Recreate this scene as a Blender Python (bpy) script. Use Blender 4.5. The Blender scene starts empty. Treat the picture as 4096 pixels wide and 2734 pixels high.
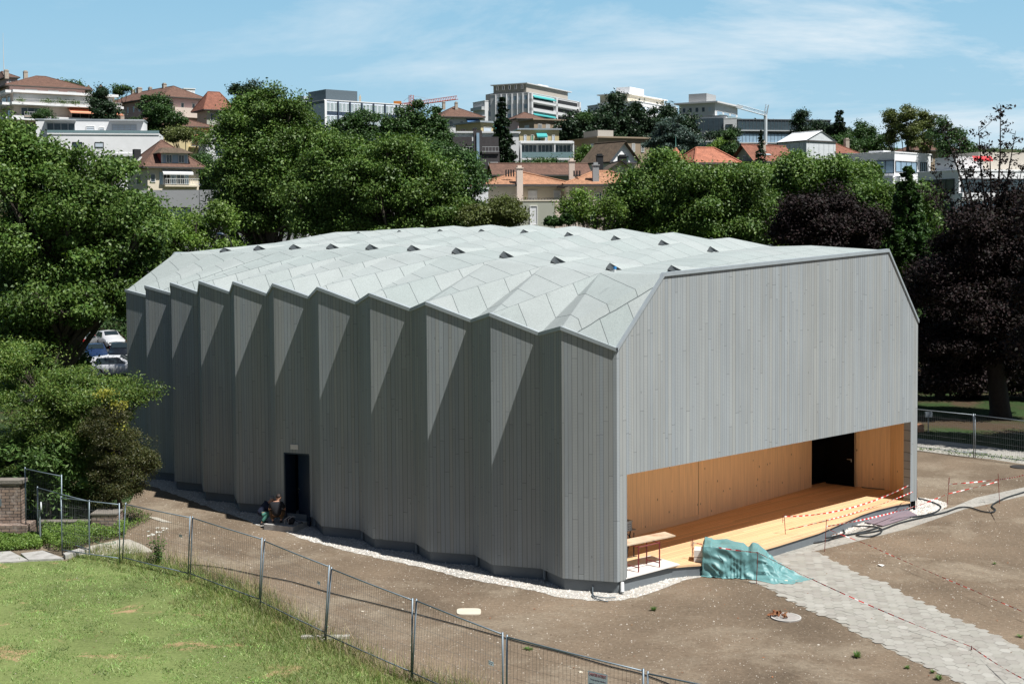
import bpy, bmesh, math, random
import numpy as np
from mathutils import Vector, Matrix, Euler
random.seed(7); RNG = np.random.default_rng(7)
scene = bpy.context.scene
COL = scene.collection
R_ = math.radians
# ------------------------------------------------------------------ camera
F = 5234.9; PITCH = .0452; ROLL = -.0069; PPY = 1151.1; HC = 10.35
cam = bpy.data.cameras.new('camera'); camo = bpy.data.objects.new('camera', cam); COL.objects.link(camo)
camo.location = (0, 0, HC)
camo.rotation_euler = (Euler((math.pi/2 - PITCH, 0, 0)).to_matrix() @ Matrix.Rotation(ROLL, 3, 'Z')).to_euler()
cam.lens = F/4096*36; cam.sensor_width = 36; cam.shift_y = (PPY-1367)/4096
cam.clip_end = 5000; cam.clip_start = .5
scene.camera = camo
# ------------------------------------------------------------------ light
SUN_EL, SUN_AZ = R_(60.5), R_(-37)          # azimuth from +X, counter-clockwise
SUNV = Vector((math.cos(SUN_EL)*math.cos(SUN_AZ), math.cos(SUN_EL)*math.sin(SUN_AZ), math.sin(SUN_EL)))
sl = bpy.data.lights.new('sun', 'SUN'); so = bpy.data.objects.new('sun', sl); COL.objects.link(so)
sl.energy = 5.0; sl.angle = R_(.53); sl.color = (1, .975, .935)
so.rotation_euler = SUNV.to_track_quat('Z', 'Y').to_euler(); so.location = (30, -30, 80)
w = bpy.data.worlds.new('World'); scene.world = w; w.use_nodes = True
nt = w.node_tree; nt.nodes.clear()
def N(t, typ, **k):
    n = t.nodes.new(typ)
    for a, b in k.items():
        if a == 'i':
            for q, v in b.items(): n.inputs[q].default_value = v
        else: setattr(n, a, b)
    return n
out = N(nt, 'ShaderNodeOutputWorld'); bg = N(nt, 'ShaderNodeBackground', i={'Strength': .05})
sky = N(nt, 'ShaderNodeTexSky', sky_type='NISHITA', sun_disc=False, sun_elevation=SUN_EL, sun_rotation=R_(128), altitude=400, air_density=1.0, dust_density=.6, ozone_density=1.5)
tc = N(nt, 'ShaderNodeTexCoord')
# thin cirrus and small cumulus drawn by direction on the sky itself
mp = N(nt, 'ShaderNodeMapping', i={'Scale': (3.2, 3.2, 14), 'Rotation': (0, R_(5), 0)})
n1 = N(nt, 'ShaderNodeTexNoise', i={'Scale': 1.3, 'Detail': 8, 'Roughness': .62, 'Distortion': .35})
r1 = N(nt, 'ShaderNodeValToRGB'); r1.color_ramp.elements[0].position = .49; r1.color_ramp.elements[1].position = .70
sep = N(nt, 'ShaderNodeSeparateXYZ')
gx = N(nt, 'ShaderNodeMapRange', i={1: -.45, 2: .38, 3: .12, 4: 1.0})
mm = N(nt, 'ShaderNodeMath', operation='MULTIPLY')
m2 = N(nt, 'ShaderNodeMath', operation='MULTIPLY', i={1: .85})
mx = N(nt, 'ShaderNodeMixRGB', i={2: (13.2, 14.4, 15.2, 1)})
L = nt.links.new
L(tc.outputs['Generated'], mp.inputs[0]); L(mp.outputs[0], n1.inputs['Vector']); L(n1.outputs['Fac'], r1.inputs[0])
L(tc.outputs['Generated'], sep.inputs[0]); L(sep.outputs['X'], gx.inputs[0])
L(r1.outputs[0], mm.inputs[0]); L(gx.outputs[0], mm.inputs[1]); L(mm.outputs[0], m2.inputs[0]); L(m2.outputs[0], mx.inputs[0])
# horizon haze painted brighter ahead of the camera; dim sky behind keeps walls dark
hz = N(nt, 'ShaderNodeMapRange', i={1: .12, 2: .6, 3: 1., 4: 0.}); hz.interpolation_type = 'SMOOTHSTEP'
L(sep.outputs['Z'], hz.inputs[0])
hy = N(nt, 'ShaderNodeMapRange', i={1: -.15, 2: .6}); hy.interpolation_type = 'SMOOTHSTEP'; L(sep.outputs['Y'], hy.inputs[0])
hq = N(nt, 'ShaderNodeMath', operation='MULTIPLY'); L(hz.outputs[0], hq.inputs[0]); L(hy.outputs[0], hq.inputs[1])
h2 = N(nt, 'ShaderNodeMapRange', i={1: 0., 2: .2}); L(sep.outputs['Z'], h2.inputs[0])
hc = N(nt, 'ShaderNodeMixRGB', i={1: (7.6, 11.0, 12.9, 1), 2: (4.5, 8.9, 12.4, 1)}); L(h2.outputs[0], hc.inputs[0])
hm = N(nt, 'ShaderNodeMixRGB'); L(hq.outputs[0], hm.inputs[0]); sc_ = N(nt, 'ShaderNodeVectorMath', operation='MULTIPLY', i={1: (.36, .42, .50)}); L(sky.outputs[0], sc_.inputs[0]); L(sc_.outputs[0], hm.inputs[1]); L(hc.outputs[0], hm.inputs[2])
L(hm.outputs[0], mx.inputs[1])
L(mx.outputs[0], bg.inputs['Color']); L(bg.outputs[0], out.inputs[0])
scene.view_settings.view_transform = 'Standard'; scene.view_settings.look = 'None'
scene.view_settings.exposure = .36; scene.view_settings.gamma = 1
scene.render.engine = 'CYCLES'
# ------------------------------------------------------------------ pixel -> world helpers (photo pixels, 4096 wide)
_c, _s = math.cos(PITCH), math.sin(PITCH); _cr, _sr = math.cos(ROLL), math.sin(ROLL)
PX = 4096/2349
def ray(u, v):
    a = u-2048; b = v-PPY
    x = a*_cr + b*_sr; y = -a*_sr + b*_cr
    xc = x/F; zc = -y/F
    return Vector((xc, _c + zc*_s, zc*_c - _s))
def onz(u, v, z=0.):
    d = ray(u, v); return Vector((0, 0, HC)) + d*((z-HC)/d.z)
def aty(u, v, Y):
    d = ray(u, v); return Vector((0, 0, HC)) + d*(Y/d.y)
def Z(ox, oy, x, y, k=2.2925): return (ox + x/k, oy + y/k)
# ------------------------------------------------------------------ materials
def mat(name, col, rough=.8, var=.12, vscale=3., bump=0., bscale=20., metal=0., spec=.5, stain=None, coord='Object', trans=0):
    m = bpy.data.materials.get(name)
    if m: return m
    m = bpy.data.materials.new(name); m.use_nodes = True; t = m.node_tree
    b = t.nodes['Principled BSDF']; b.inputs['Roughness'].default_value = rough; b.inputs['Metallic'].default_value = metal
    b.inputs['Specular IOR Level'].default_value = spec
    g = N(t, 'ShaderNodeTexCoord')
    n = N(t, 'ShaderNodeTexNoise', i={'Scale': vscale, 'Detail': 7, 'Roughness': .65})
    t.links.new(g.outputs[coord], n.inputs['Vector'])
    r = N(t, 'ShaderNodeMapRange', i={1: .25, 2: .75, 3: 1-var, 4: 1+var})
    t.links.new(n.outputs['Fac'], r.inputs[0])
    mu = N(t, 'ShaderNodeVectorMath', operation='SCALE', i={0: col[:3]})
    t.links.new(r.outputs[0], mu.inputs['Scale']); src = mu.outputs[0]
    if stain:
        n2 = N(t, 'ShaderNodeTexNoise', i={'Scale': stain[1], 'Detail': 6})
        t.links.new(g.outputs[coord], n2.inputs['Vector'])
        r2 = N(t, 'ShaderNodeValToRGB'); r2.color_ramp.elements[0].position = stain[2]; r2.color_ramp.elements[1].position = stain[2]+stain[3]
        t.links.new(n2.outputs['Fac'], r2.inputs[0])
        mx = N(t, 'ShaderNodeMixRGB', i={2: (*stain[0], 1)}); t.links.new(r2.outputs[0], mx.inputs[0]); t.links.new(src, mx.inputs[1]); src = mx.outputs[0]
    t.links.new(src, b.inputs['Base Color'])
    if bump:
        n3 = N(t, 'ShaderNodeTexNoise', i={'Scale': bscale, 'Detail': 8}); t.links.new(g.outputs[coord], n3.inputs['Vector'])
        bp = N(t, 'ShaderNodeBump', i={'Strength': bump, 'Distance': .05}); t.links.new(n3.outputs['Fac'], bp.inputs['Height']); t.links.new(bp.outputs[0], b.inputs['Normal'])
    return m
# ------------------------------------------------------------------ object helpers
class MB:
    """collects shapes in world coordinates, builds ONE mesh object"""
    def __init__(s): s.v = []; s.f = []; s.m = []; s.uv = []; s.cur = 0
    def poly(s, pts, uv=None):
        b = len(s.v); s.v += [tuple(p) for p in pts]; s.f.append(tuple(range(b, b+len(pts)))); s.m.append(s.cur)
        s.uv.append(uv if uv else [(0, 0)]*len(pts))
    def face(s, idx, uv=None): s.f.append(tuple(idx)); s.m.append(s.cur); s.uv.append(uv if uv else [(0, 0)]*len(idx))
    def obox(s, o, a, b, c):
        """box from corner o with edge vectors a,b,c"""
        o, a, b, c = Vector(o), Vector(a), Vector(b), Vector(c)
        if a.cross(b).dot(c) < 0: a, b = b, a
        i = len(s.v)
        s.v += [tuple(p) for p in (o, o+a, o+a+b, o+b, o+c, o+a+c, o+a+b+c, o+b+c)]
        for q in ((0, 3, 2, 1), (4, 5, 6, 7), (0, 1, 5, 4), (1, 2, 6, 5), (2, 3, 7, 6), (3, 0, 4, 7)): s.face([i+k for k in q])
    def box(s, x0, x1, y0, y1, z0, z1): s.obox((x0, y0, z0), (x1-x0, 0, 0), (0, y1-y0, 0), (0, 0, z1-z0))
    def tube(s, pts, r, n=6, r2=None, cap=True, uvrep=None):
        pts = [Vector(p) for p in pts]; i0 = len(s.v); L_ = 0; k = len(pts); acc = []
        rr = [r + (r2-r)*j/(k-1) if r2 is not None else r for j in range(k)] if not isinstance(r, (list, tuple)) else r
        for j, p in enumerate(pts):
            d = (pts[min(j+1, k-1)] - pts[max(j-1, 0)])
            if d.length < 1e-9: d = Vector((0, 0, 1))
            d.normalize(); u = d.cross(Vector((0, 0, 1)) if abs(d.z) < .95 else Vector((1, 0, 0))).normalized(); w_ = d.cross(u)
            if j: L_ += (p-pts[j-1]).length
            acc.append(L_)
            for q in range(n):
                a = 2*math.pi*q/n; s.v.append(tuple(p + (u*math.cos(a) + w_*math.sin(a))*rr[j]))
        for j in range(k-1):
            for q in range(n):
                a, b = i0+j*n+q, i0+j*n+(q+1) % n
                s.face((a, b, b+n, a+n), [(q/n, acc[j]), ((q+1)/n, acc[j]), ((q+1)/n, acc[j+1]), (q/n, acc[j+1])])
        if cap:
            s.face([i0+q for q in range(n)][::-1]); s.face([i0+(k-1)*n+q for q in range(n)])
    def prism(s, poly, z0, z1):
        i = len(s.v); n = len(poly)
        s.v += [(p[0], p[1], z0) for p in poly] + [(p[0], p[1], z1) for p in poly]
        s.face(range(i+n, i+2*n)); s.face(list(range(i, i+n))[::-1])
        for k in range(n): a, b = i+k, i+(k+1) % n; s.face((a, b, b+n, a+n))
    def build(s, name, mats, parent=None, smooth=False, root=None):
        me = bpy.data.meshes.new(name); off = Vector((0, 0, 0))
        if parent is not None:
            q = parent
            while q: off += q.location; q = q.parent
        o = bpy.data.objects.new(name, me)
        if parent is None and root is not None: off = Vector(root); o.location = off
        me.from_pydata([tuple(Vector(v)-off) for v in s.v], [], s.f)
        mats = mats if isinstance(mats, (list, tuple)) else [mats]
        for m in mats: me.materials.append(m)
        me.polygons.foreach_set('material_index', s.m)
        uvl = me.uv_layers.new(name='UVMap'); flat = [c for f in s.uv for q in f for c in q]
        uvl.data.foreach_set('uv', flat)
        if smooth: me.polygons.foreach_set('use_smooth', [True]*len(me.polygons))
        me.update(); COL.objects.link(o)
        if parent is not None: o.parent = parent
        return o
def tag(o, label=None, cat=None, group=None, kind=None):
    if label: o['label'] = label
    if cat: o['category'] = cat
    if group: o['group'] = group
    if kind: o['kind'] = kind
    return o
def empty(name, loc, label=None, cat=None, group=None):
    o = bpy.data.objects.new(name, None); o.empty_display_size = .3; o.location = loc; COL.objects.link(o)
    return tag(o, label, cat, group)
def npmesh(name, V, Fc, m, parent=None, loc=(0, 0, 0), nper=4):
    """fast mesh from numpy vertices (n,3) and faces (k,nper)"""
    me = bpy.data.meshes.new(name); V = np.asarray(V, np.float32); Fc = np.asarray(Fc, np.int32)
    me.vertices.add(len(V)); me.vertices.foreach_set('co', V.ravel())
    me.loops.add(Fc.size); me.loops.foreach_set('vertex_index', Fc.ravel())
    me.polygons.add(len(Fc)); me.polygons.foreach_set('loop_start', np.arange(len(Fc), dtype=np.int32)*nper)
    try: me.polygons.foreach_set('loop_total', np.full(len(Fc), nper, np.int32))
    except Exception: pass
    me.update(calc_edges=True); me.validate()
    for q in (m if isinstance(m, (list, tuple)) else [m]): me.materials.append(q)
    o = bpy.data.objects.new(name, me); o.location = loc; COL.objects.link(o)
    if parent is not None: o.parent = parent
    return o
def children(o): return [c for c in COL.objects if c.parent == o]
def copy_tree(o, parent=None, ch=None):
    c = o.copy(); COL.objects.link(c); c.parent = parent
    for k in children(o): copy_tree(k, c)
    return c
# ------------------------------------------------------------------ the folded timber hall
A0 = Vector((2.923, 36.604, 0)); WD = Vector((.739, .674, 0)).normalized(); AX = Vector((-WD.y, WD.x, 0))
def H(a, p, z): return A0 + AX*a + WD*p + Vector((0, 0, z))
CLAD = .35; LEN = 29.2; WID = 15.97
def tform(kind, uvscale=1):
    pass
# cladding: vertical boards, uv in metres (u along the wall, v = height)
def board_mat(name, base, bw, contrast, band=.0, bumpk=.5, knot=True):
    m = bpy.data.materials.new(name); m.use_nodes = True; t = m.node_tree; b = t.nodes['Principled BSDF']
    b.inputs['Roughness'].default_value = .75; b.inputs['Specular IOR Level'].default_value = .35
    uv = N(t, 'ShaderNodeUVMap'); sp = N(t, 'ShaderNodeSeparateXYZ'); t.links.new(uv.outputs[0], sp.inputs[0])
    def M(op, a, c=None, cl=False):
        n = N(t, 'ShaderNodeMath', operation=op); n.use_clamp = cl
        for k, q in enumerate((a, c)):
            if q is None: continue
            if isinstance(q, (int, float)): n.inputs[k].default_value = q
            else: t.links.new(q, n.inputs[k])
        return n.outputs[0]
    def noise(vec, sc, det=4, dist=0, ro=.6):
        n = N(t, 'ShaderNodeTexNoise', i={'Scale': sc, 'Detail': det, 'Roughness': ro, 'Distortion': dist}); t.links.new(vec, n.inputs['Vector']); return n.outputs['Fac']
    def comb(x, y, z=0.):
        n = N(t, 'ShaderNodeCombineXYZ')
        for k, q in enumerate((x, y, z)):
            if isinstance(q, (int, float)): n.inputs[k].default_value = q
            else: t.links.new(q, n.inputs[k])
        return n.outputs[0]
    # uneven board widths: warp u by a slow 1-D noise
    w1 = noise(comb(M('MULTIPLY', sp.outputs[0], 1.7), 3.3), 1, 1)
    u = M('ADD', M('DIVIDE', sp.outputs[0], bw), M('MULTIPLY', w1, 2.2))
    bi = M('FLOOR', u); fr = M('FRACT', u)
    wn = N(t, 'ShaderNodeTexWhiteNoise', noise_dimensions='1D'); t.links.new(bi, wn.inputs['W'])
    # boards come in lengths: second random per piece
    vj = M('DIVIDE', M('ADD', sp.outputs[1], M('MULTIPLY', wn.outputs['Value'], 17.)), 4.6); vi = M('FLOOR', vj); vf = M('FRACT', vj)
    wn2 = N(t, 'ShaderNodeTexWhiteNoise', noise_dimensions='2D'); t.links.new(comb(bi, vi), wn2.inputs['Vector'])
    gap = M('LESS_THAN', M('ABSOLUTE', M('SUBTRACT', fr, .5)), .455)       # 1 on board, 0 in the gap
    joint = M('GREATER_THAN', vf, .0025)
    on = M('MULTIPLY', gap, joint)
    gr = noise(comb(M('MULTIPLY', sp.outputs[0], 60.), M('MULTIPLY', sp.outputs[1], 1.6), M('MULTIPLY', wn2.outputs['Value'], 50)), 1, 5, .4)
    big = noise(comb(M('MULTIPLY', sp.outputs[0], .8), M('MULTIPLY', sp.outputs[1], .35)), 1, 5)
    tone = M('ADD', M('MULTIPLY', M('SUBTRACT', wn2.outputs['Value'], .5), contrast*1.6), M('ADD', M('MULTIPLY', M('SUBTRACT', gr, .5), contrast*1.5), M('MULTIPLY', M('SUBTRACT', big, .5), .22)))
    if band:   # saw-mark ribbing across some boards
        wv = M('SINE', M('MULTIPLY', sp.outputs[1], 150.)); some = M('GREATER_THAN', wn2.outputs['Value'], .55)
        tone = M('ADD', tone, M('MULTIPLY', M('MULTIPLY', wv, some), band))
    streak = noise(comb(M('MULTIPLY', sp.outputs[0], 2.2), M('MULTIPLY', sp.outputs[1], .16), 4.), 1, 6, .3, .7)
    foot = noise(comb(M('MULTIPLY', sp.outputs[0], 1.5), M('MULTIPLY', sp.outputs[1], 1.1), 9.), 1, 5)
    low = M('MULTIPLY', M('SUBTRACT', 1.0, M('DIVIDE', sp.outputs[1], 1.3), True), M('MULTIPLY', foot, .28))
    val = M('SUBTRACT', M('ADD', M('ADD', tone, 1.), M('MULTIPLY', M('SUBTRACT', streak, .5), .34 if knot is True else .1)), low if knot is True else 0.)
    if knot:
        vo = N(t, 'ShaderNodeTexVoronoi', i={'Scale': 1.0, 'Randomness': 1}); t.links.new(comb(M('MULTIPLY', sp.outputs[0], 2.6), M('MULTIPLY', sp.outputs[1], 1.1)), vo.inputs['Vector'])
        kn = M('LESS_THAN', vo.outputs['Distance'], .05)
        val = M('SUBTRACT', val, M('MULTIPLY', kn, .3 if knot is True else knot))
    val = M('MULTIPLY', val, M('ADD', M('MULTIPLY', on, .5), .5))
    tint = N(t, 'ShaderNodeMixRGB', i={1: (*base, 1), 2: (base[0]*1.06, base[1]*1.0, base[2]*.92, 1)}); t.links.new(wn.outputs['Value'], tint.inputs[0])
    sc = N(t, 'ShaderNodeVectorMath', operation='SCALE'); t.links.new(tint.outputs[0], sc.inputs[0]); t.links.new(val, sc.inputs['Scale'])
    t.links.new(sc.outputs[0], b.inputs['Base Color'])
    hgt = M('ADD', M('MULTIPLY', on, 1.), M('ADD', M('MULTIPLY', gr, .25), M('MULTIPLY', wn2.outputs['Value'], .35)))
    bp = N(t, 'ShaderNodeBump', i={'Strength': bumpk, 'Distance': .012}); t.links.new(hgt, bp.inputs['Height']); t.links.new(bp.outputs[0], b.inputs['Normal'])
    return m
M_clad = board_mat('grey_larch_boards', (.305, .34, .36), .125, .075, band=.07, bumpk=.6)
def roof_mat():
    m = bpy.data.materials.new('mineral_felt'); m.use_nodes = True; t = m.node_tree; b = t.nodes['Principled BSDF']
    b.inputs['Roughness'].default_value = .9; b.inputs['Specular IOR Level'].default_value = .2
    uv = N(t, 'ShaderNodeUVMap'); tcx = N(t, 'ShaderNodeTexCoord')
    nd = N(t, 'ShaderNodeTexNoise', i={'Scale': 2.5, 'Detail': 3}); t.links.new(uv.outputs[0], nd.inputs['Vector'])
    mxv = N(t, 'ShaderNodeMixRGB', blend_type='LINEAR_LIGHT', i={0: .02}); t.links.new(uv.outputs[0], mxv.inputs[1]); t.links.new(nd.outputs['Color'], mxv.inputs[2])
    br = N(t, 'ShaderNodeTexBrick', i={'Color1': (1, 1, 1, 1), 'Color2': (.90, .935, .93, 1), 'Mortar': (.30, .32, .33, 1), 'Scale': 1, 'Mortar Size': .012, 'Mortar Smooth': .25, 'Bias': 0, 'Brick Width': 1.0, 'Row Height': 2.58})
    br.offset = .37; t.links.new(mxv.outputs[0], br.inputs['Vector'])
    n1 = N(t, 'ShaderNodeTexNoise', i={'Scale': 30, 'Detail': 4, 'Roughness': .85}); t.links.new(tcx.outputs['Object'], n1.inputs['Vector'])
    n2 = N(t, 'ShaderNodeTexNoise', i={'Scale': .6, 'Detail': 5, 'Roughness': .6}); t.links.new(tcx.outputs['Object'], n2.inputs['Vector'])
    r1 = N(t, 'ShaderNodeMapRange', i={1: .25, 2: .75, 3: .74, 4: 1.26}); t.links.new(n1.outputs['Fac'], r1.inputs[0])
    r2 = N(t, 'ShaderNodeMapRange', i={1: .3, 2: .7, 3: .93, 4: 1.05}); t.links.new(n2.outputs['Fac'], r2.inputs[0])
    # faint dirt smears
    n3 = N(t, 'ShaderNodeTexNoise', i={'Scale': 1.4, 'Detail': 9, 'Roughness': .72, 'Distortion': .6}); t.links.new(tcx.outputs['Object'], n3.inputs['Vector'])
    r3 = N(t, 'ShaderNodeMapRange', i={1: .60, 2: .74, 3: 1., 4: .80}); t.links.new(n3.outputs['Fac'], r3.inputs[0])
    a = N(t, 'ShaderNodeMath', operation='MULTIPLY'); t.links.new(r1.outputs[0], a.inputs[0]); t.links.new(r2.outputs[0], a.inputs[1])
    a2 = N(t, 'ShaderNodeMath', operation='MULTIPLY'); t.links.new(a.outputs[0], a2.inputs[0]); t.links.new(r3.outputs[0], a2.inputs[1])
    base = N(t, 'ShaderNodeMixRGB', blend_type='MULTIPLY', i={0: 1, 1: (.375, .41, .405, 1)}); t.links.new(br.outputs['Color'], base.inputs[2])
    s = N(t, 'ShaderNodeVectorMath', operation='SCALE'); t.links.new(base.outputs[0], s.inputs[0]); t.links.new(a2.outputs[0], s.inputs['Scale']); t.links.new(s.outputs[0], b.inputs['Base Color'])
    bp = N(t, 'ShaderNodeBump', i={'Strength': .35, 'Distance': .02}); t.links.new(n1.outputs['Fac'], bp.inputs['Height']); t.links.new(bp.outputs[0], b.inputs['Normal'])
    return m
M_roof = roof_mat()
M_zinc = mat('zinc_flashing', (.42, .47, .50), .45, .08, 4, metal=.3)
M_plinth = mat('grey_plinth', (.15, .17, .185), .85, .12, 1.5, bump=.1)
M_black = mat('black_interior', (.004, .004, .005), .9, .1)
M_darkpl = mat('black_roof_vent', (.035, .045, .05), .7, .15, 8)
M_blue = mat('dark_blue_door_paint', (.012, .028, .055), .4, .1)
M_steel = mat('brushed_steel', (.55, .55, .52), .3, .05, metal=.9)
M_pipe = mat('grey_plastic_pipe', (.13, .16, .18), .5, .1)
def clt_mat(name, base, scale=1.):
    m = bpy.data.materials.new(name); m.use_nodes = True; t = m.node_tree; b = t.nodes['Principled BSDF']; b.inputs['Roughness'].default_value = .6
    uv = N(t, 'ShaderNodeUVMap'); mp = N(t, 'ShaderNodeMapping', i={'Scale': (14, .5, 1)}); t.links.new(uv.outputs[0], mp.inputs[0])
    n = N(t, 'ShaderNodeTexNoise', i={'Scale': 1, 'Detail': 6, 'Roughness': .65, 'Distortion': .5}); t.links.new(mp.outputs[0], n.inputs['Vector'])
    r = N(t, 'ShaderNodeMapRange', i={1: .3, 2: .7, 3: .82, 4: 1.12}); t.links.new(n.outputs['Fac'], r.inputs[0])
    mp2 = N(t, 'ShaderNodeMapping', i={'Scale': (4.5, 2.6, 1)}); t.links.new(uv.outputs[0], mp2.inputs[0])
    vo = N(t, 'ShaderNodeTexVoronoi', i={'Scale': 1, 'Randomness': 1}); t.links.new(mp2.outputs[0], vo.inputs['Vector'])
    k = N(t, 'ShaderNodeMapRange', i={1: .06, 2: .15, 3: .30, 4: 1}); t.links.new(vo.outputs['Distance'], k.inputs[0])
    wn = N(t, 'ShaderNodeTexWhiteNoise'); t.links.new(vo.outputs['Position'], wn.inputs['Vector'])
    g = N(t, 'ShaderNodeMath', operation='GREATER_THAN', i={1: .45}); t.links.new(wn.outputs['Value'], g.inputs[0])
    kk = N(t, 'ShaderNodeMath', operation='MAXIMUM'); t.links.new(k.outputs[0], kk.inputs[0]); t.links.new(g.outputs[0], kk.inputs[1])
    mu = N(t, 'ShaderNodeMath', operation='MULTIPLY'); t.links.new(r.outputs[0], mu.inputs[0]); t.links.new(kk.outputs[0], mu.inputs[1])
    s = N(t, 'ShaderNodeVectorMath', operation='SCALE', i={0: base}); t.links.new(mu.outputs[0], s.inputs['Scale']); t.links.new(s.outputs[0], b.inputs['Base Color'])
    return m
M_clt = clt_mat('spruce_panel', (.95, .70, .43))
M_deck = board_mat('larch_deck_boards', (.69, .465, .27), .12, .14, bumpk=.5, knot=.15)
M_ply = mat('plywood', (.58, .46, .33), .6, .25, 2.2, stain=((.42, .24, .15), 1.7, .5, .25))
M_white = mat('white_board', (.72, .70, .67), .6, .06, 4)

def bump(i): t = (i-6.5)/5.5; return 1-t*t
RIDGE = {1: (1.37, -.82, 7.53), 2: (3.90, -1.27, 7.83), 3: (6.47, -1.63, 8.08), 4: (9.07, -1.87, 8.27), 5: (11.75, -2.05, 8.40), 6: (14.42, -2.12, 8.45), 7: (17.09, -2.13, 8.45), 8: (19.82, -2.0, 8.40), 9: (22.51, -1.79, 8.26), 10: (25.26, -1.50, 8.06), 11: (27.95, -1.06, 7.80)}
VAL = {1: (2.57, -.53, 7.28), 2: (5.19, -.88, 7.56), 3: (7.73, -1.24, 7.81), 4: (10.37, -1.45, 7.93), 5: (13.11, -1.49, 8.02), 6: (15.80, -1.50, 8.03), 7: (18.49, -1.46, 8.01), 8: (21.23, -1.29, 7.91), 9: (24.0, -.97, 7.77), 10: (26.6, -.62, 7.55)}
C0 = (0, 0, 6.95); CE = (LEN, 0.05, 7.15)
KN = {0: (0, 2.0, 9.0)}
zk = [0, 8.98, 9.15, 9.29, 9.40, 9.48, 9.50, 9.51, 9.48, 9.42, 9.34]
pk = [0, 1.85, 1.95, 2.03, 2.08, 2.10, 2.10, 2.08, 2.03, 1.95, 1.85]
for i in range(1, 11): KN[i] = (2.42+2.58*(i-1), pk[i], zk[i])
KN[11] = (LEN, 1.95, 9.33)
MP_ = {i+1: (3.85+2.6*i, p, z-.18) for i, (p, z) in enumerate(zip((9.0, 9.4, 9.65, 9.73, 9.75, 9.7, 9.55, 9.3, 8.92, 8.47), (9.66, 9.88, 10.04, 10.18, 10.30, 10.33, 10.34, 10.31, 10.25, 10.17)))}
MP_[0] = (0, 8.6, 9.27); MP_[11] = (LEN, 8.3, 9.6)
CP = {i: (4.5+2.62*(i-1), 13.3-.6*bump(i), 9.62+.72*bump(i)) for i in range(1, 11)}; CP[0] = (0, 13.95, 9.5); CP[11] = (LEN, 14.0, 9.0)
CP = {i: (min(q[0], LEN) if i < 10 else (LEN-1.2 if i == 10 else LEN), q[1], q[2]) for i, q in CP.items()}
def lerp3(a, b, t): return tuple(a[k]+(b[k]-a[k])*t for k in range(3))
NP_, QP = {}, {}
for i in range(0, 11):
    q = lerp3(MP_[i], MP_[i+1], .58); NP_[i] = (q[0], q[1], q[2]+(.22 if 0 < i < 10 else .12))
    q = lerp3(CP[i], CP[i+1], .58); QP[i] = (q[0], q[1]-.5, q[2]+(.2 if 0 < i < 10 else .1))
hall = empty('timber_hall', A0, 'large folded grey timber theatre hall with a pale faceted roof', 'building')
# right side by half-turn symmetry
def turn(q): return (LEN-q[0], WID-q[1], q[2])
RR = {12-i: turn(q) for i, q in RIDGE.items()}; VR = {11-i: turn(q) for i, q in VAL.items()}   # indexed front to back
# --- roof
def uvof(q, sl=1.): return (q[0], q[1]*sl)
roof = MB()
def rf(*qs, sd=None, og=None):
    P = [H(*q) for q in qs]; sd_ = Vector(sd) if sd else WD
    n = (P[1]-P[0]).cross(P[2]-P[0])
    nn = n.normalized(); nn = nn if nn.z > 0 else -nn
    e1 = (sd_ - nn*sd_.dot(nn)).normalized(); e2 = nn.cross(e1)
    uv = []
    for (qa, qp, qz) in qs:
        if qp < 1.9: Lp = 2.42+(1.9-qp)*.47; sp_ = qp*1.28+.62
        else: Lp = 2.42+(qp-1.9)*.19; sp_ = 3.05+(qp-1.9)
        uu = qa-Lp; uv.append((sp_-.36*uu, uu))
    if n.z < 0: P = P[::-1]; uv = uv[::-1]
    roof.poly(P, uv)
# left slope
SD = (H(*KN[1])-H(*RIDGE[2])).normalized()
rf_ = rf
OG = [RIDGE[1]]
def rf(*q): rf_(*q, sd=SD, og=OG[0])
rf(C0, RIDGE[1], KN[0]); rf(RIDGE[1], KN[1], KN[0])
for i in range(1, 11):
    OG[0] = RIDGE[i]; rf(VAL[i], RIDGE[i], KN[i]); OG[0] = RIDGE[i+1]
    nxt = RIDGE[i+1]; kn = KN[i+1]
    rf(VAL[i], nxt, KN[i]); rf(nxt, kn, KN[i])
rf(RIDGE[11], CE, KN[11])
# top
SD = (H(*MP_[4])-H(*KN[4])).normalized(); OG[0] = KN[1]
for i in range(0, 11):
    rf(KN[i], KN[i+1], NP_[i]); rf(KN[i], NP_[i], MP_[i]); rf(KN[i+1], NP_[i], MP_[i+1])
    rf(MP_[i], NP_[i], QP[i]); rf(MP_[i], QP[i], CP[i]); rf(NP_[i], MP_[i+1], CP[i+1]); rf(NP_[i], CP[i+1], QP[i])
# right slope
CR = (0, WID, 6.9); CRE = (LEN, WID, 6.95)
redge = [CR]
for i in range(1, 12):
    redge.append(RR[i])
    if i < 11: redge.insert(len(redge), VR[i]) if VR[i][0] > RR[i][0] else redge.insert(len(redge)-1, VR[i])
redge.append(CRE)
top = []
for i in range(0, 12):
    top.append(CP[i])
    if i < 11: top.append(QP[i])
ia = ib = 0
while ia < len(redge)-1 or ib < len(top)-1:
    if ib >= len(top)-1 or (ia < len(redge)-1 and redge[ia+1][0] < top[ib+1][0]): rf(redge[ia], redge[ia+1], top[ib]); ia += 1
    else: rf(redge[ia], top[ib+1], top[ib]); ib += 1
roof.build('roof', M_roof, hall)
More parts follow.
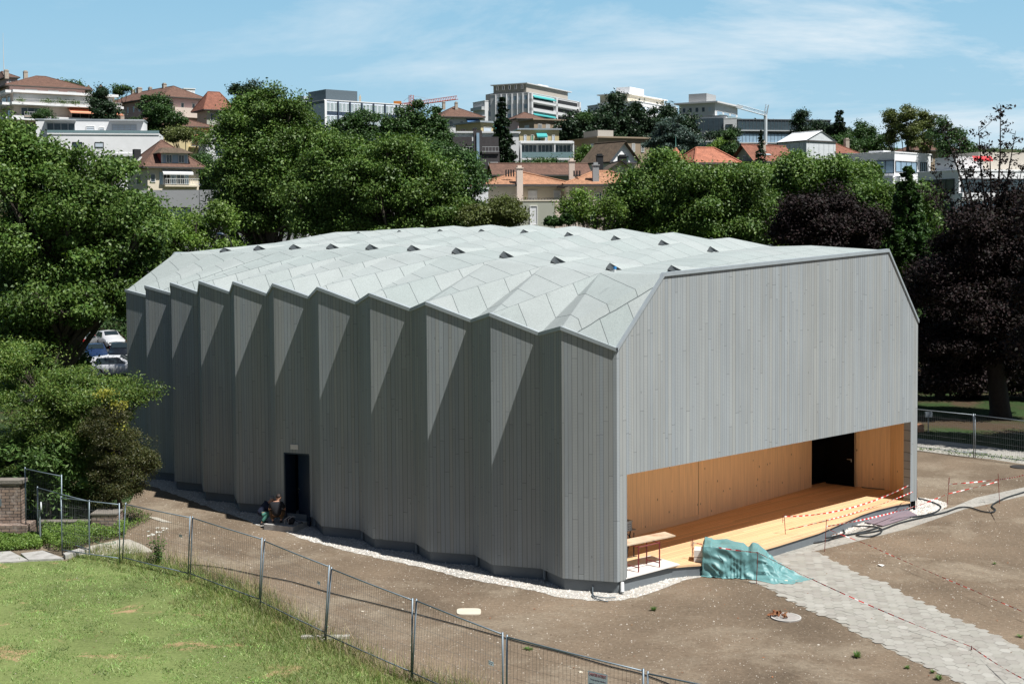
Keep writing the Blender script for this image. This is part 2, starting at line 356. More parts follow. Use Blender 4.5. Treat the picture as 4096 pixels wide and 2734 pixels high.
# --- walls (outer skin), polygon helper with uv in metres
def wallpoly(mb, pts, u0=0.):
    """pts: world points, coplanar vertical; uv from horizontal run"""
    o = pts[0]; d = None
    for p in pts[1:]:
        v = Vector((p.x-o.x, p.y-o.y, 0))
        if v.length > .05: d = v.normalized(); break
    mb.poly(pts, [((p-o).dot(d)+u0, p.z) for p in pts])
wl = MB(); urun = 0.
seq = [C0]
for i in range(1, 12):
    seq.append(RIDGE[i]); 
    if i < 11: seq.append(VAL[i])
seq.append(CE)
DOOR = None
for a_, b_ in zip(seq, seq[1:]):
    pa, pb = H(*a_), H(*b_); ln = (Vector((pa.x, pa.y, 0))-Vector((pb.x, pb.y, 0))).length
    def P(t, z): return Vector((pa.x+(pb.x-pa.x)*t, pa.y+(pb.y-pa.y)*t, z))
    ztop = lambda t: pa.z+(pb.z-pa.z)*t-.02
    if a_ == VAL[5]:        # the plate with the side door
        # photo: opening between u=1136 and u=1237
        def hit(u, v):
            r = ray(u, v); n = Vector((pb.y-pa.y, -(pb.x-pa.x), 0)); c0_ = Vector((0, 0, HC)); return c0_ + r*(n.dot(pa-c0_)/n.dot(r))
        hl, hr = hit(1136, 1900), hit(1237, 1900)
        run = lambda q: (Vector((q.x, q.y, 0))-Vector((pa.x, pa.y, 0))).length/ln
        tl, tr = run(hl), run(hr); zt = hit(1186, 1811).z; zb = CLAD-.02
        DOOR = (P(tr, 0), P(tl, 0), zt)
        for t0, t1, z0, z1 in ((0, tr, CLAD, None), (tl, 1, CLAD, None), (tr, tl, zt, None)):
            q = [P(t0, z0), P(t0, ztop(t0)), P(t1, ztop(t1)), P(t1, z0)]
            wl.poly(q, [(urun+ln*t0, z0), (urun+ln*t0, q[1].z), (urun+ln*t1, q[2].z), (urun+ln*t1, z0)])
    else:
        q = [P(0, CLAD), P(0, ztop(0)), P(1, ztop(1)), P(1, CLAD)]
        wl.poly(q, [(urun, CLAD), (urun, q[1].z), (urun+ln, q[2].z), (urun+ln, CLAD)])
    urun += ln+.31
wl.build('side_wall', M_clad, hall)
# near gable with opening, pier both sides; thickness returned
fa = MB(); ZL, ZR = 3.36, 3.28; PL, PR = .41, 15.52
def fpt(p, z): return H(0, p, z)
def fpoly(q): fa.poly([fpt(*x) for x in q], [x for x in q])
fpoly([(0, CLAD), (PL, CLAD), (PL, ZL), (2.0, ZL-.01), (2.0, 9.0-.02), (0, 6.95-.02)])
fpoly([(2.0, ZL-.01), (13.95, ZR+.01), (13.95, 9.5-.02), (2.0, 9.0-.02)])
fpoly([(13.95, ZR+.01), (PR, ZR), (PR, CLAD+.02), (WID, CLAD), (WID, 6.9-.02), (13.95, 9.5-.02)])
for (p0, z0), (p1, z1) in (((PL, CLAD), (PL, ZL)), ((PL, ZL), (2.0, ZL-.01)), ((2.0, ZL-.01), (13.95, ZR+.01)), ((13.95, ZR+.01), (PR, ZR)), ((PR, ZR), (PR, CLAD+.02))):
    q = [H(0, p0, z0), H(0, p1, z1), H(.28, p1, z1), H(.28, p0, z0)]; fa.poly(q, [(0, 0), (1, 0), (1, .3), (0, .3)])
fa.build('gable_wall', M_clad, hall)
# right wall + back gable
bw = MB(); urun = 0
for a_, b_ in zip(redge, redge[1:]):
    wallpoly(bw, [H(a_[0], a_[1], CLAD), H(*a_), H(*b_), H(b_[0], b_[1], CLAD)][::-1], urun); urun += 2
wallpoly(bw, [H(LEN, 0.05, CLAD), H(LEN, .05, 7.15-.02), H(LEN, 1.95, 9.31), H(LEN, 14, 8.98), H(LEN, WID, 6.93), H(LEN, WID, CLAD)])
bw.build('rear_wall', M_clad, hall)
# plinth, slightly set back
pl = MB(); base_in = []
for a_ in seq: base_in.append((a_[0], a_[1]+.09))
base_in[0] = (.07, .09)
for (a0, p0), (a1, p1) in zip(base_in, base_in[1:]): pl.poly([H(a0, p0, -.3), H(a0, p0, CLAD+.05), H(a1, p1, CLAD+.05), H(a1, p1, -.3)])
pl.poly([H(.07, .09, -.3), H(.07, 3.3, -.3), H(.07, 3.3, CLAD-.03), H(.07, .09, CLAD-.03)])
pl.poly([H(.06, .09, CLAD-.028), H(.06, .6, CLAD-.028), H(.5, .6, CLAD-.028), H(.5, .09, CLAD-.028)])
pr_ = [(q[0], q[1]-.09) for q in redge]
for (a0, p0), (a1, p1) in zip(pr_, pr_[1:]): pl.poly([H(a0, p0, -.3), H(a0, p0, CLAD+.05), H(a1, p1, CLAD+.05), H(a1, p1, -.3)])
pl.poly([H(LEN-.1, 0, -.3), H(LEN-.1, WID, -.3), H(LEN-.1, WID, .4), H(LEN-.1, 0, .4)])
pl.build('plinth', M_plinth, hall)
# edge flashing: L-shaped strip following eaves and verges
def strip(mb, pts, h=.11, out=.05, up=.05, outdir=None):
    pts = [Vector(p) for p in pts]; n = len(pts); offs = []
    for k in range(n):
        ds = []
        if k: ds.append((pts[k]-pts[k-1]))
        if k < n-1: ds.append((pts[k+1]-pts[k]))
        ns = []
        for d in ds:
            q = outdir if outdir is not None else Vector((-d.y, d.x, 0))*-1
            ns.append(Vector(q).normalized())
        m_ = sum(ns, Vector()); m_ = m_.normalized() if m_.length > 1e-6 else ns[0]
        offs.append(m_/max(.45, m_.dot(ns[0])))
    for k in range(n-1):
        a, b = pts[k], pts[k+1]; oa, ob = offs[k], offs[k+1]; U = Vector((0, 0, 1))
        p = [a+oa*out+U*up, b+ob*out+U*up, b-ob*out*1.6+U*up, a-oa*out*1.6+U*up, a+oa*out-U*(h-up), b+ob*out-U*(h-up), b-ob*out*1.6-U*.06, a-oa*out*1.6-U*.06, a-U*(h-up), b-U*(h-up)]
        mb.poly([p[0], p[1], p[2], p[3]]); mb.poly([p[4], p[5], p[1], p[0]]); mb.poly([p[3], p[2], p[6], p[7]]); mb.poly([p[8], p[9], p[5], p[4]])
fl = MB()
strip(fl, [H(*q) for q in reversed(seq)])
strip(fl, [H(0, 0, 6.95), H(0, 2.0, 9.0), H(0, 13.95, 9.5), H(0, WID, 6.9)], outdir=-AX)
strip(fl, [H(LEN, .05, 7.15), H(LEN, 1.95, 9.33), H(LEN, 14, 9.0), H(LEN, WID, 6.95)], outdir=AX, up=.07)
strip(fl, [H(*q) for q in redge])
fl.build('edge_flashing', M_zinc, hall)
# roof vents: hooded openings
from mathutils.bvhtree import BVHTree
_bv = BVHTree.FromPolygons([Vector(v) for v in roof.v], roof.f)
def onroof(a, p, up=0.):
    q = H(a, p, 30); r = _bv.ray_cast(q, Vector((0, 0, -1)))[0]; return (r if r else H(a, p, 9)) + Vector((0, 0, up))
def vent(i, base, k, tri, row=0):
    a, p, z = base; mb = MB(); S_ = k
    S_ *= .66
    b0 = onroof(a-.05*S_, p-.06, .0); b1 = onroof(a-.12*S_, p+.50*S_, .01)
    lf = onroof(a+.22*S_, p-.14, (.12 if not tri else .05)*S_); tp = onroof(a+.36*S_, p+.20*S_, .30*S_)
    e1 = onroof(a-.02, p+2.2*S_, .012); e0 = onroof(a+.62*S_, p+1.8*S_, .012)
    lo = Vector((0, 0, -.25)); mb.cur = 0
    mb.poly([b0+lo, b1+lo, b1, tp, lf, lf+lo][0:2]+[b1, tp, lf, b0]); mb.cur = 1
    hv = [(.5, .5)]*4; mb.poly([tp, b1, e1, e0], hv); mb.poly([lf, tp, e0], hv[:3]); mb.poly([b1, b1+lo, e1+lo*.6, e1], hv); mb.poly([lf, e0, e0+lo, lf+lo], hv)
    mb.build('roof_vent', [M_darkpl, M_roof], hall)
for i in range(1, 11):
    q = KN[i]; vent(i, lerp3(q, MP_[i], .10), 1.0, False)
    vent(i, lerp3(MP_[i], CP[i], .0), .85, True, 1)
    if i < 9: vent(i, lerp3(CP[i], (CP[i][0], CP[i][1]+2, CP[i][2]-1.6), .05), .9, False, 2)
vent(0, (0.25, 2.75, 9.02), .9, False)
# small standpipe vents
M_bluecap = mat('blue_cap', (.03, .25, .6), .5)
M_whpipe = mat('white_pipe', (.7, .72, .72), .4)
def standpipe(u, v, pp, lab):
    r = ray(u, v); c0_ = Vector((0, 0, HC)); q = c0_ + r*(WD.dot(H(0, pp, 0)-c0_)/WD.dot(r))
    mb = MB(); mb.tube([q, q+Vector((0, 0, .06))], .09, 10); mb.tube([q+Vector((0, 0, .05)), q+Vector((.02, 0, .27))], .045, 10)
    o = mb.build('vent_pipe', M_whpipe, hall); c = MB(); c.tube([q+Vector((.02, 0, .26)), q+Vector((.02, 0, .34))], .05, 10); c.build('pipe_cap', M_bluecap, o)
standpipe(2457, 1110, 2.3, '')
# downpipe stubs at the foot of each inner fold
for i in range(1, 9):
    q = VAL[i]; a = H(q[0]-.12, q[1]+.04, CLAD+.12); b = H(q[0]-.20, q[1]-.05, .06)
    mb = MB(); mb.tube([a, b], .05, 10, cap=False); mb.build('downpipe', M_pipe, hall)

mb = MB(); mb.tube([H(.02, .22, CLAD-.05), H(-.10, .10, .06)], .055, 12, cap=False); mb.build('downpipe', M_whpipe, hall)
# ---- loggia behind the big opening
DZ = .37
def dk(zx, zy, r=0): return onz(*Z(2300, 1650, zx, zy), DZ) if r == 0 else onz(*Z(3072, 1550, zx, zy), DZ)
def ap(p): d = p-A0; return d.dot(AX), d.dot(WD)
backL = ap(dk(480, 1160)); backR = ap(dk(400, 910, 1)); b2 = ap(dk(805, 905, 1)); b3 = ap(dk(1118, 940, 1)); b4 = ap(dk(1290, 1008, 1))
CEIL = 3.75
lo = MB()
def lw(mb, a, b, z0=DZ-.05, z1=CEIL, u0=0):
    pa, pb = H(a[0], a[1], 0), H(b[0], b[1], 0); ln = (pb-pa).length
    mb.poly([H(a[0], a[1], z0), H(b[0], b[1], z0), H(b[0], b[1], z1), H(a[0], a[1], z1)], [(u0, z0), (u0+ln, z0), (u0+ln, z1), (u0, z1)])
bl = (backL[0]+.05, .25)
lw(lo, (.28, .25), bl)
mid1 = ap(dk(1132, 975)); mid1 = (backL[0]+(backR[0]-backL[0])*(mid1[1]-backL[1])/(backR[1]-backL[1]), mid1[1])
lw(lo, bl, mid1, u0=2); lw(lo, (mid1[0]+.004, mid1[1]+.025), (backR[0], backR[1]), u0=9.4)
lw(lo, b2, b3, u0=20); lw(lo, b3, b4, u0=23); lw(lo, b4, (.28, b4[1]+.0), u0=26)
# jambs of the rear doorway
lw(lo, backR, (backR[0]+.25, backR[1]), u0=3); lw(lo, b2, (b2[0]+.25, b2[1]), u0=4)
lo.build('loggia_lining', M_clt, hall)
jb = MB(); lw(jb, (.283, b4[1]+.005), (.283, WID-.05)); jb.poly([H(.28, b4[1], DZ-.3), H(.28, b4[1], CEIL), H(0.003, PR, CEIL), H(.003, PR, DZ-.3)]); jb.build('end_jamb', M_plinth, hall)
cl = MB(); cl.poly([H(.2, .2, CEIL), H(.2, WID-.2, CEIL), H(6, WID-.2, CEIL), H(6, .2, CEIL)]); cl.build('loggia_ceiling', M_clt, hall)
sk = MB()
for a, b in ((bl, mid1),):
    pa, pb = H(a[0]-.03, a[1], 0), H(b[0]-.03, b[1], 0); d = (pb-pa); sk.obox(H(a[0]-.03, a[1], DZ), d, AX*.035, (0, 0, .17))
sk.build('skirting_board', M_clt, hall)
# dark room behind doorway and door leaf
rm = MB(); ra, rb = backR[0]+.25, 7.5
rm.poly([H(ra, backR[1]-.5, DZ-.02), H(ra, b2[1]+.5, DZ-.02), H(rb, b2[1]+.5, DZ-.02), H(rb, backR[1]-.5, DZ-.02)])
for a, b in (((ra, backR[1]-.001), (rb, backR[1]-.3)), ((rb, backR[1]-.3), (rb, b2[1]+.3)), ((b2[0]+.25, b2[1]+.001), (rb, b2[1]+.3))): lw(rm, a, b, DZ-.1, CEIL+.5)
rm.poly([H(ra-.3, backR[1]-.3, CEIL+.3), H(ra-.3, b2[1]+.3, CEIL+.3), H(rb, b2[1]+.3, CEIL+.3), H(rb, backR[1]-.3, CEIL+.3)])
rm.build('stage_entrance', M_black, hall)
lf = MB(); hinge = H(b2[0]-.02, b2[1]-.12, DZ+.02); inner = onz(*Z(3072, 1550, 530, 872), DZ+.02); dv = inner-hinge
lf.obox(hinge, dv, Vector((dv.y, -dv.x, 0)).normalized()*.06, (0, 0, 3.3)); dl = lf.build('stage_door', mat('black_door_paint', (.002, .002, .0025), .8, .1, spec=.1), hall)
hb = MB(); q = hinge + dv.normalized()*.12 - Vector((dv.y, -dv.x, 0)).normalized()*.06 + Vector((0, 0, 1.1))
nrm = Vector((-dv.y, dv.x, 0)).normalized()
if nrm.y > 0: nrm = -nrm
q = hinge + dv.normalized()*.1 + nrm*.08 + Vector((0, 0, 1.05)); hb.tube([q-Vector((0, 0, .1)), q, q+nrm*.05, q+nrm*.05+dv.normalized()*.15], .015, 8); hb.build('door_handle', M_steel, dl)
ed = MB(); ed.obox(hinge-dv.normalized()*.01+nrm*.0, -dv.normalized()*.012, nrm*.05, (0, 0, 3.3)); ed.build('door_edge', M_steel, dl)
# deck
dpts = [H(bl[0]+.1, .3, DZ), H(.1, .3, DZ)]
f1 = onz(*Z(2300, 1650, 960, 1385), DZ); f2 = onz(*Z(2300, 1650, 1035, 1392), DZ)
outer = [H(.12, .46, DZ), H(.12, 2.2, DZ), f2, onz(*Z(2300, 1650, 1150, 1385), DZ), onz(*Z(2300, 1650, 1500, 1310), DZ-.0), onz(*Z(2300, 1650, 1870, 1203), DZ),
         onz(*Z(3072, 1550, 470, 1318), DZ), onz(*Z(3072, 1550, 860, 1150), DZ), onz(*Z(3072, 1550, 1000, 1105), DZ), onz(*Z(3072, 1550, 1180, 1062), DZ), H(.0, PR+.0, DZ)]
ring = [H(bl[0]+.1, .3, DZ)] + outer + [H(.3, b4[1], DZ), H(b3[0]+.05, b3[1]+.05, DZ), H(b2[0]+.2, b2[1]+.1, DZ), H(backR[0]+.25, b2[1]+.1, DZ), H(backR[0]+.25, backR[1], DZ)]
dm = MB()
def deckuv(p): d = p-A0; return (d.dot(AX), d.dot(WD))
dm.poly(ring, [deckuv(p) for p in ring])
for a, b in zip(outer, outer[1:]):
    d0 = Vector((0, 0, -.06)); dm.poly([a+d0, b+d0, b, a], [(0, 0), (.1, 0), (.1, .1), (0, .1)])
deck = dm.build('deck', M_deck, hall)
dp = MB()
for a, b in zip(outer, outer[1:]):
    a_ = a+AX*.05; b_ = b+AX*.05; dp.poly([a_+Vector((0, 0, -.7)), b_+Vector((0, 0, -.7)), b_+Vector((0, 0, -.055)), a_+Vector((0, 0, -.055))])
dp.build('deck_plinth', M_plinth, hall)
# side door
d0, d1, zt = DOOR; dd = (d1-d0).normalized(); nin = Vector((-dd.y, dd.x, 0))
if nin.dot(WD) < 0: nin = -nin
fr_ = MB(); fr_.obox(d0+Vector((0, 0, -.05)), nin*.7, dd*.05, (0, 0, zt+.05)); fr_.obox(d1+Vector((0, 0, -.05)), nin*.7, -dd*.05, (0, 0, zt+.05)); fr_.obox(d0+dd*.05+Vector((0, 0, zt-.05)), nin*.7, (d1-d0)-dd*.1, (0, 0, .05))
df = fr_.build('door_frame', M_blue, hall)
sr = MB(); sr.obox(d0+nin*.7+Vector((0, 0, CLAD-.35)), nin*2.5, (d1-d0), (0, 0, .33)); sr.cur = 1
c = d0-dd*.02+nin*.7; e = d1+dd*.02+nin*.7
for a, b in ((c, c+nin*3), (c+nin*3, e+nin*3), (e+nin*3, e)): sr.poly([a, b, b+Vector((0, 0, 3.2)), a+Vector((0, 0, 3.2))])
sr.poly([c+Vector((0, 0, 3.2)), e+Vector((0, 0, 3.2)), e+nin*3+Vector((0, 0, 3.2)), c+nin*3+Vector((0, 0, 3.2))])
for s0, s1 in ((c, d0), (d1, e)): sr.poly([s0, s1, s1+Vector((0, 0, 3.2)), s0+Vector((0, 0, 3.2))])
sr.build('side_lobby', [mat('concrete_sill', (.35, .35, .34), .9, .15), M_black], hall)
# leaf swings outward, hinged on the right jamb
_e = onz(1197, 2071, .18); opn = Vector((_e.x-d0.x, _e.y-d0.y, 0)); wlf = min(1.1, opn.length); opn.normalize()
lf = MB(); lf.obox(d0-nin*.02+Vector((0, 0, .18)), opn*wlf, opn.cross(Vector((0, 0, 1)))*.05, (0, 0, zt-.23)); leaf = lf.build('side_door', M_blue, hall)
hp = MB(); ec = d0-nin*.02+opn*wlf+Vector((0, 0, 1.25)); sd = opn.cross(Vector((0, 0, 1)))
hp.obox(ec-Vector((0, 0, .18))+opn*.001, opn*.006, sd*.05, (0, 0, .36)); hp.tube([ec-opn*.0-sd*.0, ec-opn*.07-sd*.07, ec-opn*.2-sd*.07], .012, 8); hp.build('door_handle', M_steel, leaf)
hp = MB(); hp.tube([ec-opn*.07+sd*.05, ec-opn*.07+sd*.12, ec-opn*.2+sd*.12], .012, 8); hp.build('door_handle', M_steel, leaf)
sg = MB(); q = d0+(d1-d0)*.42-nin*.03; q.z = zt+.13; sg.obox(q, dd*.30, nin*.035, (0, 0, .17)); sg.build('light_fitting', M_white, hall)
# ------------------------------------------------------------------ terrain
def terr(x, y):
    ys = (0, 122, 135, 180, 250, 310, 400, 470, 600, 900); zs = (0, 0, 1.5, 6.5, 15, 23, 34, 42, 55, 60)
    z = float(np.interp(y, ys, zs)); t = max(-1., min(1., -x/(max(y, 60)*.33)))
    return z*(1+.30*max(t, 0)-.18*max(-t, 0))
def speck_mat(name, base, spec_col, patch=None, sp=38., amount=.30, var=.22, bump=.5, light=None):
    m = bpy.data.materials.new(name); m.use_nodes = True; t = m.node_tree; b = t.nodes['Principled BSDF']; b.inputs['Roughness'].default_value = .95; b.inputs['Specular IOR Level'].default_value = .15
    tcx = N(t, 'ShaderNodeTexCoord'); src = None
    big = N(t, 'ShaderNodeTexNoise', i={'Scale': .22, 'Detail': 7, 'Roughness': .62}); t.links.new(tcx.outputs['Object'], big.inputs['Vector'])
    r = N(t, 'ShaderNodeMapRange', i={1: .3, 2: .7, 3: 1-var, 4: 1+var}); t.links.new(big.outputs['Fac'], r.inputs[0])
    fine = N(t, 'ShaderNodeTexNoise', i={'Scale': 9, 'Detail': 9, 'Roughness': .8}); t.links.new(tcx.outputs['Object'], fine.inputs['Vector'])
    r2 = N(t, 'ShaderNodeMapRange', i={1: .3, 2: .7, 3: .66, 4: 1.34}); t.links.new(fine.outputs['Fac'], r2.inputs[0])
    mu = N(t, 'ShaderNodeMath', operation='MULTIPLY'); t.links.new(r.outputs[0], mu.inputs[0]); t.links.new(r2.outputs[0], mu.inputs[1])
    s = N(t, 'ShaderNodeVectorMath', operation='SCALE', i={0: base}); t.links.new(mu.outputs[0], s.inputs['Scale']); src = s.outputs[0]
    if patch:
        pn = N(t, 'ShaderNodeTexNoise', i={'Scale': patch[1], 'Detail': 6, 'Roughness': .7, 'Distortion': .4}); t.links.new(tcx.outputs['Object'], pn.inputs['Vector'])
        pr_ = N(t, 'ShaderNodeMapRange', i={1: patch[2], 2: patch[3]}); t.links.new(pn.outputs['Fac'], pr_.inputs[0])
        s2 = N(t, 'ShaderNodeVectorMath', operation='SCALE', i={0: patch[0]}); t.links.new(r2.outputs[0], s2.inputs['Scale'])
        mx = N(t, 'ShaderNodeMixRGB'); t.links.new(pr_.outputs[0], mx.inputs[0]); t.links.new(src, mx.inputs[1]); t.links.new(s2.outputs[0], mx.inputs[2]); src = mx.outputs[0]
    if spec_col:
        vo = N(t, 'ShaderNodeTexVoronoi', i={'Scale': sp}); t.links.new(tcx.outputs['Object'], vo.inputs['Vector'])
        wn = N(t, 'ShaderNodeTexWhiteNoise'); t.links.new(vo.outputs['Position'], wn.inputs['Vector'])
        a = N(t, 'ShaderNodeMath', operation='LESS_THAN', i={1: .33}); t.links.new(vo.outputs['Distance'], a.inputs[0])
        c_ = N(t, 'ShaderNodeMath', operation='LESS_THAN', i={1: amount}); t.links.new(wn.outputs['Value'], c_.inputs[0])
        d_ = N(t, 'ShaderNodeMath', operation='MULTIPLY'); t.links.new(a.outputs[0], d_.inputs[0]); t.links.new(c_.outputs[0], d_.inputs[1])
        mx = N(t, 'ShaderNodeMixRGB', i={2: (*spec_col, 1)}); t.links.new(d_.outputs[0], mx.inputs[0]); t.links.new(src, mx.inputs[1]); src = mx.outputs[0]
    t.links.new(src, b.inputs['Base Color'])
    bp = N(t, 'ShaderNodeBump', i={'Strength': bump, 'Distance': .05}); t.links.new(fine.outputs['Fac'], bp.inputs['Height']); t.links.new(bp.outputs[0], b.inputs['Normal'])
    return m
M_park = speck_mat('park_grass', (.032, .058, .018), None, patch=((.075, .052, .032), .16, .46, .58))
M_soil = speck_mat('bare_soil', (.180, .138, .098), (.36, .32, .25), patch=((.26, .215, .16), .28, .50, .66), sp=24, amount=.025, var=.34)
M_lawn = speck_mat('lawn_soil_and_turf', (.16, .20, .07), None, patch=((.36, .25, .14), .55, .58, .66), var=.3)
M_gravel = speck_mat('pale_gravel', (.46, .44, .40), (.75, .73, .69), sp=22, amount=.5, var=.1, bump=1.)
M_conc = speck_mat('pale_concrete', (.36, .345, .31), None, patch=((.27, .26, .24), .8, .5, .7), var=.1, bump=.2)
M_asph = speck_mat('asphalt', (.06, .062, .065), None, var=.1)
# one big sheet of ground, rising into the hillside
ys = np.concatenate([np.arange(-40, 120, 20), np.arange(120, 700, 9), np.arange(700, 1500, 60)]); xs = np.concatenate([np.arange(-700, -260, 40), np.arange(-260, 260, 10), np.arange(260, 740, 40)])
V_, F_ = [], []
for y in ys:
    for x in xs: V_.append((x, y, terr(x, y)-.012 + (0 if y < 125 else .6*math.sin(x*.11)*math.sin(y*.07))))
nx = len(xs)
for j in range(len(ys)-1):
    for i in range(nx-1): a = j*nx+i; F_.append((a, a+1, a+1+nx, a+nx))
tag(npmesh('ground', V_, F_, M_park), kind='structure')
def sheet(name, pts, z, m, kind='structure'):
    mb = MB(); pts = [Vector((p[0], p[1], z)) for p in pts]
    area = sum(a.x*b.y-b.x*a.y for a, b in zip(pts, pts[1:]+pts[:1]))
    if area < 0: pts = pts[::-1]
    mb.poly(pts); return tag(mb.build(name, m), kind=kind)
def G(*uv): return [onz(u, v) for u, v in uv]
def ZG(ox, oy, *p): return [onz(*Z(ox, oy, x, y)) for x, y in p]
def jitter(pts, amp=.06, step=.25):
    o = []; n = len(pts)
    for k in range(n-1):
        a, b = Vector(pts[k]), Vector(pts[k+1]); m_ = max(1, int((b-a).length/step))
        for q in range(m_):
            p = a.lerp(b, q/m_); o.append(Vector((p.x+random.uniform(-amp, amp), p.y+random.uniform(-amp, amp), 0)))
    o.append(Vector(pts[-1])); return o
soil_top = ZG(3072, 1550, (1250, 560), (1400, 578), (1740, 622), (2080, 660), (2347, 700))
left_soil = G((568, 1905), (545, 1960), (520, 2010), (430, 2060), (330, 2110), (150, 2190), (-300, 2240))
soil_poly = soil_top + [Vector((45, 48, 0)), Vector((45, 8, 0)), Vector((-30, 8, 0))] + left_soil[::-1]+[Vector((-17, 62, 0)), Vector((10, 66, 0))]
sheet('soil', soil_poly, .0, M_soil)
# lawn, lower left
lawn_edge = G(*[(x*PX, y*PX) for x, y in ((-120, 1262), (0, 1266), (60, 1276), (150, 1286), (215, 1262), (290, 1268), (360, 1285), (425, 1305), (500, 1330), (560, 1352), (600, 1372), (650, 1405), (700, 1440), (735, 1468), (790, 1490), (830, 1510), (880, 1545), (960, 1565), (1060, 1580), (1120, 1620))])
lawn_poly = jitter(lawn_edge, .09, .3) + [Vector((3, 18, 0)), Vector((-25, 18, 0))]
sheet('lawn', lawn_poly, .008, M_lawn)
# gravel margin round the hall
gl = ZG(0, 1800, (1200, 240), (1290, 290), (1500, 370), (1830, 490), (2010, 560), (2200, 615), (2347, 680)) + ZG(1024, 2050, (70, 133), (270, 180), (500, 262), (800, 340), (1100, 410), (1500, 495), (1880, 590), (2347, 678)) + \
     ZG(2048, 2050, (200, 715), (450, 775), (700, 802), (950, 808), (1150, 775), (1350, 712), (1480, 655), (1620, 602), (1720, 592))
gl = jitter(gl, .05, .2)
ins = [H(2, 3.5, 0)] + [H(q[0], q[1]+.5, 0) for q in seq] + [Vector((-17, 58, 0))]
grav1 = gl + [H(-.2, 4.6, 0)] + ins
sheet('gravel', grav1, .006, M_gravel)
gr2 = ZG(3072, 1550, (90, 1437), (180, 1458), (350, 1440), (620, 1365), (850, 1292), (1040, 1262), (1360, 1182), (1560, 1130), (1650, 1085), (1640, 1055), (1560, 1030), (1380, 1008))
gr2 = jitter(gr2, .05, .2) + [H(.5, PR-.2, 0), H(.6, 4.6, 0)]
sheet('gravel', gr2, .006, M_gravel)
# gravel stones, too many to count
def inpoly(P, X, Y):
    px = np.array([p[0] for p in P]); py = np.array([p[1] for p in P]); c = np.zeros(len(X), bool); j = len(P)-1
    for i in range(len(P)):
        with np.errstate(divide='ignore', invalid='ignore'):
            k = ((py[i] > Y) != (py[j] > Y)) & (X < (px[j]-px[i])*(Y-py[i])/(py[j]-py[i]+1e-12)+px[i])
        c ^= k; j = i
    return c
def samp(P, n, rng):
    P = [(p[0], p[1]) for p in P]; a = np.array(P); lo_, hi = a.min(0), a.max(0); X = rng.uniform(lo_[0], hi[0], n); Y = rng.uniform(lo_[1], hi[1], n)
    k = inpoly(P, X, Y); return X[k], Y[k]
def stones(name, P, n, s0, s1, m, seed, z=.006, lab=None):
    rng = np.random.default_rng(seed); X, Y = samp(P, n, rng); k = len(X)
    o = np.array([(1, 0, 0), (0, 1, 0), (-1, 0, 0), (0, -1, 0), (0, 0, .8), (0, 0, -.3)]); fc = np.array([(0, 1, 4), (1, 2, 4), (2, 3, 4), (3, 0, 4)])
    s = rng.uniform(s0, s1, k)[:, None, None]; an = rng.uniform(0, 6.28, k); V = np.repeat(o[None, :5], k, 0)*s*rng.uniform(.55, 1.3, (k, 5, 3))
    ca, sa = np.cos(an)[:, None], np.sin(an)[:, None]; x = V[..., 0]*ca-V[..., 1]*sa; y = V[..., 0]*sa+V[..., 1]*ca
    V = np.stack([x+X[:, None], y+Y[:, None], V[..., 2]+z], -1); Fa = fc[None]+(np.arange(k)*5)[:, None, None]
    ob = npmesh(name, V.reshape(-1, 3), Fa.reshape(-1, 3), m, nper=3); return tag(ob, lab, 'gravel' if 'gravel' in name else 'pebbles', kind='stuff')
def rnd_mat(name, cols, rough=.85, extra=None):
    m = bpy.data.materials.new(name); m.use_nodes = True; t = m.node_tree; b = t.nodes['Principled BSDF']; b.inputs['Roughness'].default_value = rough; b.inputs['Specular IOR Level'].default_value = .25
    ge = N(t, 'ShaderNodeNewGeometry'); cr = N(t, 'ShaderNodeValToRGB'); cr.color_ramp.interpolation = 'LINEAR'
    while len(cr.color_ramp.elements) < len(cols): cr.color_ramp.elements.new(.5)
    for k, c_ in enumerate(cols): cr.color_ramp.elements[k].position = k/(len(cols)-1); cr.color_ramp.elements[k].color = (*c_, 1)
    t.links.new(ge.outputs['Random Per Island'], cr.inputs[0]); t.links.new(cr.outputs[0], b.inputs['Base Color'])
    return m
M_stone = rnd_mat('gravel_stones', ((.30, .28, .26), (.52, .50, .47), (.68, .66, .62), (.48, .41, .34), (.78, .77, .74)))
stones('gravel_stones', grav1, 75000, .018, .04, M_stone, 3, lab='pale washed gravel stones along the foot of the grey wall')
stones('gravel_stones', gr2, 30000, .02, .045, M_stone, 4, lab='pale gravel stones between the wooden deck and the concrete path')
M_peb = rnd_mat('soil_pebbles', ((.12, .09, .065), (.23, .19, .15), (.16, .12, .09), (.5, .46, .4), (.30, .25, .19), (.2, .14, .1)))
stones('soil_pebbles', [Vector((-12, 16, 0)), Vector((22, 16, 0)), Vector((32, 52, 0)), Vector((-16, 56, 0))], 60000, .008, .024, M_peb, 5, z=.0, lab='small loose pebbles and clods scattered over the bare brown soil')
stones('soil_pebbles', [Vector((-12, 16, 0)), Vector((22, 16, 0)), Vector((32, 52, 0)), Vector((-16, 56, 0))], 1300, .018, .045, M_peb, 6, z=.0, lab='larger clods and stones lying here and there on the bare soil')
# paving strip at the far right and car park
ps = ZG(3072, 1550, (1250, 440), (1370, 462), (1880, 520), (2347, 585)) + [Vector((48, 52, 0)), Vector((45, 48, 0))] + soil_top[::-1]
sheet('path', ps, .004, M_conc)
sheet('car_park', [Vector((-75, 80, 0)), Vector((-14, 80, 0)), Vector((-14, 121, 0)), Vector((-90, 121, 0))], .004, M_asph)
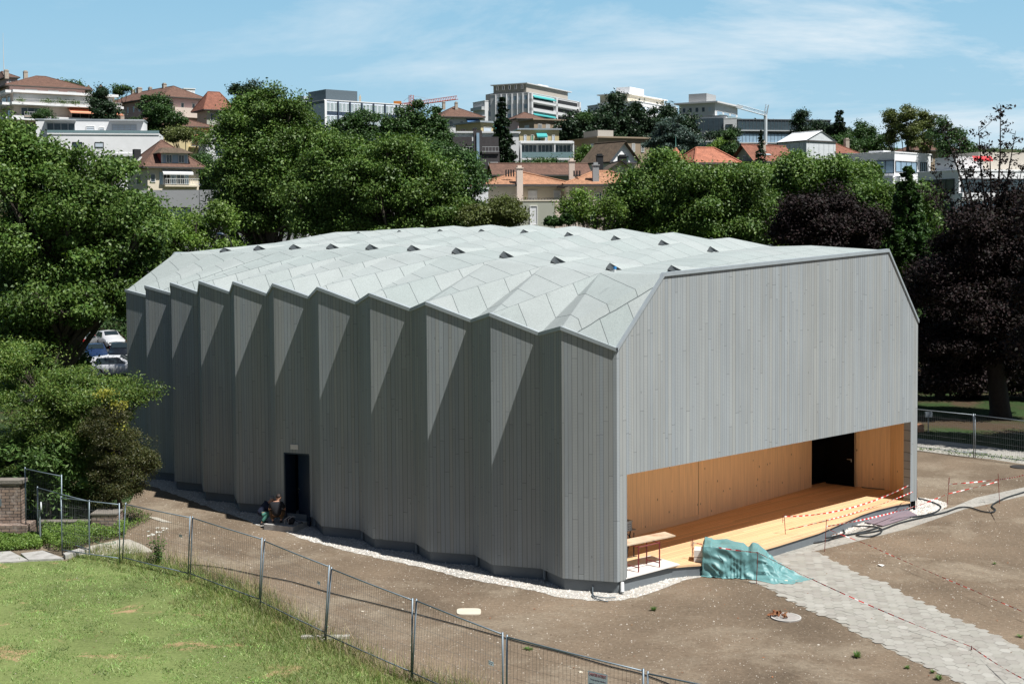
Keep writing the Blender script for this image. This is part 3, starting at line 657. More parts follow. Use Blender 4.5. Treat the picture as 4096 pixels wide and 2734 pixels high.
# hexagonal paving
cp = ZG(3072, 2050, (0, 300), (-140, 640), (0, 690), (200, 800), (370, 890), (610, 980), (870, 1135), (1060, 1220), (1230, 1310), (1450, 1410), (1780, 1560), (2200, 1800), (3300, 1900), (2900, 1500), (2347, 1250), (2100, 1130), (1820, 1020), (1540, 880), (1250, 750), (1090, 650), (840, 570), (650, 465), (470, 372))
strip2 = ZG(3072, 1550, (420, 1500), (840, 1400), (1280, 1292), (1800, 1112), (2040, 1062), (2347, 990), (2700, 900)) + ZG(3072, 1550, (2700, 830), (2347, 912), (1900, 1008), (1700, 1092), (1560, 1130), (1360, 1182), (1040, 1262), (850, 1292), (350, 1440), (180, 1458), (90, 1437)) + ZG(2300, 1650, (1850, 1203), (1610, 1262), (1480, 1300), (1420, 1420), (1780, 1560))
sheet('path', strip2[:-3] + [onz(*Z(2300, 1650, 1480, 1330)), onz(*Z(3072, 2050, -140, 400)), onz(*Z(3072, 2050, 0, 300)), onz(*Z(3072, 2050, 300, 340))], .004, M_conc)
M_joint = speck_mat('sandy_joint', (.32, .30, .26), None, var=.12)
sheet('path', jitter(cp+[cp[0]], .05, .15)[:-1], .002, M_joint)
M_hex = rnd_mat('hexagonal_pavers', ((.29, .275, .245), (.33, .315, .285), (.36, .35, .315), (.31, .30, .265), (.40, .39, .355)))
HV, HF = [], []; hr = .165; d0_ = (onz(*Z(3072, 2050, 1450, 1410)) - onz(*Z(3072, 2050, 370, 890))).normalized(); d1_ = Vector((-d0_.y, d0_.x, 0)); o_ = onz(*Z(3072, 2050, 600, 700))
cpn = [(p.x, p.y) for p in cp]
for i in range(-60, 70):
    for j in range(-48, 48):
        c_ = o_ + d0_*(hr*1.5*i) + d1_*(hr*math.sqrt(3)*(j+.5*(i % 2)))
        if not inpoly(cpn, np.array([c_.x]), np.array([c_.y]))[0]: continue
        r = hr-.0035; tz = random.uniform(.012, .017); tl_ = [random.uniform(-.0015, .0015) for _ in range(2)]
        b_ = len(HV)
        for k in range(6):
            a = k*math.pi/3; p = c_ + d0_*(r*math.cos(a)) + d1_*(r*math.sin(a)); HV.append((p.x, p.y, tz+tl_[0]*math.cos(a)+tl_[1]*math.sin(a)))
        HF.append(tuple(range(b_, b_+6)))
me = bpy.data.meshes.new('paving'); me.from_pydata(HV, [], HF); me.materials.append(M_hex); o = bpy.data.objects.new('paving', me); COL.objects.link(o); tag(o, 'pale concrete path of hexagonal pavers crossing the bare soil', 'paving', kind='structure')
# ------------------------------------------------------------------ grass
def blades(P, n, h0, h1, w0, seed, lean=.5, z=.008, mask=None):
    rng = np.random.default_rng(seed); X, Y = samp(P, n, rng)
    if mask is not None:
        k = mask(X, Y, rng); X, Y = X[k], Y[k]
    k = len(X); h = rng.uniform(h0, h1, k); a = rng.uniform(0, 6.28, k); l = rng.normal(0, lean, (k, 2))*h[:, None]
    wx, wy = np.cos(a)*w0, np.sin(a)*w0; zz = np.full(k, z)
    V = np.stack([np.stack([X-wx, Y-wy, zz], -1), np.stack([X+wx, Y+wy, zz], -1), np.stack([X+l[:, 0], Y+l[:, 1], z+h], -1)], 1)
    return V.reshape(-1, 3), np.arange(k*3).reshape(-1, 3)
def leafmat(name, cols, trans=.18, rough=.5, nscale=.35, nvar=.35, spec=.35):
    m = bpy.data.materials.new(name); m.use_nodes = True; t = m.node_tree; b = t.nodes['Principled BSDF']; b.inputs['Roughness'].default_value = rough; b.inputs['Specular IOR Level'].default_value = spec
    ge = N(t, 'ShaderNodeNewGeometry'); cr = N(t, 'ShaderNodeValToRGB')
    while len(cr.color_ramp.elements) < len(cols): cr.color_ramp.elements.new(.5)
    for k, c_ in enumerate(cols): cr.color_ramp.elements[k].position = k/(len(cols)-1); cr.color_ramp.elements[k].color = (*c_, 1)
    t.links.new(ge.outputs['Random Per Island'], cr.inputs[0])
    tcx = N(t, 'ShaderNodeTexCoord'); n = N(t, 'ShaderNodeTexNoise', i={'Scale': nscale, 'Detail': 3}); t.links.new(tcx.outputs['Object'], n.inputs['Vector'])
    r = N(t, 'ShaderNodeMapRange', i={1: .3, 2: .7, 3: 1-nvar, 4: 1+nvar}); t.links.new(n.outputs['Fac'], r.inputs[0])
    s = N(t, 'ShaderNodeVectorMath', operation='SCALE'); t.links.new(cr.outputs[0], s.inputs[0]); t.links.new(r.outputs[0], s.inputs['Scale']); t.links.new(s.outputs[0], b.inputs['Base Color'])
    tr = N(t, 'ShaderNodeBsdfTranslucent'); s3 = N(t, 'ShaderNodeVectorMath', operation='MULTIPLY', i={1: (1.25, 1.35, .55)}); t.links.new(s.outputs[0], s3.inputs[0]); t.links.new(s3.outputs[0], tr.inputs['Color'])
    mx = N(t, 'ShaderNodeMixShader', i={0: trans}); t.links.new(b.outputs[0], mx.inputs[1]); t.links.new(tr.outputs[0], mx.inputs[2])
    t.links.new(mx.outputs[0], t.nodes['Material Output'].inputs['Surface'])
    return m
M_blade = leafmat('mown_grass', ((.11, .215, .05), (.20, .335, .085), (.36, .43, .18), (.15, .28, .065)), nscale=1.3, nvar=.5)
M_tall = leafmat('long_grass', ((.09, .16, .03), (.15, .22, .05), (.30, .28, .12), (.12, .18, .04), (.42, .36, .2)), nscale=.8)
M_straw = leafmat('dry_straw', ((.45, .38, .22), (.38, .30, .17), (.52, .45, .28)), nscale=.8)
from mathutils import noise as mn
def worn(X, Y, rng):
    q = np.array([mn.noise(Vector((x*.55, y*.55+x*.3, 2.)))+.5*mn.noise(Vector((x*1.7, y*1.7, 8.))) for x, y in zip(X, Y)]); return rng.uniform(0, 1, len(X)) > np.clip((q-.05)*3.4, 0, .96)
V1, F1 = blades(lawn_poly, 300000, .018, .05, .009, 11, lean=.7, mask=worn)
V1b, F1b = blades(lawn_poly, 110000, .04, .10, .012, 12, lean=.8, mask=lambda X, Y, rng: rng.uniform(0, 1, len(X)) < np.clip(np.array([mn.noise(Vector((x*1.1, y*1.1, 5.)))+.6*mn.noise(Vector((x*3.5, y*3.5, 9.))) for x, y in zip(X, Y)])*2.2, 0, 1))
F1 = np.concatenate([F1, F1b+len(V1)]); V1 = np.concatenate([V1, V1b])
tag(npmesh('grass', V1, F1, M_blade, nper=3), 'short mown green grass on the lawn at lower left', 'grass', kind='stuff')
# band of long grass along the fence foot
edge = [Vector(p) for p in lawn_edge[4:]]
def band(w0, w1, a=0, b=None):
    e = edge[a:b]; up = [p+Vector((.35, .95, 0))*w0 for p in e]; dn = [p-Vector((.35, .95, 0))*w1 for p in e]; return up + dn[::-1]
VV, FF = [], []; nb = 0
for P, n, h0, h1, w_, sd_, le in ((band(.35, 1.1), 28000, .10, .32, .008, 21, .45), (band(.5, .5), 18000, .15, .50, .007, 22, .4), (band(.15, 2.6, 4), 30000, .05, .18, .008, 23, .5), (band(.2, 1.6, 0, 9), 14000, .08, .3, .008, 24, .5)):
    v, f = blades(P, n, h0, h1, w_, sd_, le); VV.append(v); FF.append(f+nb); nb += len(v)
tag(npmesh('grass', np.concatenate(VV), np.concatenate(FF), M_tall, nper=3), 'long unmown grass growing along the foot of the site fence', 'grass', kind='stuff')
VV, FF = [], []; nb = 0
for P, n, h0, h1, sd_ in ((band(.75, .15, 2), 9000, .2, .62, 31), (band(.3, .6, 5), 5000, .2, .5, 32)):
    v, f = blades(P, n, h0, h1, .006, sd_, .35); VV.append(v); FF.append(f+nb); nb += len(v)
tag(npmesh('grass', np.concatenate(VV), np.concatenate(FF), M_straw, nper=3), 'dry straw coloured grass stalks behind the site fence foot', 'grass', kind='stuff')
# ------------------------------------------------------------------ trees
M_bark = mat('bark', (.085, .07, .055), .95, .3, 6, bump=.6, bscale=12)
M_bark_d = mat('dark_bark', (.035, .028, .024), .95, .3, 6, bump=.6, bscale=12)
LM = {
 'mid': leafmat('leaf_mid_green', ((.042, .098, .018), (.082, .155, .030), (.150, .225, .052), (.055, .115, .020))),
 'lime': leafmat('leaf_light_green', ((.08, .16, .028), (.14, .235, .045), (.21, .30, .07), (.10, .18, .03)), trans=.25),
 'dark': leafmat('leaf_dark_green', ((.026, .062, .018), (.045, .10, .026), (.075, .135, .038))),
 'pine': leafmat('needles_dark', ((.014, .034, .016), (.024, .052, .022), (.034, .062, .025)), trans=.08),
 'blue': leafmat('needles_blue_green', ((.06, .10, .085), (.09, .135, .11), (.045, .08, .07)), trans=.08),
 'olive': leafmat('leaf_olive', ((.10, .13, .035), (.14, .165, .05), (.07, .10, .025))),
 'beech': leafmat('leaf_copper', ((.009, .007, .008), (.017, .011, .012), (.036, .021, .021), (.012, .016, .009)), trans=.10, spec=.2, rough=.65),
 'bush': leafmat('leaf_bush', ((.06, .13, .025), (.11, .195, .035), (.19, .25, .055), (.045, .10, .02))),
 'laurel': leafmat('leaf_laurel', ((.055, .12, .025), (.09, .17, .04), (.12, .19, .05)), trans=.15, spec=.3, rough=.5),
 'box': leafmat('leaf_box', ((.035, .05, .015), (.06, .075, .02), (.11, .10, .035), (.03, .045, .012))),
 'yellow': leafmat('leaf_yellow', ((.30, .30, .04), (.4, .38, .06), (.2, .25, .04))),
}
def leafquads(P, Nn, size, rng, aspect=.55):
    k = len(P); u = rng.normal(size=(k, 3)); u -= Nn*(u*Nn).sum(1)[:, None]; u /= np.linalg.norm(u, axis=1)[:, None]+1e-9; v = np.cross(Nn, u)
    s = size*rng.uniform(.6, 1.35, k)[:, None]; u = u*s*.5; v = v*s*.5*aspect
    V = np.stack([P-u, P+v-u*.1, P+u, P-v-u*.1], 1); V[:, 1] += Nn*s*.0
    return V.reshape(-1, 3)
def foliage(blobs, n, size, seed, rc=.2, flat=.6, shell=.55, up=.25, aspect=.55, spread=.5, clump=None):
    """blobs: (centre, (rx,ry,rz)) in world metres -> vertices of leaf quads gathered in clumps"""
    rng = np.random.default_rng(seed); W = np.array([r[0]*r[2] for c_, r in blobs]); W = W/W.sum(); out_, cc = [], []
    for (c_, r), w_ in zip(blobs, W):
        m_ = max(30, int(n*w_)); cr_ = clump if clump else rc*(r[0]*r[1]*r[2])**(1/3)
        nc = max(6, int(1.9*(r[0]*r[2]*4*shell)/(cr_*cr_)))
        d = rng.normal(size=(nc, 3)); d[:, 2] = d[:, 2]*.9+up; d /= np.linalg.norm(d, axis=1)[:, None]
        rad = rng.uniform(shell, 1.02, nc)**.8; C_ = np.array(c_)+d*np.array(r)*rad[:, None]*(1+rng.normal(0, .07, nc))[:, None]
        wt = rng.uniform(.25, 1.6, nc)**1.5; idx = rng.choice(nc, m_, p=wt/wt.sum()); sc = rng.uniform(.5, 1.5, nc)[idx]
        off = rng.normal(size=(m_, 3)); off /= np.linalg.norm(off, axis=1)[:, None]; off *= (rng.uniform(.1, 1, m_)[:, None]**spread)*(1+.22*np.minimum(np.abs(rng.normal(size=(m_, 1)))**1.6, 3.))
        P = C_[idx]+off*cr_*sc[:, None]*np.array((1, 1, flat)); Nn = off*.45+rng.normal(size=(m_, 3))*.65+np.array((0, 0, .5)); Nn /= np.linalg.norm(Nn, axis=1)[:, None]
        out_.append(leafquads(P, Nn, size, rng, aspect)); cc.append(C_)
    return np.concatenate(out_), cc
def trunk_mesh(root, base, height, r, blobs, cc, m, seed, nb=5, nt=26, lean=0.):
    rnd = random.Random(seed); mb = MB(); b = Vector(base); top = Vector((sum(c_[0] for c_, _ in blobs)/len(blobs), sum(c_[1] for c_, _ in blobs)/len(blobs), base[2]+height*.72))
    mid = b.lerp(top, .45)+Vector((rnd.uniform(-.3, .3), rnd.uniform(-.3, .3), 0))*r*3
    mb.tube([b-Vector((0, 0, .3)), b+Vector((0, 0, .4)), mid, top], [r*1.35, r, r*.7, r*.3], 9)
    for (c_, rr_), C_ in zip(blobs, cc):
        if rr_[0] < .42*blobs[0][1][0] and len(blobs) > 6: nt_ = 5
        else: nt_ = nt
        c_ = Vector(c_); s = b.lerp(mid, rnd.uniform(.6, 1.)) if rnd.random() < .5 else mid.lerp(top, rnd.uniform(0, .6)); q = s.lerp(c_, .5)+Vector((0, 0, rnd.uniform(.02, .12)*rr_[2]))
        mb.tube([s, q, c_], [r*.4, r*.25, r*.12], 6, cap=False)
        for k in range(nt_):
            t_ = Vector(C_[rnd.randrange(len(C_))]); s2 = q.lerp(c_, rnd.random()); mb.tube([s2, s2.lerp(t_, .5)+Vector((0, 0, rnd.uniform(-.1, .25))), t_], [r*.11, r*.07, .012], 4, cap=False)
    return mb.build('trunk', m, root, smooth=True)
TSEED = [100]
def ptree(kind, label, Y, px, leaf='mid', n=20000, size=.25, cat='tree', group=None, tr=.3, depth=1., zbase=None, bx=None, flat=.6, rc=.2, shell=.55, m=None, extra=0, nt=22, up=.25, aspect=.55, clump=None, name=None, trunk=True, spread=.5, tw=.0):
    """px: crown blobs in 2349-wide photo coordinates (cx, cy, rx, ry[, dY]); stands at distance Y"""
    TSEED[0] += 1; sd_ = TSEED[0]; blobs = []
    if clump: clump *= .92
    if 50 < Y < 130: n = int(n*2.0); size *= .70
    elif 130 <= Y < 400: n = int(n*1.5); size *= .8
    elif Y > 35: n = int(n*1.3); size *= .86
    for q in px:
        dy = q[4] if len(q) > 4 else 0; yy = Y+dy; c_ = aty(q[0]*PX, q[1]*PX, yy); k = yy*PX/F; blobs.append((tuple(c_), (q[2]*k, q[2]*k*depth, q[3]*k)))
    if cat == 'tree' and Y < 420 and leaf != 'beech':
        rs_ = random.Random(sd_*7); extra_ = []
        for (c_, r) in blobs:
            for q in range(5 if Y < 130 else 2):
                a = rs_.uniform(-.5, 3.6); f = rs_.uniform(.74, .98); el_ = rs_.uniform(-1, 1); k = rs_.uniform(.20, .34)
                extra_.append(((c_[0]+math.cos(a)*r[0]*f, c_[1]+el_*r[1]*.7, c_[2]+math.sin(a)*r[2]*f), (r[0]*k*rs_.uniform(.8, 1.5), r[1]*k, r[2]*k*rs_.uniform(.6, 1.0))))
        blobs = [(c_, (r[0]*.90, r[1]*.90, r[2]*.88)) for c_, r in blobs] + extra_
    cx = bx*PX if bx is not None else sum(q[0] for q in px)/len(px)*PX; b = aty(cx, 1000, Y); zb = terr(b.x, Y) if zbase is None else zbase; base = Vector((b.x, Y, zb))
    root = empty(kind, base, label, cat, group)
    V, cc = foliage(blobs, n, size, sd_, rc, flat, shell, up, aspect, spread, clump)
    ztop = max(c_[2]+r[2] for c_, r in blobs)
    npmesh('crown' if cat == 'tree' else 'foliage', V-np.array(base), np.arange(len(V)).reshape(-1, 4), LM[leaf], root)
    if trunk: trunk_mesh(root, base, ztop-zb, tr, blobs, cc, m or M_bark, sd_, nt=nt)
    return root
def conifer(kind, label, u, ytop, ybot, Y, wpx, leaf='pine', n=8000, size=.5, group=None, tiers=11, m=None, droop=.35, top=.12, cat='tree', zb=None):
    TSEED[0] += 1; sd_ = TSEED[0]; rng = np.random.default_rng(sd_); T = aty(u*PX, ytop*PX, Y); Bp = aty(u*PX, ybot*PX, Y); Rr = wpx*PX*Y/F; zbase = terr(T.x, Y) if zb is None else zb
    Hh = T.z-Bp.z; P, Nn = [], []; mb = MB(); base = Vector((T.x, Y, zbase)); mb.tube([base-Vector((0, 0, .3)), Vector((T.x, Y, T.z-.2))], Rr*.07+.05, 7, r2=.03)
    for k in range(tiers*2):
        f = (k+rng.uniform(0, .8))/(tiers*2); z = T.z-Hh*f; r = Rr*(top+(1-top)*f**.85)*rng.uniform(.82, 1.1); nbr = int(5+7*f)
        for q in range(nbr):
            a = rng.uniform(0, 6.28); L_ = r*rng.uniform(.75, 1.12); m_ = max(6, int(n/(tiers*2*nbr)*(.3+1.4*f)*1.0)); t = rng.uniform(.12, 1, m_)**.7
            wdt = L_*.22*(1.15-t); x = np.cos(a)*L_*t+rng.normal(0, 1, m_)*wdt; y = np.sin(a)*L_*t+rng.normal(0, 1, m_)*wdt; zz = z-droop*L_*t**1.3+rng.normal(0, .05*L_+.05, m_)
            P.append(np.stack([x+T.x, y+Y, zz], -1)); nn = rng.normal(size=(m_, 3))*.5+np.array((0, 0, .9)); Nn.append(nn/np.linalg.norm(nn, axis=1)[:, None])
            if q % 2 == 0: mb.tube([(T.x, Y, z), (T.x+math.cos(a)*L_*.8, Y+math.sin(a)*L_*.8, z-droop*L_*.7)], Rr*.012+.01, 4, r2=.008, cap=False)
    V = leafquads(np.concatenate(P), np.concatenate(Nn), size, rng, .4); root = empty(kind, base, label, cat, group)
    npmesh('crown', V-np.array(base), np.arange(len(V)).reshape(-1, 4), LM[leaf], root); mb.build('trunk', m or M_bark_d, root, smooth=True); return root
g1 = 'broadleaf trees behind the hall'; g2 = 'shrubs at the left corner'
# left foreground mass
ptree('broadleaf_tree', 'big light green tree filling the left edge above the shrubs', 62, [(50, 380, 90, 80), (150, 430, 120, 100), (240, 510, 110, 110), (90, 560, 150, 140), (230, 640, 110, 110), (60, 700, 120, 90), (140, 715, 110, 50, -3), (285, 500, 36, 44), (10, 320, 60, 40), (310, 600, 50, 80), (60, 780, 110, 60), (262, 690, 46, 44)], 'mid', n=90000, size=.26, tr=.45, bx=110, zbase=0, clump=.85, nt=16)
ptree('maple_tree', 'loose light green maple in front of the grey concrete house', 88, [(385, 515, 45, 40), (440, 535, 50, 45), (490, 500, 35, 40), (380, 600, 60, 50), (450, 620, 60, 40), (340, 550, 45, 50), (510, 590, 35, 40)], 'lime', n=15000, size=.30, tr=.25, bx=425, zbase=0, clump=1.0, nt=12, group=g1)
ptree('hornbeam_tree', 'tallest green tree left of centre, reaching above the white office', 112, [(620, 270, 75, 60), (560, 300, 50, 60), (680, 300, 60, 70), (600, 360, 95, 70), (560, 420, 70, 60), (640, 430, 110, 70), (700, 370, 60, 80), (600, 490, 90, 60), (560, 530, 50, 40), (650, 505, 50, 36), (520, 480, 40, 50)], 'mid', n=85000, size=.34, tr=.5, bx=620, zbase=0, clump=1.25, nt=14, group=g1)
ptree('hornbeam_tree', 'green tree with a white wall showing through its lower crown', 106, [(760, 380, 70, 60), (810, 420, 80, 70), (730, 450, 60, 60), (790, 490, 70, 45), (740, 510, 60, 40)], 'mid', n=40000, size=.33, tr=.4, bx=770, zbase=0, clump=1.2, nt=14, group=g1)
ptree('hornbeam_tree', 'broad green tree behind the middle of the pale roof', 104, [(900, 370, 80, 50), (860, 430, 90, 60), (950, 420, 90, 60), (900, 480, 110, 50), (1000, 470, 70, 50), (880, 520, 90, 26), (980, 515, 60, 26)], 'mid', n=62000, size=.33, tr=.45, bx=910, zbase=0, clump=1.2, nt=14, group=g1)
ptree('hornbeam_tree', 'green tree just left of the orange roofed houses', 108, [(1010, 380, 60, 50), (1040, 430, 60, 50), (1030, 480, 60, 45), (1080, 500, 40, 30)], 'dark', n=32000, size=.33, tr=.4, bx=1030, zbase=0, clump=1.1, nt=14, group=g1)
ptree('shrub', 'yellow green thicket at the foot of the orange roofed houses', 100, [(1100, 490, 45, 30), (1150, 495, 40, 26)], 'olive', n=14000, size=.28, cat='shrub', tr=.12, zbase=0, clump=.9, bx=1125)
ptree('young_tree', 'thin young tree in front of the cream terrace house', 98, [(1300, 490, 22, 28), (1335, 475, 28, 32), (1360, 500, 25, 25), (1400, 480, 18, 30)], 'lime', n=4500, size=.26, tr=.1, bx=1335, zbase=0, clump=.7, nt=14)
ptree('shrub', 'dark rounded shrub under the grey garden wall', 97, [(1270, 508, 22, 12), (1300, 503, 18, 12)], 'dark', n=5000, size=.22, cat='shrub', tr=.08, zbase=0)
ptree('hornbeam_tree', 'dark green tree right of the orange roofs', 106, [(1500, 412, 44, 44), (1462, 452, 46, 46), (1510, 430, 70, 70), (1480, 490, 90, 40), (1450, 520, 60, 26), (1530, 525, 60, 26)], 'mid', n=46000, size=.34, tr=.4, bx=1480, zbase=0, clump=1.2, nt=14, group=g1)
ptree('hornbeam_tree', 'broad dark tree in the middle of the right hand row', 102, [(1580, 440, 80, 56), (1645, 455, 80, 56), (1600, 480, 110, 50), (1700, 450, 60, 60), (1620, 530, 90, 26), (1700, 530, 60, 40)], 'mid', n=60000, size=.33, tr=.45, bx=1620, zbase=0, clump=1.2, nt=14, group=g1)
ptree('lime_tree', 'bright yellow green tree below the white wrapped house', 120, [(1760, 425, 42, 36), (1730, 450, 50, 50), (1790, 460, 50, 50), (1760, 500, 60, 35), (1750, 540, 70, 30)], 'lime', n=26000, size=.36, tr=.35, bx=1760, zbase=0, clump=1.2, nt=12, group=g1)
ptree('broadleaf_tree', 'green tree with an uneven top before the white modern villa', 110, [(1835, 392, 36, 36), (1905, 412, 66, 44), (1850, 430, 70, 50), (1950, 430, 45, 40)], 'mid', n=36000, size=.34, tr=.35, bx=1870, zbase=0, clump=1.15, nt=14, group=g1)
ptree('copper_beech', 'rounded dark purple beech behind the right end of the roof', 84, [(1895, 488, 72, 52), (1845, 528, 52, 40), (1950, 528, 60, 44), (1900, 545, 100, 36)], 'beech', n=52000, size=.26, tr=.4, bx=1900, zbase=0, clump=.95, m=M_bark_d, nt=14)
conifer('fir_tree', 'green conifer rising between the two purple beeches', 2082, 382, 600, 84, 70, leaf='dark', n=26000, size=.26, tiers=14, droop=.15)
ptree('broadleaf_tree', 'green tree squeezed between the purple beeches above the gable', 88, [(2005, 470, 45, 45), (2110, 480, 45, 50), (2060, 510, 60, 55), (2100, 560, 60, 60), (2040, 590, 40, 50), (2080, 640, 60, 50)], 'mid', n=30000, size=.3, tr=.3, bx=2080, zbase=0, clump=1.0, nt=14)
# the great copper beech at the right edge, with an open twiggy top
bb = ptree('copper_beech', 'huge dark copper beech with a bare twiggy top at the right edge', 70, [(2210, 560, 90, 80), (2300, 600, 90, 90), (2190, 670, 90, 90), (2290, 720, 110, 90), (2180, 790, 80, 60), (2270, 830, 110, 60), (2350, 780, 80, 100), (2340, 480, 60, 70), (2170, 860, 40, 40), (2400, 650, 70, 110)], 'beech', n=110000, size=.24, tr=.55, bx=2298, zbase=0, clump=.9, m=M_bark_d, nt=26, shell=.35)
def twig_top(root, Y, u0, v0, tips, leaf, n_leaf, size, r0, seed):
    rnd = random.Random(seed); rng = np.random.default_rng(seed); mb = MB(); P = []
    for (u, v) in tips:
        a = aty(u0*PX, v0*PX, Y); b = aty(u*PX, v*PX, Y+rnd.uniform(-2.5, 2.5)); m1 = a.lerp(b, .35)+Vector((0, 0, -.25)); m2 = a.lerp(b, .7)+Vector((rnd.uniform(-.2, .2), 0, .1))
        pts = [a, m1, m2, b]; mb.tube(pts, [r0, r0*.6, r0*.35, .012], 5, cap=False)
        for k in range(22):
            t = rnd.uniform(.25, 1); q = (m1.lerp(m2, (t-.25)/.4) if t < .65 else m2.lerp(b, (t-.65)/.35)); d = Vector((rnd.uniform(-1, 1), rnd.uniform(-1, 1), rnd.uniform(-.1, 1)))*rnd.uniform(.3, .95)
            e = q+d; mb.tube([q, q+d*.5+Vector((0, 0, -.04)), e], [.022, .015, .008], 3, cap=False)
            for z_ in range(n_leaf):
                f = rnd.random()**.6; P.append(q+d*f+Vector((rnd.gauss(0, .09), rnd.gauss(0, .09), rnd.gauss(0, .09))))
    P = np.array(P); Nn = rng.normal(size=P.shape); Nn /= np.linalg.norm(Nn, axis=1)[:, None]; off = np.array(root.location)
    V = leafquads(P, Nn, size, rng, .6); npmesh('upper_crown', V-off, np.arange(len(V)).reshape(-1, 4), LM[leaf], root); mb.build('upper_branches', M_bark_d, root)
twig_top(bb, 70, 2280, 640, [(2295, 240), (2245, 290), (2330, 300), (2200, 330), (2165, 290), (2345, 380), (2130, 380), (2230, 390), (2310, 420), (2150, 450), (2390, 330), (2270, 330), (2120, 430), (2260, 470), (2350, 450)], 'beech', 13, .17, .13, 5)
ptree('copper_beech', 'second purple beech further back under the right edge', 86, [(2160, 700, 70, 80), (2260, 640, 110, 100), (2330, 720, 90, 110), (2230, 790, 110, 80)], 'beech', n=50000, size=.3, tr=.35, bx=2185, zbase=0, clump=1.1, m=M_bark_d, shell=.3)
ptree('copper_beech', 'added copper beech mostly beyond the right edge, shading the park grass', 60, [(2480, 520, 110, 110), (2560, 640, 120, 120), (2430, 700, 70, 80), (2600, 760, 120, 100), (2480, 800, 110, 70)], 'beech', n=42000, size=.3, tr=.45, bx=2560, zbase=0, clump=1.1, m=M_bark_d)  # added mostly out of view, to cast shade on the grass
ptree('copper_beech', 'dark low hanging beech boughs behind the corner of the hall', 78, [(2150, 760, 60, 70), (2140, 860, 50, 45), (2210, 880, 60, 36), (2290, 880, 60, 30), (2360, 860, 60, 50), (2180, 640, 60, 60)], 'beech', n=42000, size=.28, tr=.3, bx=2160, zbase=0, clump=1.0, m=M_bark_d, shell=.3)
# shrubs left of the hall
ptree('robinia_shrub', 'feathery green shrub with a branch reaching across the grey wall', 47, [(60, 840, 85, 60), (150, 890, 80, 50), (90, 930, 110, 70), (210, 930, 90, 70), (290, 900, 60, 34), (340, 903, 32, 12), (130, 1000, 110, 50), (290, 892, 36, 20), (60, 1060, 90, 60), (160, 1080, 80, 60)], 'bush', n=95000, size=.12, cat='shrub', tr=.14, zbase=0, bx=130, clump=.5, nt=20, spread=.6, group=g2, aspect=.35)
ptree('laurel_shrub', 'large leaved laurel shrub behind the brick wall', 46.2, [(40, 1060, 70, 60), (120, 1050, 80, 55), (190, 1090, 50, 50), (60, 1120, 70, 40), (140, 1140, 60, 40), (200, 1170, 45, 35), (20, 1150, 60, 40)], 'laurel', n=15000, size=.20, cat='shrub', tr=.1, zbase=0, bx=100, clump=.5, group=g2, aspect=.36)
ptree('box_shrub', 'dense small leaved dark shrub against the left end of the hall', 45.5, [(265, 1030, 60, 55), (310, 1070, 50, 45), (260, 1100, 60, 50), (240, 980, 50, 40), (345, 1055, 22, 14), (280, 1120, 40, 34), (240, 1150, 40, 30)], 'box', n=60000, size=.065, cat='shrub', tr=.1, zbase=0, bx=265, clump=.35, group=g2)
ptree('shrub', 'patch of yellowed leaves in the middle of the left shrubs', 45.4, [(250, 905, 35, 12), (270, 935, 25, 16), (262, 980, 14, 20), (255, 1040, 8, 20)], 'yellow', n=700, size=.09, cat='shrub', tr=.03, zbase=0, bx=240, clump=.3, group=g2, nt=2)
ptree('shrub', 'green undergrowth beneath the big tree at the left edge', 64, [(40, 790, 80, 50), (110, 780, 60, 50), (150, 830, 40, 40), (60, 860, 100, 50)], 'mid', n=30000, size=.24, cat='shrub', tr=.1, zbase=0, bx=80, clump=.7, nt=6)
# hillside trees
ptree('oak_tree', 'round blue green tree before the white office block', 260, [(800, 285, 35, 30), (840, 280, 30, 28), (820, 310, 45, 30)], 'dark', n=9000, size=.6, tr=.4, clump=1.6, nt=4)
g3 = 'columnar oaks on the hillside'
for u_, t_, lab in ((893, 268, 'leftmost and lowest of the columnar dark green trees'), (920, 250, 'second columnar tree under the red crane'), (955, 238, 'tallest columnar green tree under the red crane'), (1000, 250, 'rightmost broad columnar green tree beside the wooden house')):
    ptree('oak_tree', lab, 215, [(u_, t_+25, 14, 28), (u_+4, t_+60, 26, 34), (u_, t_+105, 34, 40)], 'dark', n=9000, size=.5, tr=.35, clump=1.3, nt=4, group=g3, aspect=.6)
conifer('spruce_tree', 'tall dark spruce right of the wooden house', 1152, 222, 400, 225, 42, n=16000, size=.6, tiers=16, droop=.4)
g4 = 'dark pines below the tower blocks'
for k, (u_, t_, w_, lab) in enumerate(((1310, 262, 26, 'leftmost dark pine beside the tower block'), (1345, 255, 30, 'second dark pine from the tower block'), (1385, 248, 30, 'dark pine left of the tallest pine'), (1415, 222, 24, 'tallest pine of the dark group'), (1455, 240, 28, 'dark pine right of the tallest pine'), (1500, 252, 26, 'dark pine behind the blue cedar'), (1535, 238, 26, 'dark pine above the blue cedar'), (1580, 262, 28, 'rightmost dark pine before the grey office'))):
    ptree('pine_tree', lab, 300+3*k, [(u_, t_+18, w_*.6, 22), (u_-4, t_+45, w_, 28), (u_+6, t_+75, w_*.9, 30)], 'pine', n=6500, size=.75, tr=.4, clump=1.7, nt=4, group=g4, m=M_bark_d)
ptree('cedar_tree', 'silvery blue cedar with a rounded crown', 258, [(1540, 305, 40, 34), (1515, 325, 34, 26), (1570, 325, 34, 28), (1540, 340, 50, 20)], 'blue', n=14000, size=.5, tr=.4, clump=1.1, nt=4, flat=.35)
g5 = 'trees among the hillside houses'
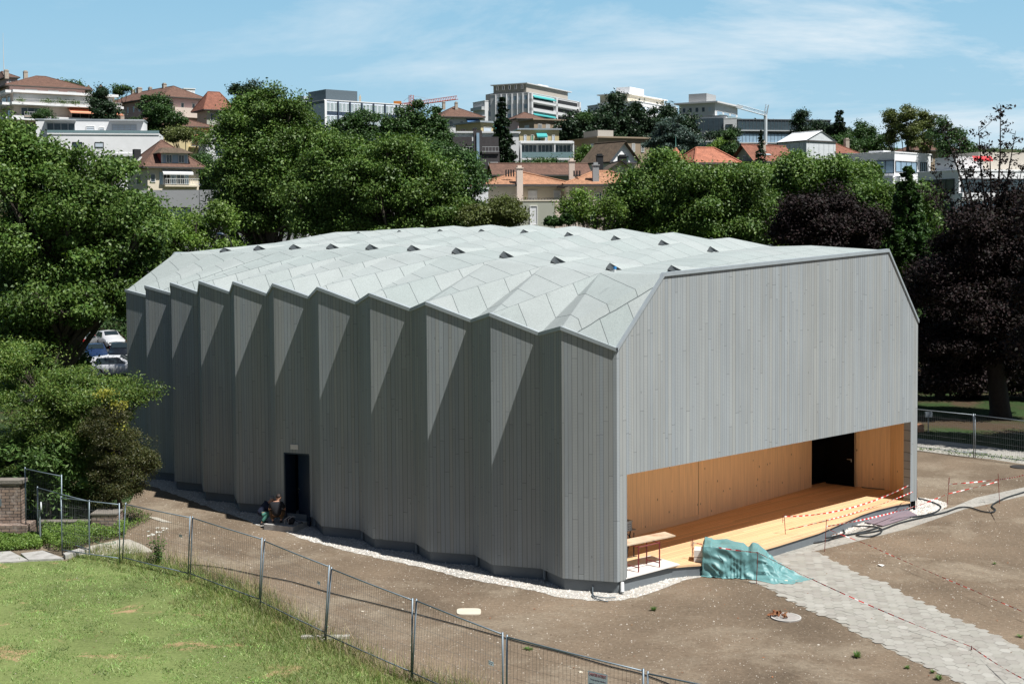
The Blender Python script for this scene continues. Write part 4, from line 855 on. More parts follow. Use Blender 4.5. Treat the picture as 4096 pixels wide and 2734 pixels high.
for a in (
 ('pine_tree', 'dark rounded pine beside the salmon awnings', 290, [(232, 225, 24, 24), (235, 255, 30, 26), (240, 280, 32, 16)], 'pine', 8000, .6),
 ('broadleaf_tree', 'green spreading tree before the pink apartment house', 240, [(360, 240, 38, 22), (350, 270, 42, 24), (390, 285, 35, 25), (340, 300, 34, 24)], 'dark', 12000, .5),
 ('umbrella_pine', 'light umbrella shaped pine behind the blue shuttered house', 215, [(425, 305, 42, 14), (405, 318, 28, 10), (455, 322, 24, 10)], 'olive', 4500, .4),
 ('pine_tree', 'dark pine on the skyline right of the red roof', 300, [(548, 215, 24, 16), (580, 208, 14, 18), (560, 240, 34, 20)], 'pine', 6000, .6),
 ('broadleaf_tree', 'small dark tree on the skyline behind the pink roof', 330, [(165, 200, 20, 10), (150, 198, 12, 8)], 'dark', 3000, .6),
 ('broadleaf_tree', 'bush on the skyline between the two brown roofs', 340, [(280, 205, 16, 9)], 'dark', 2000, .6),
 ('broadleaf_tree', 'green tree below the white villa terrace', 205, [(480, 390, 40, 35), (510, 420, 50, 40), (470, 430, 30, 30)], 'dark', 13000, .42),
 ('broadleaf_tree', 'dark green tree behind the tall tree left of centre', 150, [(690, 330, 40, 40), (730, 350, 40, 40)], 'dark', 12000, .4),
 ('shrub', 'dark garden trees on the terrace of the white villa', 245, [(60, 300, 30, 18), (30, 310, 30, 22), (110, 266, 24, 9)], 'dark', 8000, .42),
 ('broadleaf_tree', 'small green tree in front of the brown flat block', 225, [(1385, 365, 22, 26), (1340, 350, 16, 16)], 'mid', 6000, .45),
 ('shrub', 'round bush under the glass balconies', 230, [(1210, 388, 34, 16), (1255, 378, 28, 16), (1290, 390, 24, 14)], 'dark', 7000, .4),
 ('shrub', 'light bush at the foot of the dark wooden house', 180, [(1075, 395, 26, 22), (1060, 415, 24, 16)], 'mid', 6000, .38),
 ('umbrella_pine', 'lone umbrella pine standing on the right skyline', 330, [(1832, 262, 13, 9), (1828, 280, 15, 8), (1836, 298, 15, 7)], 'pine', 2600, .6),
 ('cedar_tree', 'wide dark cedar on the right skyline', 340, [(1895, 290, 34, 12), (1880, 305, 36, 14), (1930, 312, 30, 14), (1850, 312, 20, 14)], 'pine', 8000, .65),
 ('broadleaf_tree', 'rounded green tree right of the cypress', 330, [(1985, 300, 24, 16), (1965, 318, 26, 18), (2010, 318, 24, 16)], 'dark', 7000, .6),
 ('broadleaf_tree', 'low green trees behind the white modern villa', 300, [(1960, 335, 50, 16), (2020, 332, 30, 18), (1910, 328, 26, 14)], 'dark', 8000, .6),
 ('plane_tree', 'light green tree with a leaning stem on the right skyline', 240, [(2040, 268, 16, 16), (2050, 290, 14, 20), (2045, 315, 12, 20)], 'olive', 4200, .42),
 ('plane_tree', 'tallest pale green tree on the right skyline', 236, [(2078, 262, 18, 18), (2080, 290, 20, 24), (2082, 320, 18, 22)], 'olive', 6500, .42),
 ('plane_tree', 'dense pale green tree right of the tallest one', 238, [(2120, 270, 22, 18), (2118, 298, 24, 24), (2120, 325, 22, 18)], 'olive', 7500, .42),
 ('broadleaf_tree', 'thin green tree between the pale trees and the purple beech', 200, [(2160, 300, 20, 26), (2190, 320, 24, 26), (2170, 350, 26, 24), (2210, 345, 20, 26)], 'dark', 7500, .4),
 ('broadleaf_tree', 'low dark trees on the skyline behind the crane', 420, [(1770, 290, 22, 8), (1725, 285, 14, 6)], 'dark', 3000, .8),
 ('broadleaf_tree', 'green bush by the foot of the grey office', 240, [(1660, 335, 14, 18), (1640, 345, 14, 14)], 'lime', 3500, .42),
 ('pine_tree', 'twisted dark pine before the glass office', 246, [(1645, 315, 30, 10), (1680, 305, 20, 10), (1668, 325, 18, 14)], 'pine', 4500, .45),
 ('broadleaf_tree', 'dark cone shaped tree beside the red tiled roof', 232, [(1672, 330, 13, 26), (1672, 350, 18, 20)], 'dark', 5000, .4),
 ('broadleaf_tree', 'green tree in front of the white modern villa', 150, [(1985, 400, 24, 22), (1960, 430, 40, 30)], 'mid', 9000, .36),
 ('broadleaf_tree', 'dark tree behind the red tiled roofs', 300, [(1270, 375, 18, 10), (1335, 268, 12, 12)], 'dark', 2500, .5),
): ptree(a[0], a[1], a[2], a[3], a[4], n=a[5], size=a[6], tr=.28, clump=1.1 if a[2] < 250 else 1.5, nt=4, group=g5, cat='shrub' if a[0] == 'shrub' else 'tree')
conifer('cypress_tree', 'narrow dark cypress on the right skyline', 1926, 254, 320, 335, 17, n=6000, size=.6, tiers=9, droop=.1, top=.45)
conifer('larch_tree', 'thin see-through conifer in front of the red solar roof', 1745, 300, 400, 140, 20, n=2600, size=.3, tiers=9, droop=.3, leaf='pine')
conifer('conifer_tree', 'small pointed conifer beside the trees on the right skyline', 2002, 290, 330, 300, 10, n=1500, size=.5, tiers=6, leaf='dark')
# ------------------------------------------------------------------ hillside town
def W(name, c, **k): return mat(name, c, **{**dict(rough=.9, var=.07, vscale=.4, coord='Object'), **k})
Mw = {'white': W('white_render', (.86, .87, .88)), 'cream': W('cream_render', (.70, .63, .50)), 'pink': W('pink_render', (.55, .42, .42)), 'peach': W('peach_render', (.68, .58, .50)), 'grey': W('grey_render', (.34, .35, .355)),
      'lgrey': W('light_grey_render', (.68, .69, .70)), 'tan': W('tan_render', (.33, .26, .185)), 'yellow': W('yellow_render', (.62, .52, .30)), 'blueish': W('blue_white_panel', (.66, .74, .84)), 'dark': W('dark_timber', (.065, .06, .062), var=.25, vscale=3),
      'dgrey': W('dark_grey_metal', (.10, .115, .13)), 'olivewall': W('olive_grey_render', (.42, .43, .36)), 'beige': W('beige_panel', (.50, .46, .40))}
def tilemat(name, c, sc=1.6, var=.3):
    m = bpy.data.materials.new(name); m.use_nodes = True; t = m.node_tree; b = t.nodes['Principled BSDF']; b.inputs['Roughness'].default_value = .85
    uv = N(t, 'ShaderNodeUVMap'); br = N(t, 'ShaderNodeTexBrick', i={'Color1': (*c, 1), 'Color2': (c[0]*(1-var), c[1]*(1-var), c[2]*(1-var), 1), 'Mortar': (c[0]*.35, c[1]*.32, c[2]*.32, 1), 'Scale': sc, 'Mortar Size': .035, 'Brick Width': .35, 'Row Height': .5})
    t.links.new(uv.outputs[0], br.inputs['Vector']); n = N(t, 'ShaderNodeTexNoise', i={'Scale': .9, 'Detail': 8, 'Roughness': .7}); t.links.new(uv.outputs[0], n.inputs['Vector'])
    r = N(t, 'ShaderNodeMapRange', i={1: .3, 2: .7, 3: .7, 4: 1.3}); t.links.new(n.outputs['Fac'], r.inputs[0]); s = N(t, 'ShaderNodeVectorMath', operation='SCALE'); t.links.new(br.outputs['Color'], s.inputs[0]); t.links.new(r.outputs[0], s.inputs['Scale']); t.links.new(s.outputs[0], b.inputs['Base Color']); return m
Mr = {'brown': tilemat('brown_tiles', (.19, .105, .075)), 'red': tilemat('red_tiles', (.31, .125, .08)), 'orange': tilemat('orange_tiles', (.52, .27, .155), 2.2), 'old': tilemat('mossy_brown_tiles', (.15, .11, .075)), 'felt': W('roof_felt', (.22, .23, .24)), 'white': Mw['white'], 'metal': W('roof_metal', (.32, .36, .39), rough=.5)}
M_glass = mat('window_glass', (.05, .075, .09), .08, .3, 1.5, spec=.9); M_glassb = mat('blue_glass', (.30, .43, .55), .2, .25, .6, spec=.6); M_blind = mat('closed_blind', (.60, .68, .76), .7, .1, 2)
M_frame = mat('window_frame', (.72, .72, .70), .6, .05); M_rail = mat('railing_metal', (.5, .52, .53), .5, .1); M_railg = mat('railing_glass', (.20, .30, .32), .15, .1, spec=.8)
M_awO = mat('orange_awning', (.80, .36, .22), .8, .06); M_awY = mat('yellow_awning', (.85, .62, .18), .8, .06); M_awT = mat('teal_awning', (.06, .38, .38), .8, .06); M_awW = mat('white_awning', (.8, .8, .8), .8, .06)
M_shut = mat('blue_grey_shutter', (.36, .47, .58), .7, .08); M_shw = mat('white_shutter', (.75, .76, .77), .7, .08); M_shg = mat('green_shutter', (.16, .33, .22), .7, .08); M_shd = mat('dark_green_shutter', (.03, .07, .06), .7, .08); M_red = mat('red_paint', (.42, .05, .04), .7, .1); M_chim = mat('chimney_render', (.42, .37, .31), .9, .15, 2)
M_dark = mat('dark_opening', (.02, .022, .025), .8, .1)
PANES = [M_glass]*6+[M_blind, mat('net_curtain', (.38, .40, .40), .5, .2, 2), mat('dark_curtain', (.14, .12, .11), .5, .2, 2)]
class B:
    """a building seen at one corner: u0 left end, u1 near corner, u2 right end (2349-wide photo pixels)"""
    def __init__(s, name, label, u0, u1, u2, yt, yb, Y, beta, wall, cat='building', group=None, parts=True):
        s.be = R_(beta); s.dr = Vector((math.cos(s.be), math.sin(s.be), 0)); s.dl = Vector((-math.sin(s.be), math.cos(s.be), 0))
        s.nr = Vector((s.dr.y, -s.dr.x, 0)); s.nl = Vector((s.dl.y*-1, s.dl.x, 0)); s.nl = -s.dr; s.Y = Y
        c = aty(u1*PX, yt*PX, Y); s.zt = c.z; s.c = Vector((c.x, Y, 0)); g_ = aty(u1*PX, yb*PX, Y).z; s.zv = g_
        def solve(u, d):
            k_ = ray(u*PX, yt*PX); k_ = k_.x/k_.y; return (k_*Y-s.c.x)/(d.x-k_*d.y)
        s.wr = solve(u2, s.dr) if u2 > u1 else 8.; s.wl = solve(u0, s.dl) if u0 < u1 else 8.
        s.wr = abs(s.wr) or 8; s.wl = abs(s.wl) or 8
        if s.wl > 36 or s.wl < 3: s.wl = max(7, min(13, s.wr*.7))
        if s.wr > 60: s.wr = 12
        s.zb = min(terr(s.c.x, Y)-1.5, g_); s.root = empty(name, Vector((s.c.x, Y, max(0, s.zb))), label, cat, group); s.m = Mw[wall]
        s.px = Y*PX/F    # metres per photo-2349 pixel
        mb = MB(); mb.obox(s.c+Vector((0, 0, s.zb)), s.dr*s.wr, s.dl*s.wl, (0, 0, s.zt-s.zb)); s.wallo = mb.build('wall', s.m, s.root)
    def fr(s, f):
        """frame of a face: origin, direction, outward normal, length. R: from the corner to the right, L: from the corner to the left"""
        return (s.c, s.dr, s.nr, s.wr) if f == 'R' else (s.c, s.dl, s.nl, s.wl)
    def slab(s, mb, f, a, b, z0, z1, d0, d1, dz=0.):
        o, d, n, w_ = s.fr(f); mb.obox(o+d*(w_*a)+n*d0+Vector((0, 0, z0)), d*(w_*(b-a)), n*(d1-d0), (0, 0, z1-z0))
    def win(s, f, a, b, z0, z1, glass=None, frame=None, mull=0, shut=None, rows=0, out=.10, name='window'):
        """a,b fractions along the face; z measured down from wall top in metres"""
        o, d, n, w_ = s.fr(f); mb = MB(); zt, zb = s.zt-z0, s.zt-z1; fw = .09 if s.Y > 150 else .07; fa_, fb = fw/w_, fw/w_
        s.slab(mb, f, a, b, zb, zb+fw, 0, out); s.slab(mb, f, a, b, zt-fw, zt, 0, out); s.slab(mb, f, a, a+fa_, zb+fw, zt-fw, 0, out); s.slab(mb, f, b-fb, b, zb+fw, zt-fw, 0, out)
        for k in range(mull): q = a+(b-a)*(k+1)/(mull+1); s.slab(mb, f, q-fa_*.4, q+fa_*.4, zb+fw, zt-fw, 0, out)
        for k in range(rows): q = zb+(zt-zb)*(k+1)/(rows+1); s.slab(mb, f, a+fa_, b-fb, q-fw*.4, q+fw*.4, 0, out)
        wo = mb.build(name, frame or M_frame, s.root); p = MB(); s.slab(p, f, a+fa_, b-fb, zb+fw, zt-fw, 0, out*.45); p.build('pane', glass or random.choice(PANES), wo)
        if shut:
            for q0, q1 in ((a-(b-a)*.5, a-fa_*.2), (b+fb*.2, b+(b-a)*.5)): sh = MB(); s.slab(sh, f, q0, q1, zb, zt, 0, .07); sh.build('shutter', shut, s.root)
    def grid(s, f, cols, z0s, h, frac=.55, a0=.05, a1=.95, glass=None, frame=None, mull=0, shut=None, alt=None, rows=0, skip=()):
        for r, z in enumerate(z0s):
            for k in range(cols):
                if (r, k) in skip: continue
                cw = (a1-a0)/cols; c_ = a0+cw*(k+.5); g_ = glass
                if alt and random.random() < alt[1]: g_ = alt[0]
                s.win(f, c_-cw*frac/2, c_+cw*frac/2, z, z+h, g_, frame, mull, shut, rows)
    def band(s, f, a, b, z0, z1, m, d=.12, name='facade_band', d0=0): mb = MB(); s.slab(mb, f, a, b, s.zt-z1, s.zt-z0, d0, d); return mb.build(name, m, s.root)
    def awning(s, f, a, b, z, drop, out, m):
        o, d, n, w_ = s.fr(f); p = o+d*(w_*a)+Vector((0, 0, s.zt-z)); q = o+d*(w_*b)+Vector((0, 0, s.zt-z)); e = n*out-Vector((0, 0, drop)); v = Vector((0, 0, -.25)); mb = MB()
        mb.obox(p, q-p, e, (0, 0, .04)); mb.obox(p+e, q-p, n*.03, v); mb.build('awning', m, s.root)
    def balcony(s, f, a, b, z, out=1.6, h=1.0, rail='bars', m=None, slab_=None):
        o, d, n, w_ = s.fr(f); mb = MB(); zz = s.zt-z; s.slab(mb, f, a, b, zz-.22, zz, 0, out); bo = mb.build('balcony', slab_ or s.m, s.root); r = MB()
        if rail == 'solid': s.slab(r, f, a, b, zz, zz+h, out-.12, out-.01); s.slab(r, f, a, a+.12/w_, zz, zz+h, .1, out-.13); s.slab(r, f, b-.12/w_, b, zz, zz+h, .1, out-.13)
        elif rail == 'glass': s.slab(r, f, a, b, zz+.05, zz+h, out-.05, out-.02)
        else:
            s.slab(r, f, a, b, zz+h-.06, zz+h, out-.07, out-.01); s.slab(r, f, a, b, zz+.12, zz+.18, out-.07, out-.01); nb_ = max(3, int(w_*(b-a)/(.3 if s.Y < 200 else .5)))
            for k in range(nb_+1): q = a+(b-a)*k/nb_; s.slab(r, f, q-.02/w_, q+.02/w_, zz+.18, zz+h-.06, out-.06, out-.02)
        r.build('railing', m or (M_railg if rail == 'glass' else M_rail), bo)
    def flat(s, m='felt', over=.35, th=.35, edge=None):
        mb = MB(); mb.obox(s.c-s.dr*over-s.dl*over+Vector((0, 0, s.zt)), s.dr*(s.wr+2*over), s.dl*(s.wl+2*over), (0, 0, th)); ro = mb.build('roof', edge or s.m, s.root)
        t_ = MB(); t_.obox(s.c+Vector((0, 0, s.zt+th)), s.dr*s.wr, s.dl*s.wl, (0, 0, .03)); t_.build('roof_cover', Mr[m], ro); s.zr = s.zt+th+.03; return ro
    def pitched(s, kind, h, m='brown', over=.7, axis='R', hipk=1.):
        """hip or gable; axis = face direction the ridge runs along"""
        A_ = s.c-s.dr*over-s.dl*over; wr, wl = s.wr+2*over, s.wl+2*over; z0 = s.zt+.05; z1 = s.zt+h; P = lambda x, y, z: A_+s.dr*x+s.dl*y+Vector((0, 0, z))
        mb = MB(); slopes = []
        if axis == 'R':
            ins_ = min(wl/2*hipk, wr/2-.05) if kind == 'hip' else 0; r0, r1 = P(ins_, wl/2, z1), P(wr-ins_, wl/2, z1)
        else:
            ins_ = min(wr/2*hipk, wl/2-.05) if kind == 'hip' else 0; r0, r1 = P(wr/2, ins_, z1), P(wr/2, wl-ins_, z1)
        c_ = [P(0, 0, z0), P(wr, 0, z0), P(wr, wl, z0), P(0, wl, z0)]
        polys = [[c_[0], c_[1], r1, r0], [c_[1], c_[2], r1], [c_[2], c_[3], r0, r1], [c_[3], c_[0], r0]] if axis == 'R' else [[c_[0], c_[1], r0], [c_[1], c_[2], r1, r0], [c_[2], c_[3], r1], [c_[3], c_[0], r0, r1]]
        ends = (1, 3) if axis == 'R' else (0, 2)
        for k, q in enumerate(polys):
            mb.cur = 1 if (kind == 'gable' and k in ends) else 0
            e = (q[1]-q[0]).normalized(); nn = (q[1]-q[0]).cross(q[2]-q[0]).normalized(); f_ = nn.cross(e); qq = q
            if mb.cur: # gable wall pulled in to the wall plane
                sh = (s.dr if axis == 'R' else s.dl)*(over*(1 if k in (3, 0) else -1)); qq = [p+sh for p in q]
            mb.poly(qq, [((p-q[0]).dot(e), (p-q[0]).dot(f_)) for p in q])
        mb.cur = 2; 
        for a, b in zip(c_, c_[1:]+c_[:1]): mb.poly([a-Vector((0, 0, .22)), b-Vector((0, 0, .22)), b, a])
        mb.poly([p-Vector((0, 0, .22)) for p in c_][::-1])
        if kind == 'hip' or True:
            for a, b in [(r0, r1)]+([(c_[0], r0), (c_[1], r1 if axis == 'R' else r0), (c_[3], r0 if axis == 'R' else r1)] if kind == 'hip' else []): mb.cur = 0; mb.tube([a, b], .13, 5)
        ro = mb.build('roof', [Mr[m], s.m, mat('dark_eaves', (.08, .075, .07), .8, .1)], s.root); s.ro = ro; s.z1 = z1; s.P = P; s.r0, s.r1 = r0, r1; return ro
    def chim(s, x, y, z, h=1.4, w_=.6, m=None, cap=True):
        """x,y fractions of the plan"""
        p = s.c+s.dr*(s.wr*x)+s.dl*(s.wl*y)+Vector((0, 0, z)); mb = MB(); mb.obox(p, s.dr*w_, s.dl*w_, (0, 0, h))
        if cap: mb.obox(p-s.dr*.08-s.dl*.08+Vector((0, 0, h)), s.dr*(w_+.16), s.dl*(w_+.16), (0, 0, .1)); mb.obox(p+s.dr*.1+s.dl*.1+Vector((0, 0, h+.1)), s.dr*(w_-.2), s.dl*(w_-.2), (0, 0, .25))
        mb.build('chimney', m or M_chim, s.root)
    def block(s, x0, x1, y0, y1, z0, h, m, name='upper_storey'):
        mb = MB(); mb.obox(s.c+s.dr*(s.wr*x0)+s.dl*(s.wl*y0)+Vector((0, 0, z0)), s.dr*(s.wr*(x1-x0)), s.dl*(s.wl*(y1-y0)), (0, 0, h)); return mb.build(name, m, s.root)
    def skylight(s, fx, fy, w_=.9, h=1.2, face=0):
        pass
gh = 'houses and blocks on the hillside'
def fl(n, h=2.9, z0=.6): return [z0+h*k for k in range(n)]
# B5 grey concrete house just behind the trees
b = B('concrete_house', 'plain grey concrete house with dark square windows behind the maple', 318, 318.1, 700, 438, 560, 128, 6, 'grey', 'house', gh); b.flat('felt', .0, .05)
b.win('R', .185, .31, 1.6, 3.3, M_glass, M_dark, 1); b.win('R', .44, .56, 1.5, 3.2, M_glass, M_dark, 1); b.win('R', .70, .82, 1.5, 3.2, M_glass, M_dark, 1); b.win('R', .12, .34, 6, 7.6, M_glass, M_dark, 2)
b.band('R', .36, .362, 0, 9, M_dark, .02, 'joint'); b.band('R', .62, .622, 0, 9, M_dark, .02, 'joint')
b = B('white_hall', 'white walled building glimpsed through the green trees', 690, 690.1, 1120, 436, 560, 130, 4, 'white', 'building', gh); b.flat('felt', .1, .2); b.grid('R', 6, (2.5,), 1.4, .5)
# B4 villa with blue shutters
b = B('villa', 'cream villa with a brown hipped roof, red dormer and blue grey shutters', 292, 338, 455, 383, 440, 190, 30, 'cream', 'house', gh)
b.pitched('hip', 4.3, 'brown', .9, 'R', .9); b.chim(-.05, .5, b.zt+.4, 2.5, 1.0, M_dark, False)
dm_ = MB(); 
b.block(.27, .80, .0, .45, b.zt+.3, 1.75, Mw['white'], 'dormer'); dr_ = B.__new__(B)
rd = MB(); o_ = b.c+b.dr*(b.wr*.19)-b.dl*(b.wl*.08)+Vector((0, 0, b.zt+2.05)); w2 = b.wr*.69; rd.poly([o_, o_+b.dr*w2, o_+b.dr*(w2-1.3)+b.dl*2.4+Vector((0, 0, .9)), o_+b.dr*1.3+b.dl*2.4+Vector((0, 0, .9))], [(0, 0), (w2, 0), (w2-1.3, 2.4), (1.3, 2.4)]); rd.poly([o_+b.dl*5, o_, o_+b.dr*1.3+b.dl*2.4+Vector((0, 0, .9)), o_+b.dr*1.3+b.dl*5+Vector((0, 0, .9))], [(0, 0), (5, 0), (3.7, 1.3), (1.3, 1.3)]); rd.poly([o_+b.dr*w2, o_+b.dr*w2+b.dl*5, o_+b.dr*(w2-1.3)+b.dl*5+Vector((0, 0, .9)), o_+b.dr*(w2-1.3)+b.dl*2.4+Vector((0, 0, .9))]); rd.build('dormer_roof', Mr['old'], b.root)
b.band('R', .30, .77, -2.1, -1.98, M_frame, .45, 'dormer_eaves')
for q in (.42, .66): b.win('R', q-.06, q+.06, -1.85, -.65, M_glass, M_frame, 1, M_shut, out=.16)
rs = MB(); q0 = b.c+b.dr*(b.wr*.27-.03)+b.dl*0+Vector((0, 0, b.zt+.3)); rs.obox(q0, -b.dr*.05, b.dl*(b.wl*.45), (0, 0, 1.7)); rs.build('dormer_cheek', M_red, b.root)
b.awning('R', .27, .86, .35, .5, 1.0, M_awW); b.win('R', .30, .44, .7, 2.5, M_dark, M_frame, 1, M_shut); b.win('R', .56, .72, .7, 2.5, M_glass, M_frame, 1, M_shut); b.balcony('R', .30, .97, 2.6, 1.1, .95, 'bars', M_frame); b.win('R', .55, .9, 3.6, 4.6, M_glass, M_frame, 2)
b.win('R', .05, .15, 1.0, 2.2, M_glass, M_frame); b.win('L', .3, .5, 1, 2.4, M_glass, M_frame)
sk_ = MB(); p = b.P(.9, b.wl*.48, b.zt+1.05); sk_.obox(p, b.dl*1.2+Vector((0, 0, .0)), b.dr*.5+Vector((0, 0, .62)), (-.08, 0, .08)); sk_.build('roof_window', M_frame, b.root)
# B2 long white modern villa, two levels
b = B('modern_villa', 'long white modern villa with louvred shutters and a roof terrace', 88, 108, 365, 305, 362, 222, 10, 'white', 'house', gh); b.flat('felt', .0, .05, Mw['white'])
b.win('R', .22, .31, 1.5, 2.6, M_glass, M_dark, 1); b.win('R', .42, .5, 1.5, 2.4, M_blind, M_dark); b.band('R', .60, .92, 3.4, 3.9, Mw['lgrey'], .15); b.win('R', .1, .2, 3.3, 5, M_glass, M_frame, 1)
b.balcony('R', .0, 1., 0.02, .12, .5, 'glass')
c2 = B('modern_villa', 'upper storey of the white villa with pergola frames', 68, 82, 330, 275, 305, 226, 10, 'white', 'house', gh); c2.flat('metal', .1, .18, Mr['metal'])
c2.win('R', .10, .36, .5, 3.3, M_glass, M_rail, 3); c2.win('R', .46, .54, 1.0, 3.2, M_blind, M_frame, 0, rows=5); c2.win('R', .58, .63, 1.2, 3.2, M_blind, M_frame, rows=5); c2.win('R', .70, .93, .7, 3.3, M_blind, M_rail, 3, rows=8)
for a_, b_ in ((.085, .37), (.68, 1.0)): c2.band('R', a_, b_, -.02, .14, M_rail, 1.3, 'pergola')
# B1 pink-beige terrace block, far left
b = B('terrace_block', 'pinkish terrace block with planted balconies and salmon awnings', -60, 30, 262, 209, 300, 292, 34, 'peach', 'apartment block', gh)
for f_ in 'RL': b.band(f_, -.02, 1.02, -.2, .35, Mw['white'], 1.7, 'terrace_edge'); b.band(f_, -.04, 1.06, 2.55, 3.1, Mw['white'], 2.5, 'terrace_edge'); b.band(f_, -.04, 1.06, 5.5, 6.4, Mw['white'], 2.0, 'terrace_edge')
b.band('R', 0, .98, .5, 2.4, M_blind, .1, 'blinds'); b.balcony('R', -.02, 1.04, 2.5, 2.3, .75, 'bars', M_frame)
b.win('R', .07, .26, 3.5, 5.4, M_glass, M_frame, 2); b.balcony('R', .08, .3, 5.5, 2.2, .9, 'bars', M_frame); b.awning('R', .52, .80, 3.2, 1.1, 2.8, M_awO); b.awning('R', .81, 1.05, 3.4, 1.1, 2.8, M_awO); b.win('R', .56, 1.0, 3.6, 5.4, M_dark, M_frame, 4)
b.win('L', .2, .4, .7, 2.3, M_glass, M_frame, 1); b.win('L', .5, .8, .7, 2.3, M_glass, M_frame, 1); b.win('L', .2, .4, 3.6, 5.2, M_glass, M_frame, 1)
# planter greenery on its terrace
rngp = np.random.default_rng(5); P = []
for k in range(16): q = b.c+b.dr*(b.wr*rngp.uniform(.0, .95))+b.nr*1.9+Vector((0, 0, b.zt-2.1)); P.append(np.array(q)+rngp.normal(size=(70, 3))*np.array((.6, .25, .28)))
P = np.concatenate(P); Nn = rngp.normal(size=P.shape); Nn /= np.linalg.norm(Nn, axis=1)[:, None]; Vq = leafquads(P, Nn, .34, rngp)-np.array(b.root.location); npmesh('terrace_plants', Vq, np.arange(len(Vq)).reshape(-1, 4), LM['mid'], b.root)
c2 = B('apartment_house', 'brown hipped roof apartment house above the planted terraces', -80, 22, 195, 196, 222, 305, 34, 'pink', 'house', gh); c2.pitched('hip', 3.2, 'brown', 1.3, 'R', 1.2); c2.win('R', .2, .36, .6, 2.4, M_blind, M_frame); c2.win('R', .5, .64, .6, 2.2, M_blind, M_frame, 2); c2.win('R', .76, .88, .6, 2.4, M_blind, M_frame)
for x_ in (.1, .3, .55): c2.chim(x_-.3, .35, c2.zt+2.0, 1.8, .9)
b = B('old_house', 'red brown gabled house with a flagpole on the far left skyline', -30, 15, 40, 177, 200, 380, 34, 'pink', 'house', gh); b.pitched('hip', 3, 'brown', .6); b.grid('R', 2, (.8,), 1.4, .4); mp_ = MB(); p = b.c+b.dl*3+Vector((0, 0, b.zt+1)); mp_.tube([p, p+Vector((0, 0, 12))], .12, 6, r2=.04); mp_.build('flagpole', M_frame, b.root)
for k, (u_, v_, w_) in enumerate(((170, 205, 22), (195, 208, 16), (222, 206, 18), (415, 204, 18))):
    b = B('far_house', ('small grey house far away on the ridge, leftmost of four', 'tiny cream house on the ridge, second of four', 'tiny brown roofed house on the ridge above the dark pine', 'white block with roof rails far behind the pink house')[k], u_, u_+w_*.4, u_+w_+(14 if k == 3 else 0), v_, v_+20, 600, 25, ('grey', 'cream', 'peach', 'white')[k], 'house', gh); (b.pitched('hip', 3, 'old', .5) if k < 3 else b.flat('white', .3)); b.grid('R', 3, (1, 3.8), 1.4, .4)
# B3 pink apartment house with long roof + yellow lower one
b = B('apartment_house', 'long pink apartment house with a reddish brown hipped roof', 255, 375, 460, 222, 262, 330, 42, 'pink', 'apartment block', gh); b.pitched('hip', 3.4, 'brown', 1.3, 'L', .9)
b.grid('L', 8, (1.2,), 1.6, .32, glass=M_glass); b.grid('R', 3, (1.2,), 1.6, .3, glass=M_glass); b.band('R', .2, 1.02, 2.6, 5, Mw['peach'], 2.0, 'loggia'); b.chim(.4, .75, b.z1-1.2, 2., 1.2); b.chim(.45, .9, b.z1-1, 1.6, .9); b.chim(.45, .3, b.z1-.8, 1.6, .9); b.chim(.5, .6, b.z1-1, 1.6, .8)
b = B('apartment_house', 'pale yellow house with a brown roof and small yellow awning', 262, 300, 482, 287, 320, 300, 28, 'yellow', 'house', gh); b.pitched('hip', 3.8, 'brown', 1.2, 'R'); b.grid('R', 6, (.9,), 1.5, .3); b.awning('R', .0, .16, .3, 1., 1.6, M_awY); b.awning('R', .78, .98, 1.5, 1.2, 2.2, M_awO); b.balcony('R', .72, 1.0, 4.6, 1.6, 1.0, 'bars'); b.chim(-.0, .6, b.z1-2.5, 1.8, .9)
b = B('gabled_house', 'red tiled steep hipped house left of the skyline pines', 452, 474, 530, 252, 275, 320, 32, 'olivewall', 'house', gh); b.pitched('hip', 4.8, 'red', 1.2, 'R', .6); b.grid('R', 3, (.8,), 1.8, .4)
b = B('house', 'low white house under the skyline pines', 455, 470, 560, 312, 372, 215, 28, 'lgrey', 'house', gh); b.flat('felt', .15, .2); b.win('R', .25, .75, 1.0, 3.4, M_glass, M_frame, 2); b.win('R', .05, .1, 4.6, 6.6, M_dark, M_frame); b.win('R', .2, .27, 4.6, 6.8, M_glass, M_frame); b.win('R', .4, .45, 4.4, 5.4, M_glass, M_frame); b.balcony('R', .24, 1.0, 3.9, 1.4, .2, 'solid')
# B7 blue-white office slab
b = B('office_block', 'long white office block with dark blue mullions and antennas', 682, 744, 935, 230, 310, 390, 38, 'blueish', 'office block', gh); b.flat('felt', .15, .25, Mw['white'])
M_navy = mat('navy_panel', (.05, .075, .12), .5, .1); M_pale = mat('pale_glass', (.38, .46, .48), .15, .15, .8, spec=.8)
b.band('R', -.004, .02, 0, 20, Mw['white'], .4, 'corner_post'); b.band('L', 0, 1, .1, .8, M_navy, .08); b.band('L', 0, .55, 5.6, 6.1, M_navy, .08); b.band('L', .42, .46, 0, 12, M_navy, .12)
for r in range(4):
    z = .6+r*3.9; b.band('R', .02, 1, z+2.6, z+3.6, M_navy, .06, 'spandrel')
    for k in range(7):
        for j in range(3): a_ = .02+k*.14+j*.045+.004; b.win('R', a_, a_+.038, z, z+2.5, M_pale, Mw['white'])
for k in range(1, 8): b.band('R', .02+k*.14-.012, .02+k*.14, 0, 17, M_navy, .5, 'mullion')
M_zincd = mat('dark_zinc', (.13, .17, .20), .5, .1); ux = b.block(.05, .42, .1, .75, b.zr, 3.2, M_zincd, 'plant_room'); b.block(.0, .3, .75, 1., b.zr, 2., Mw['blueish'], 'plant_room')
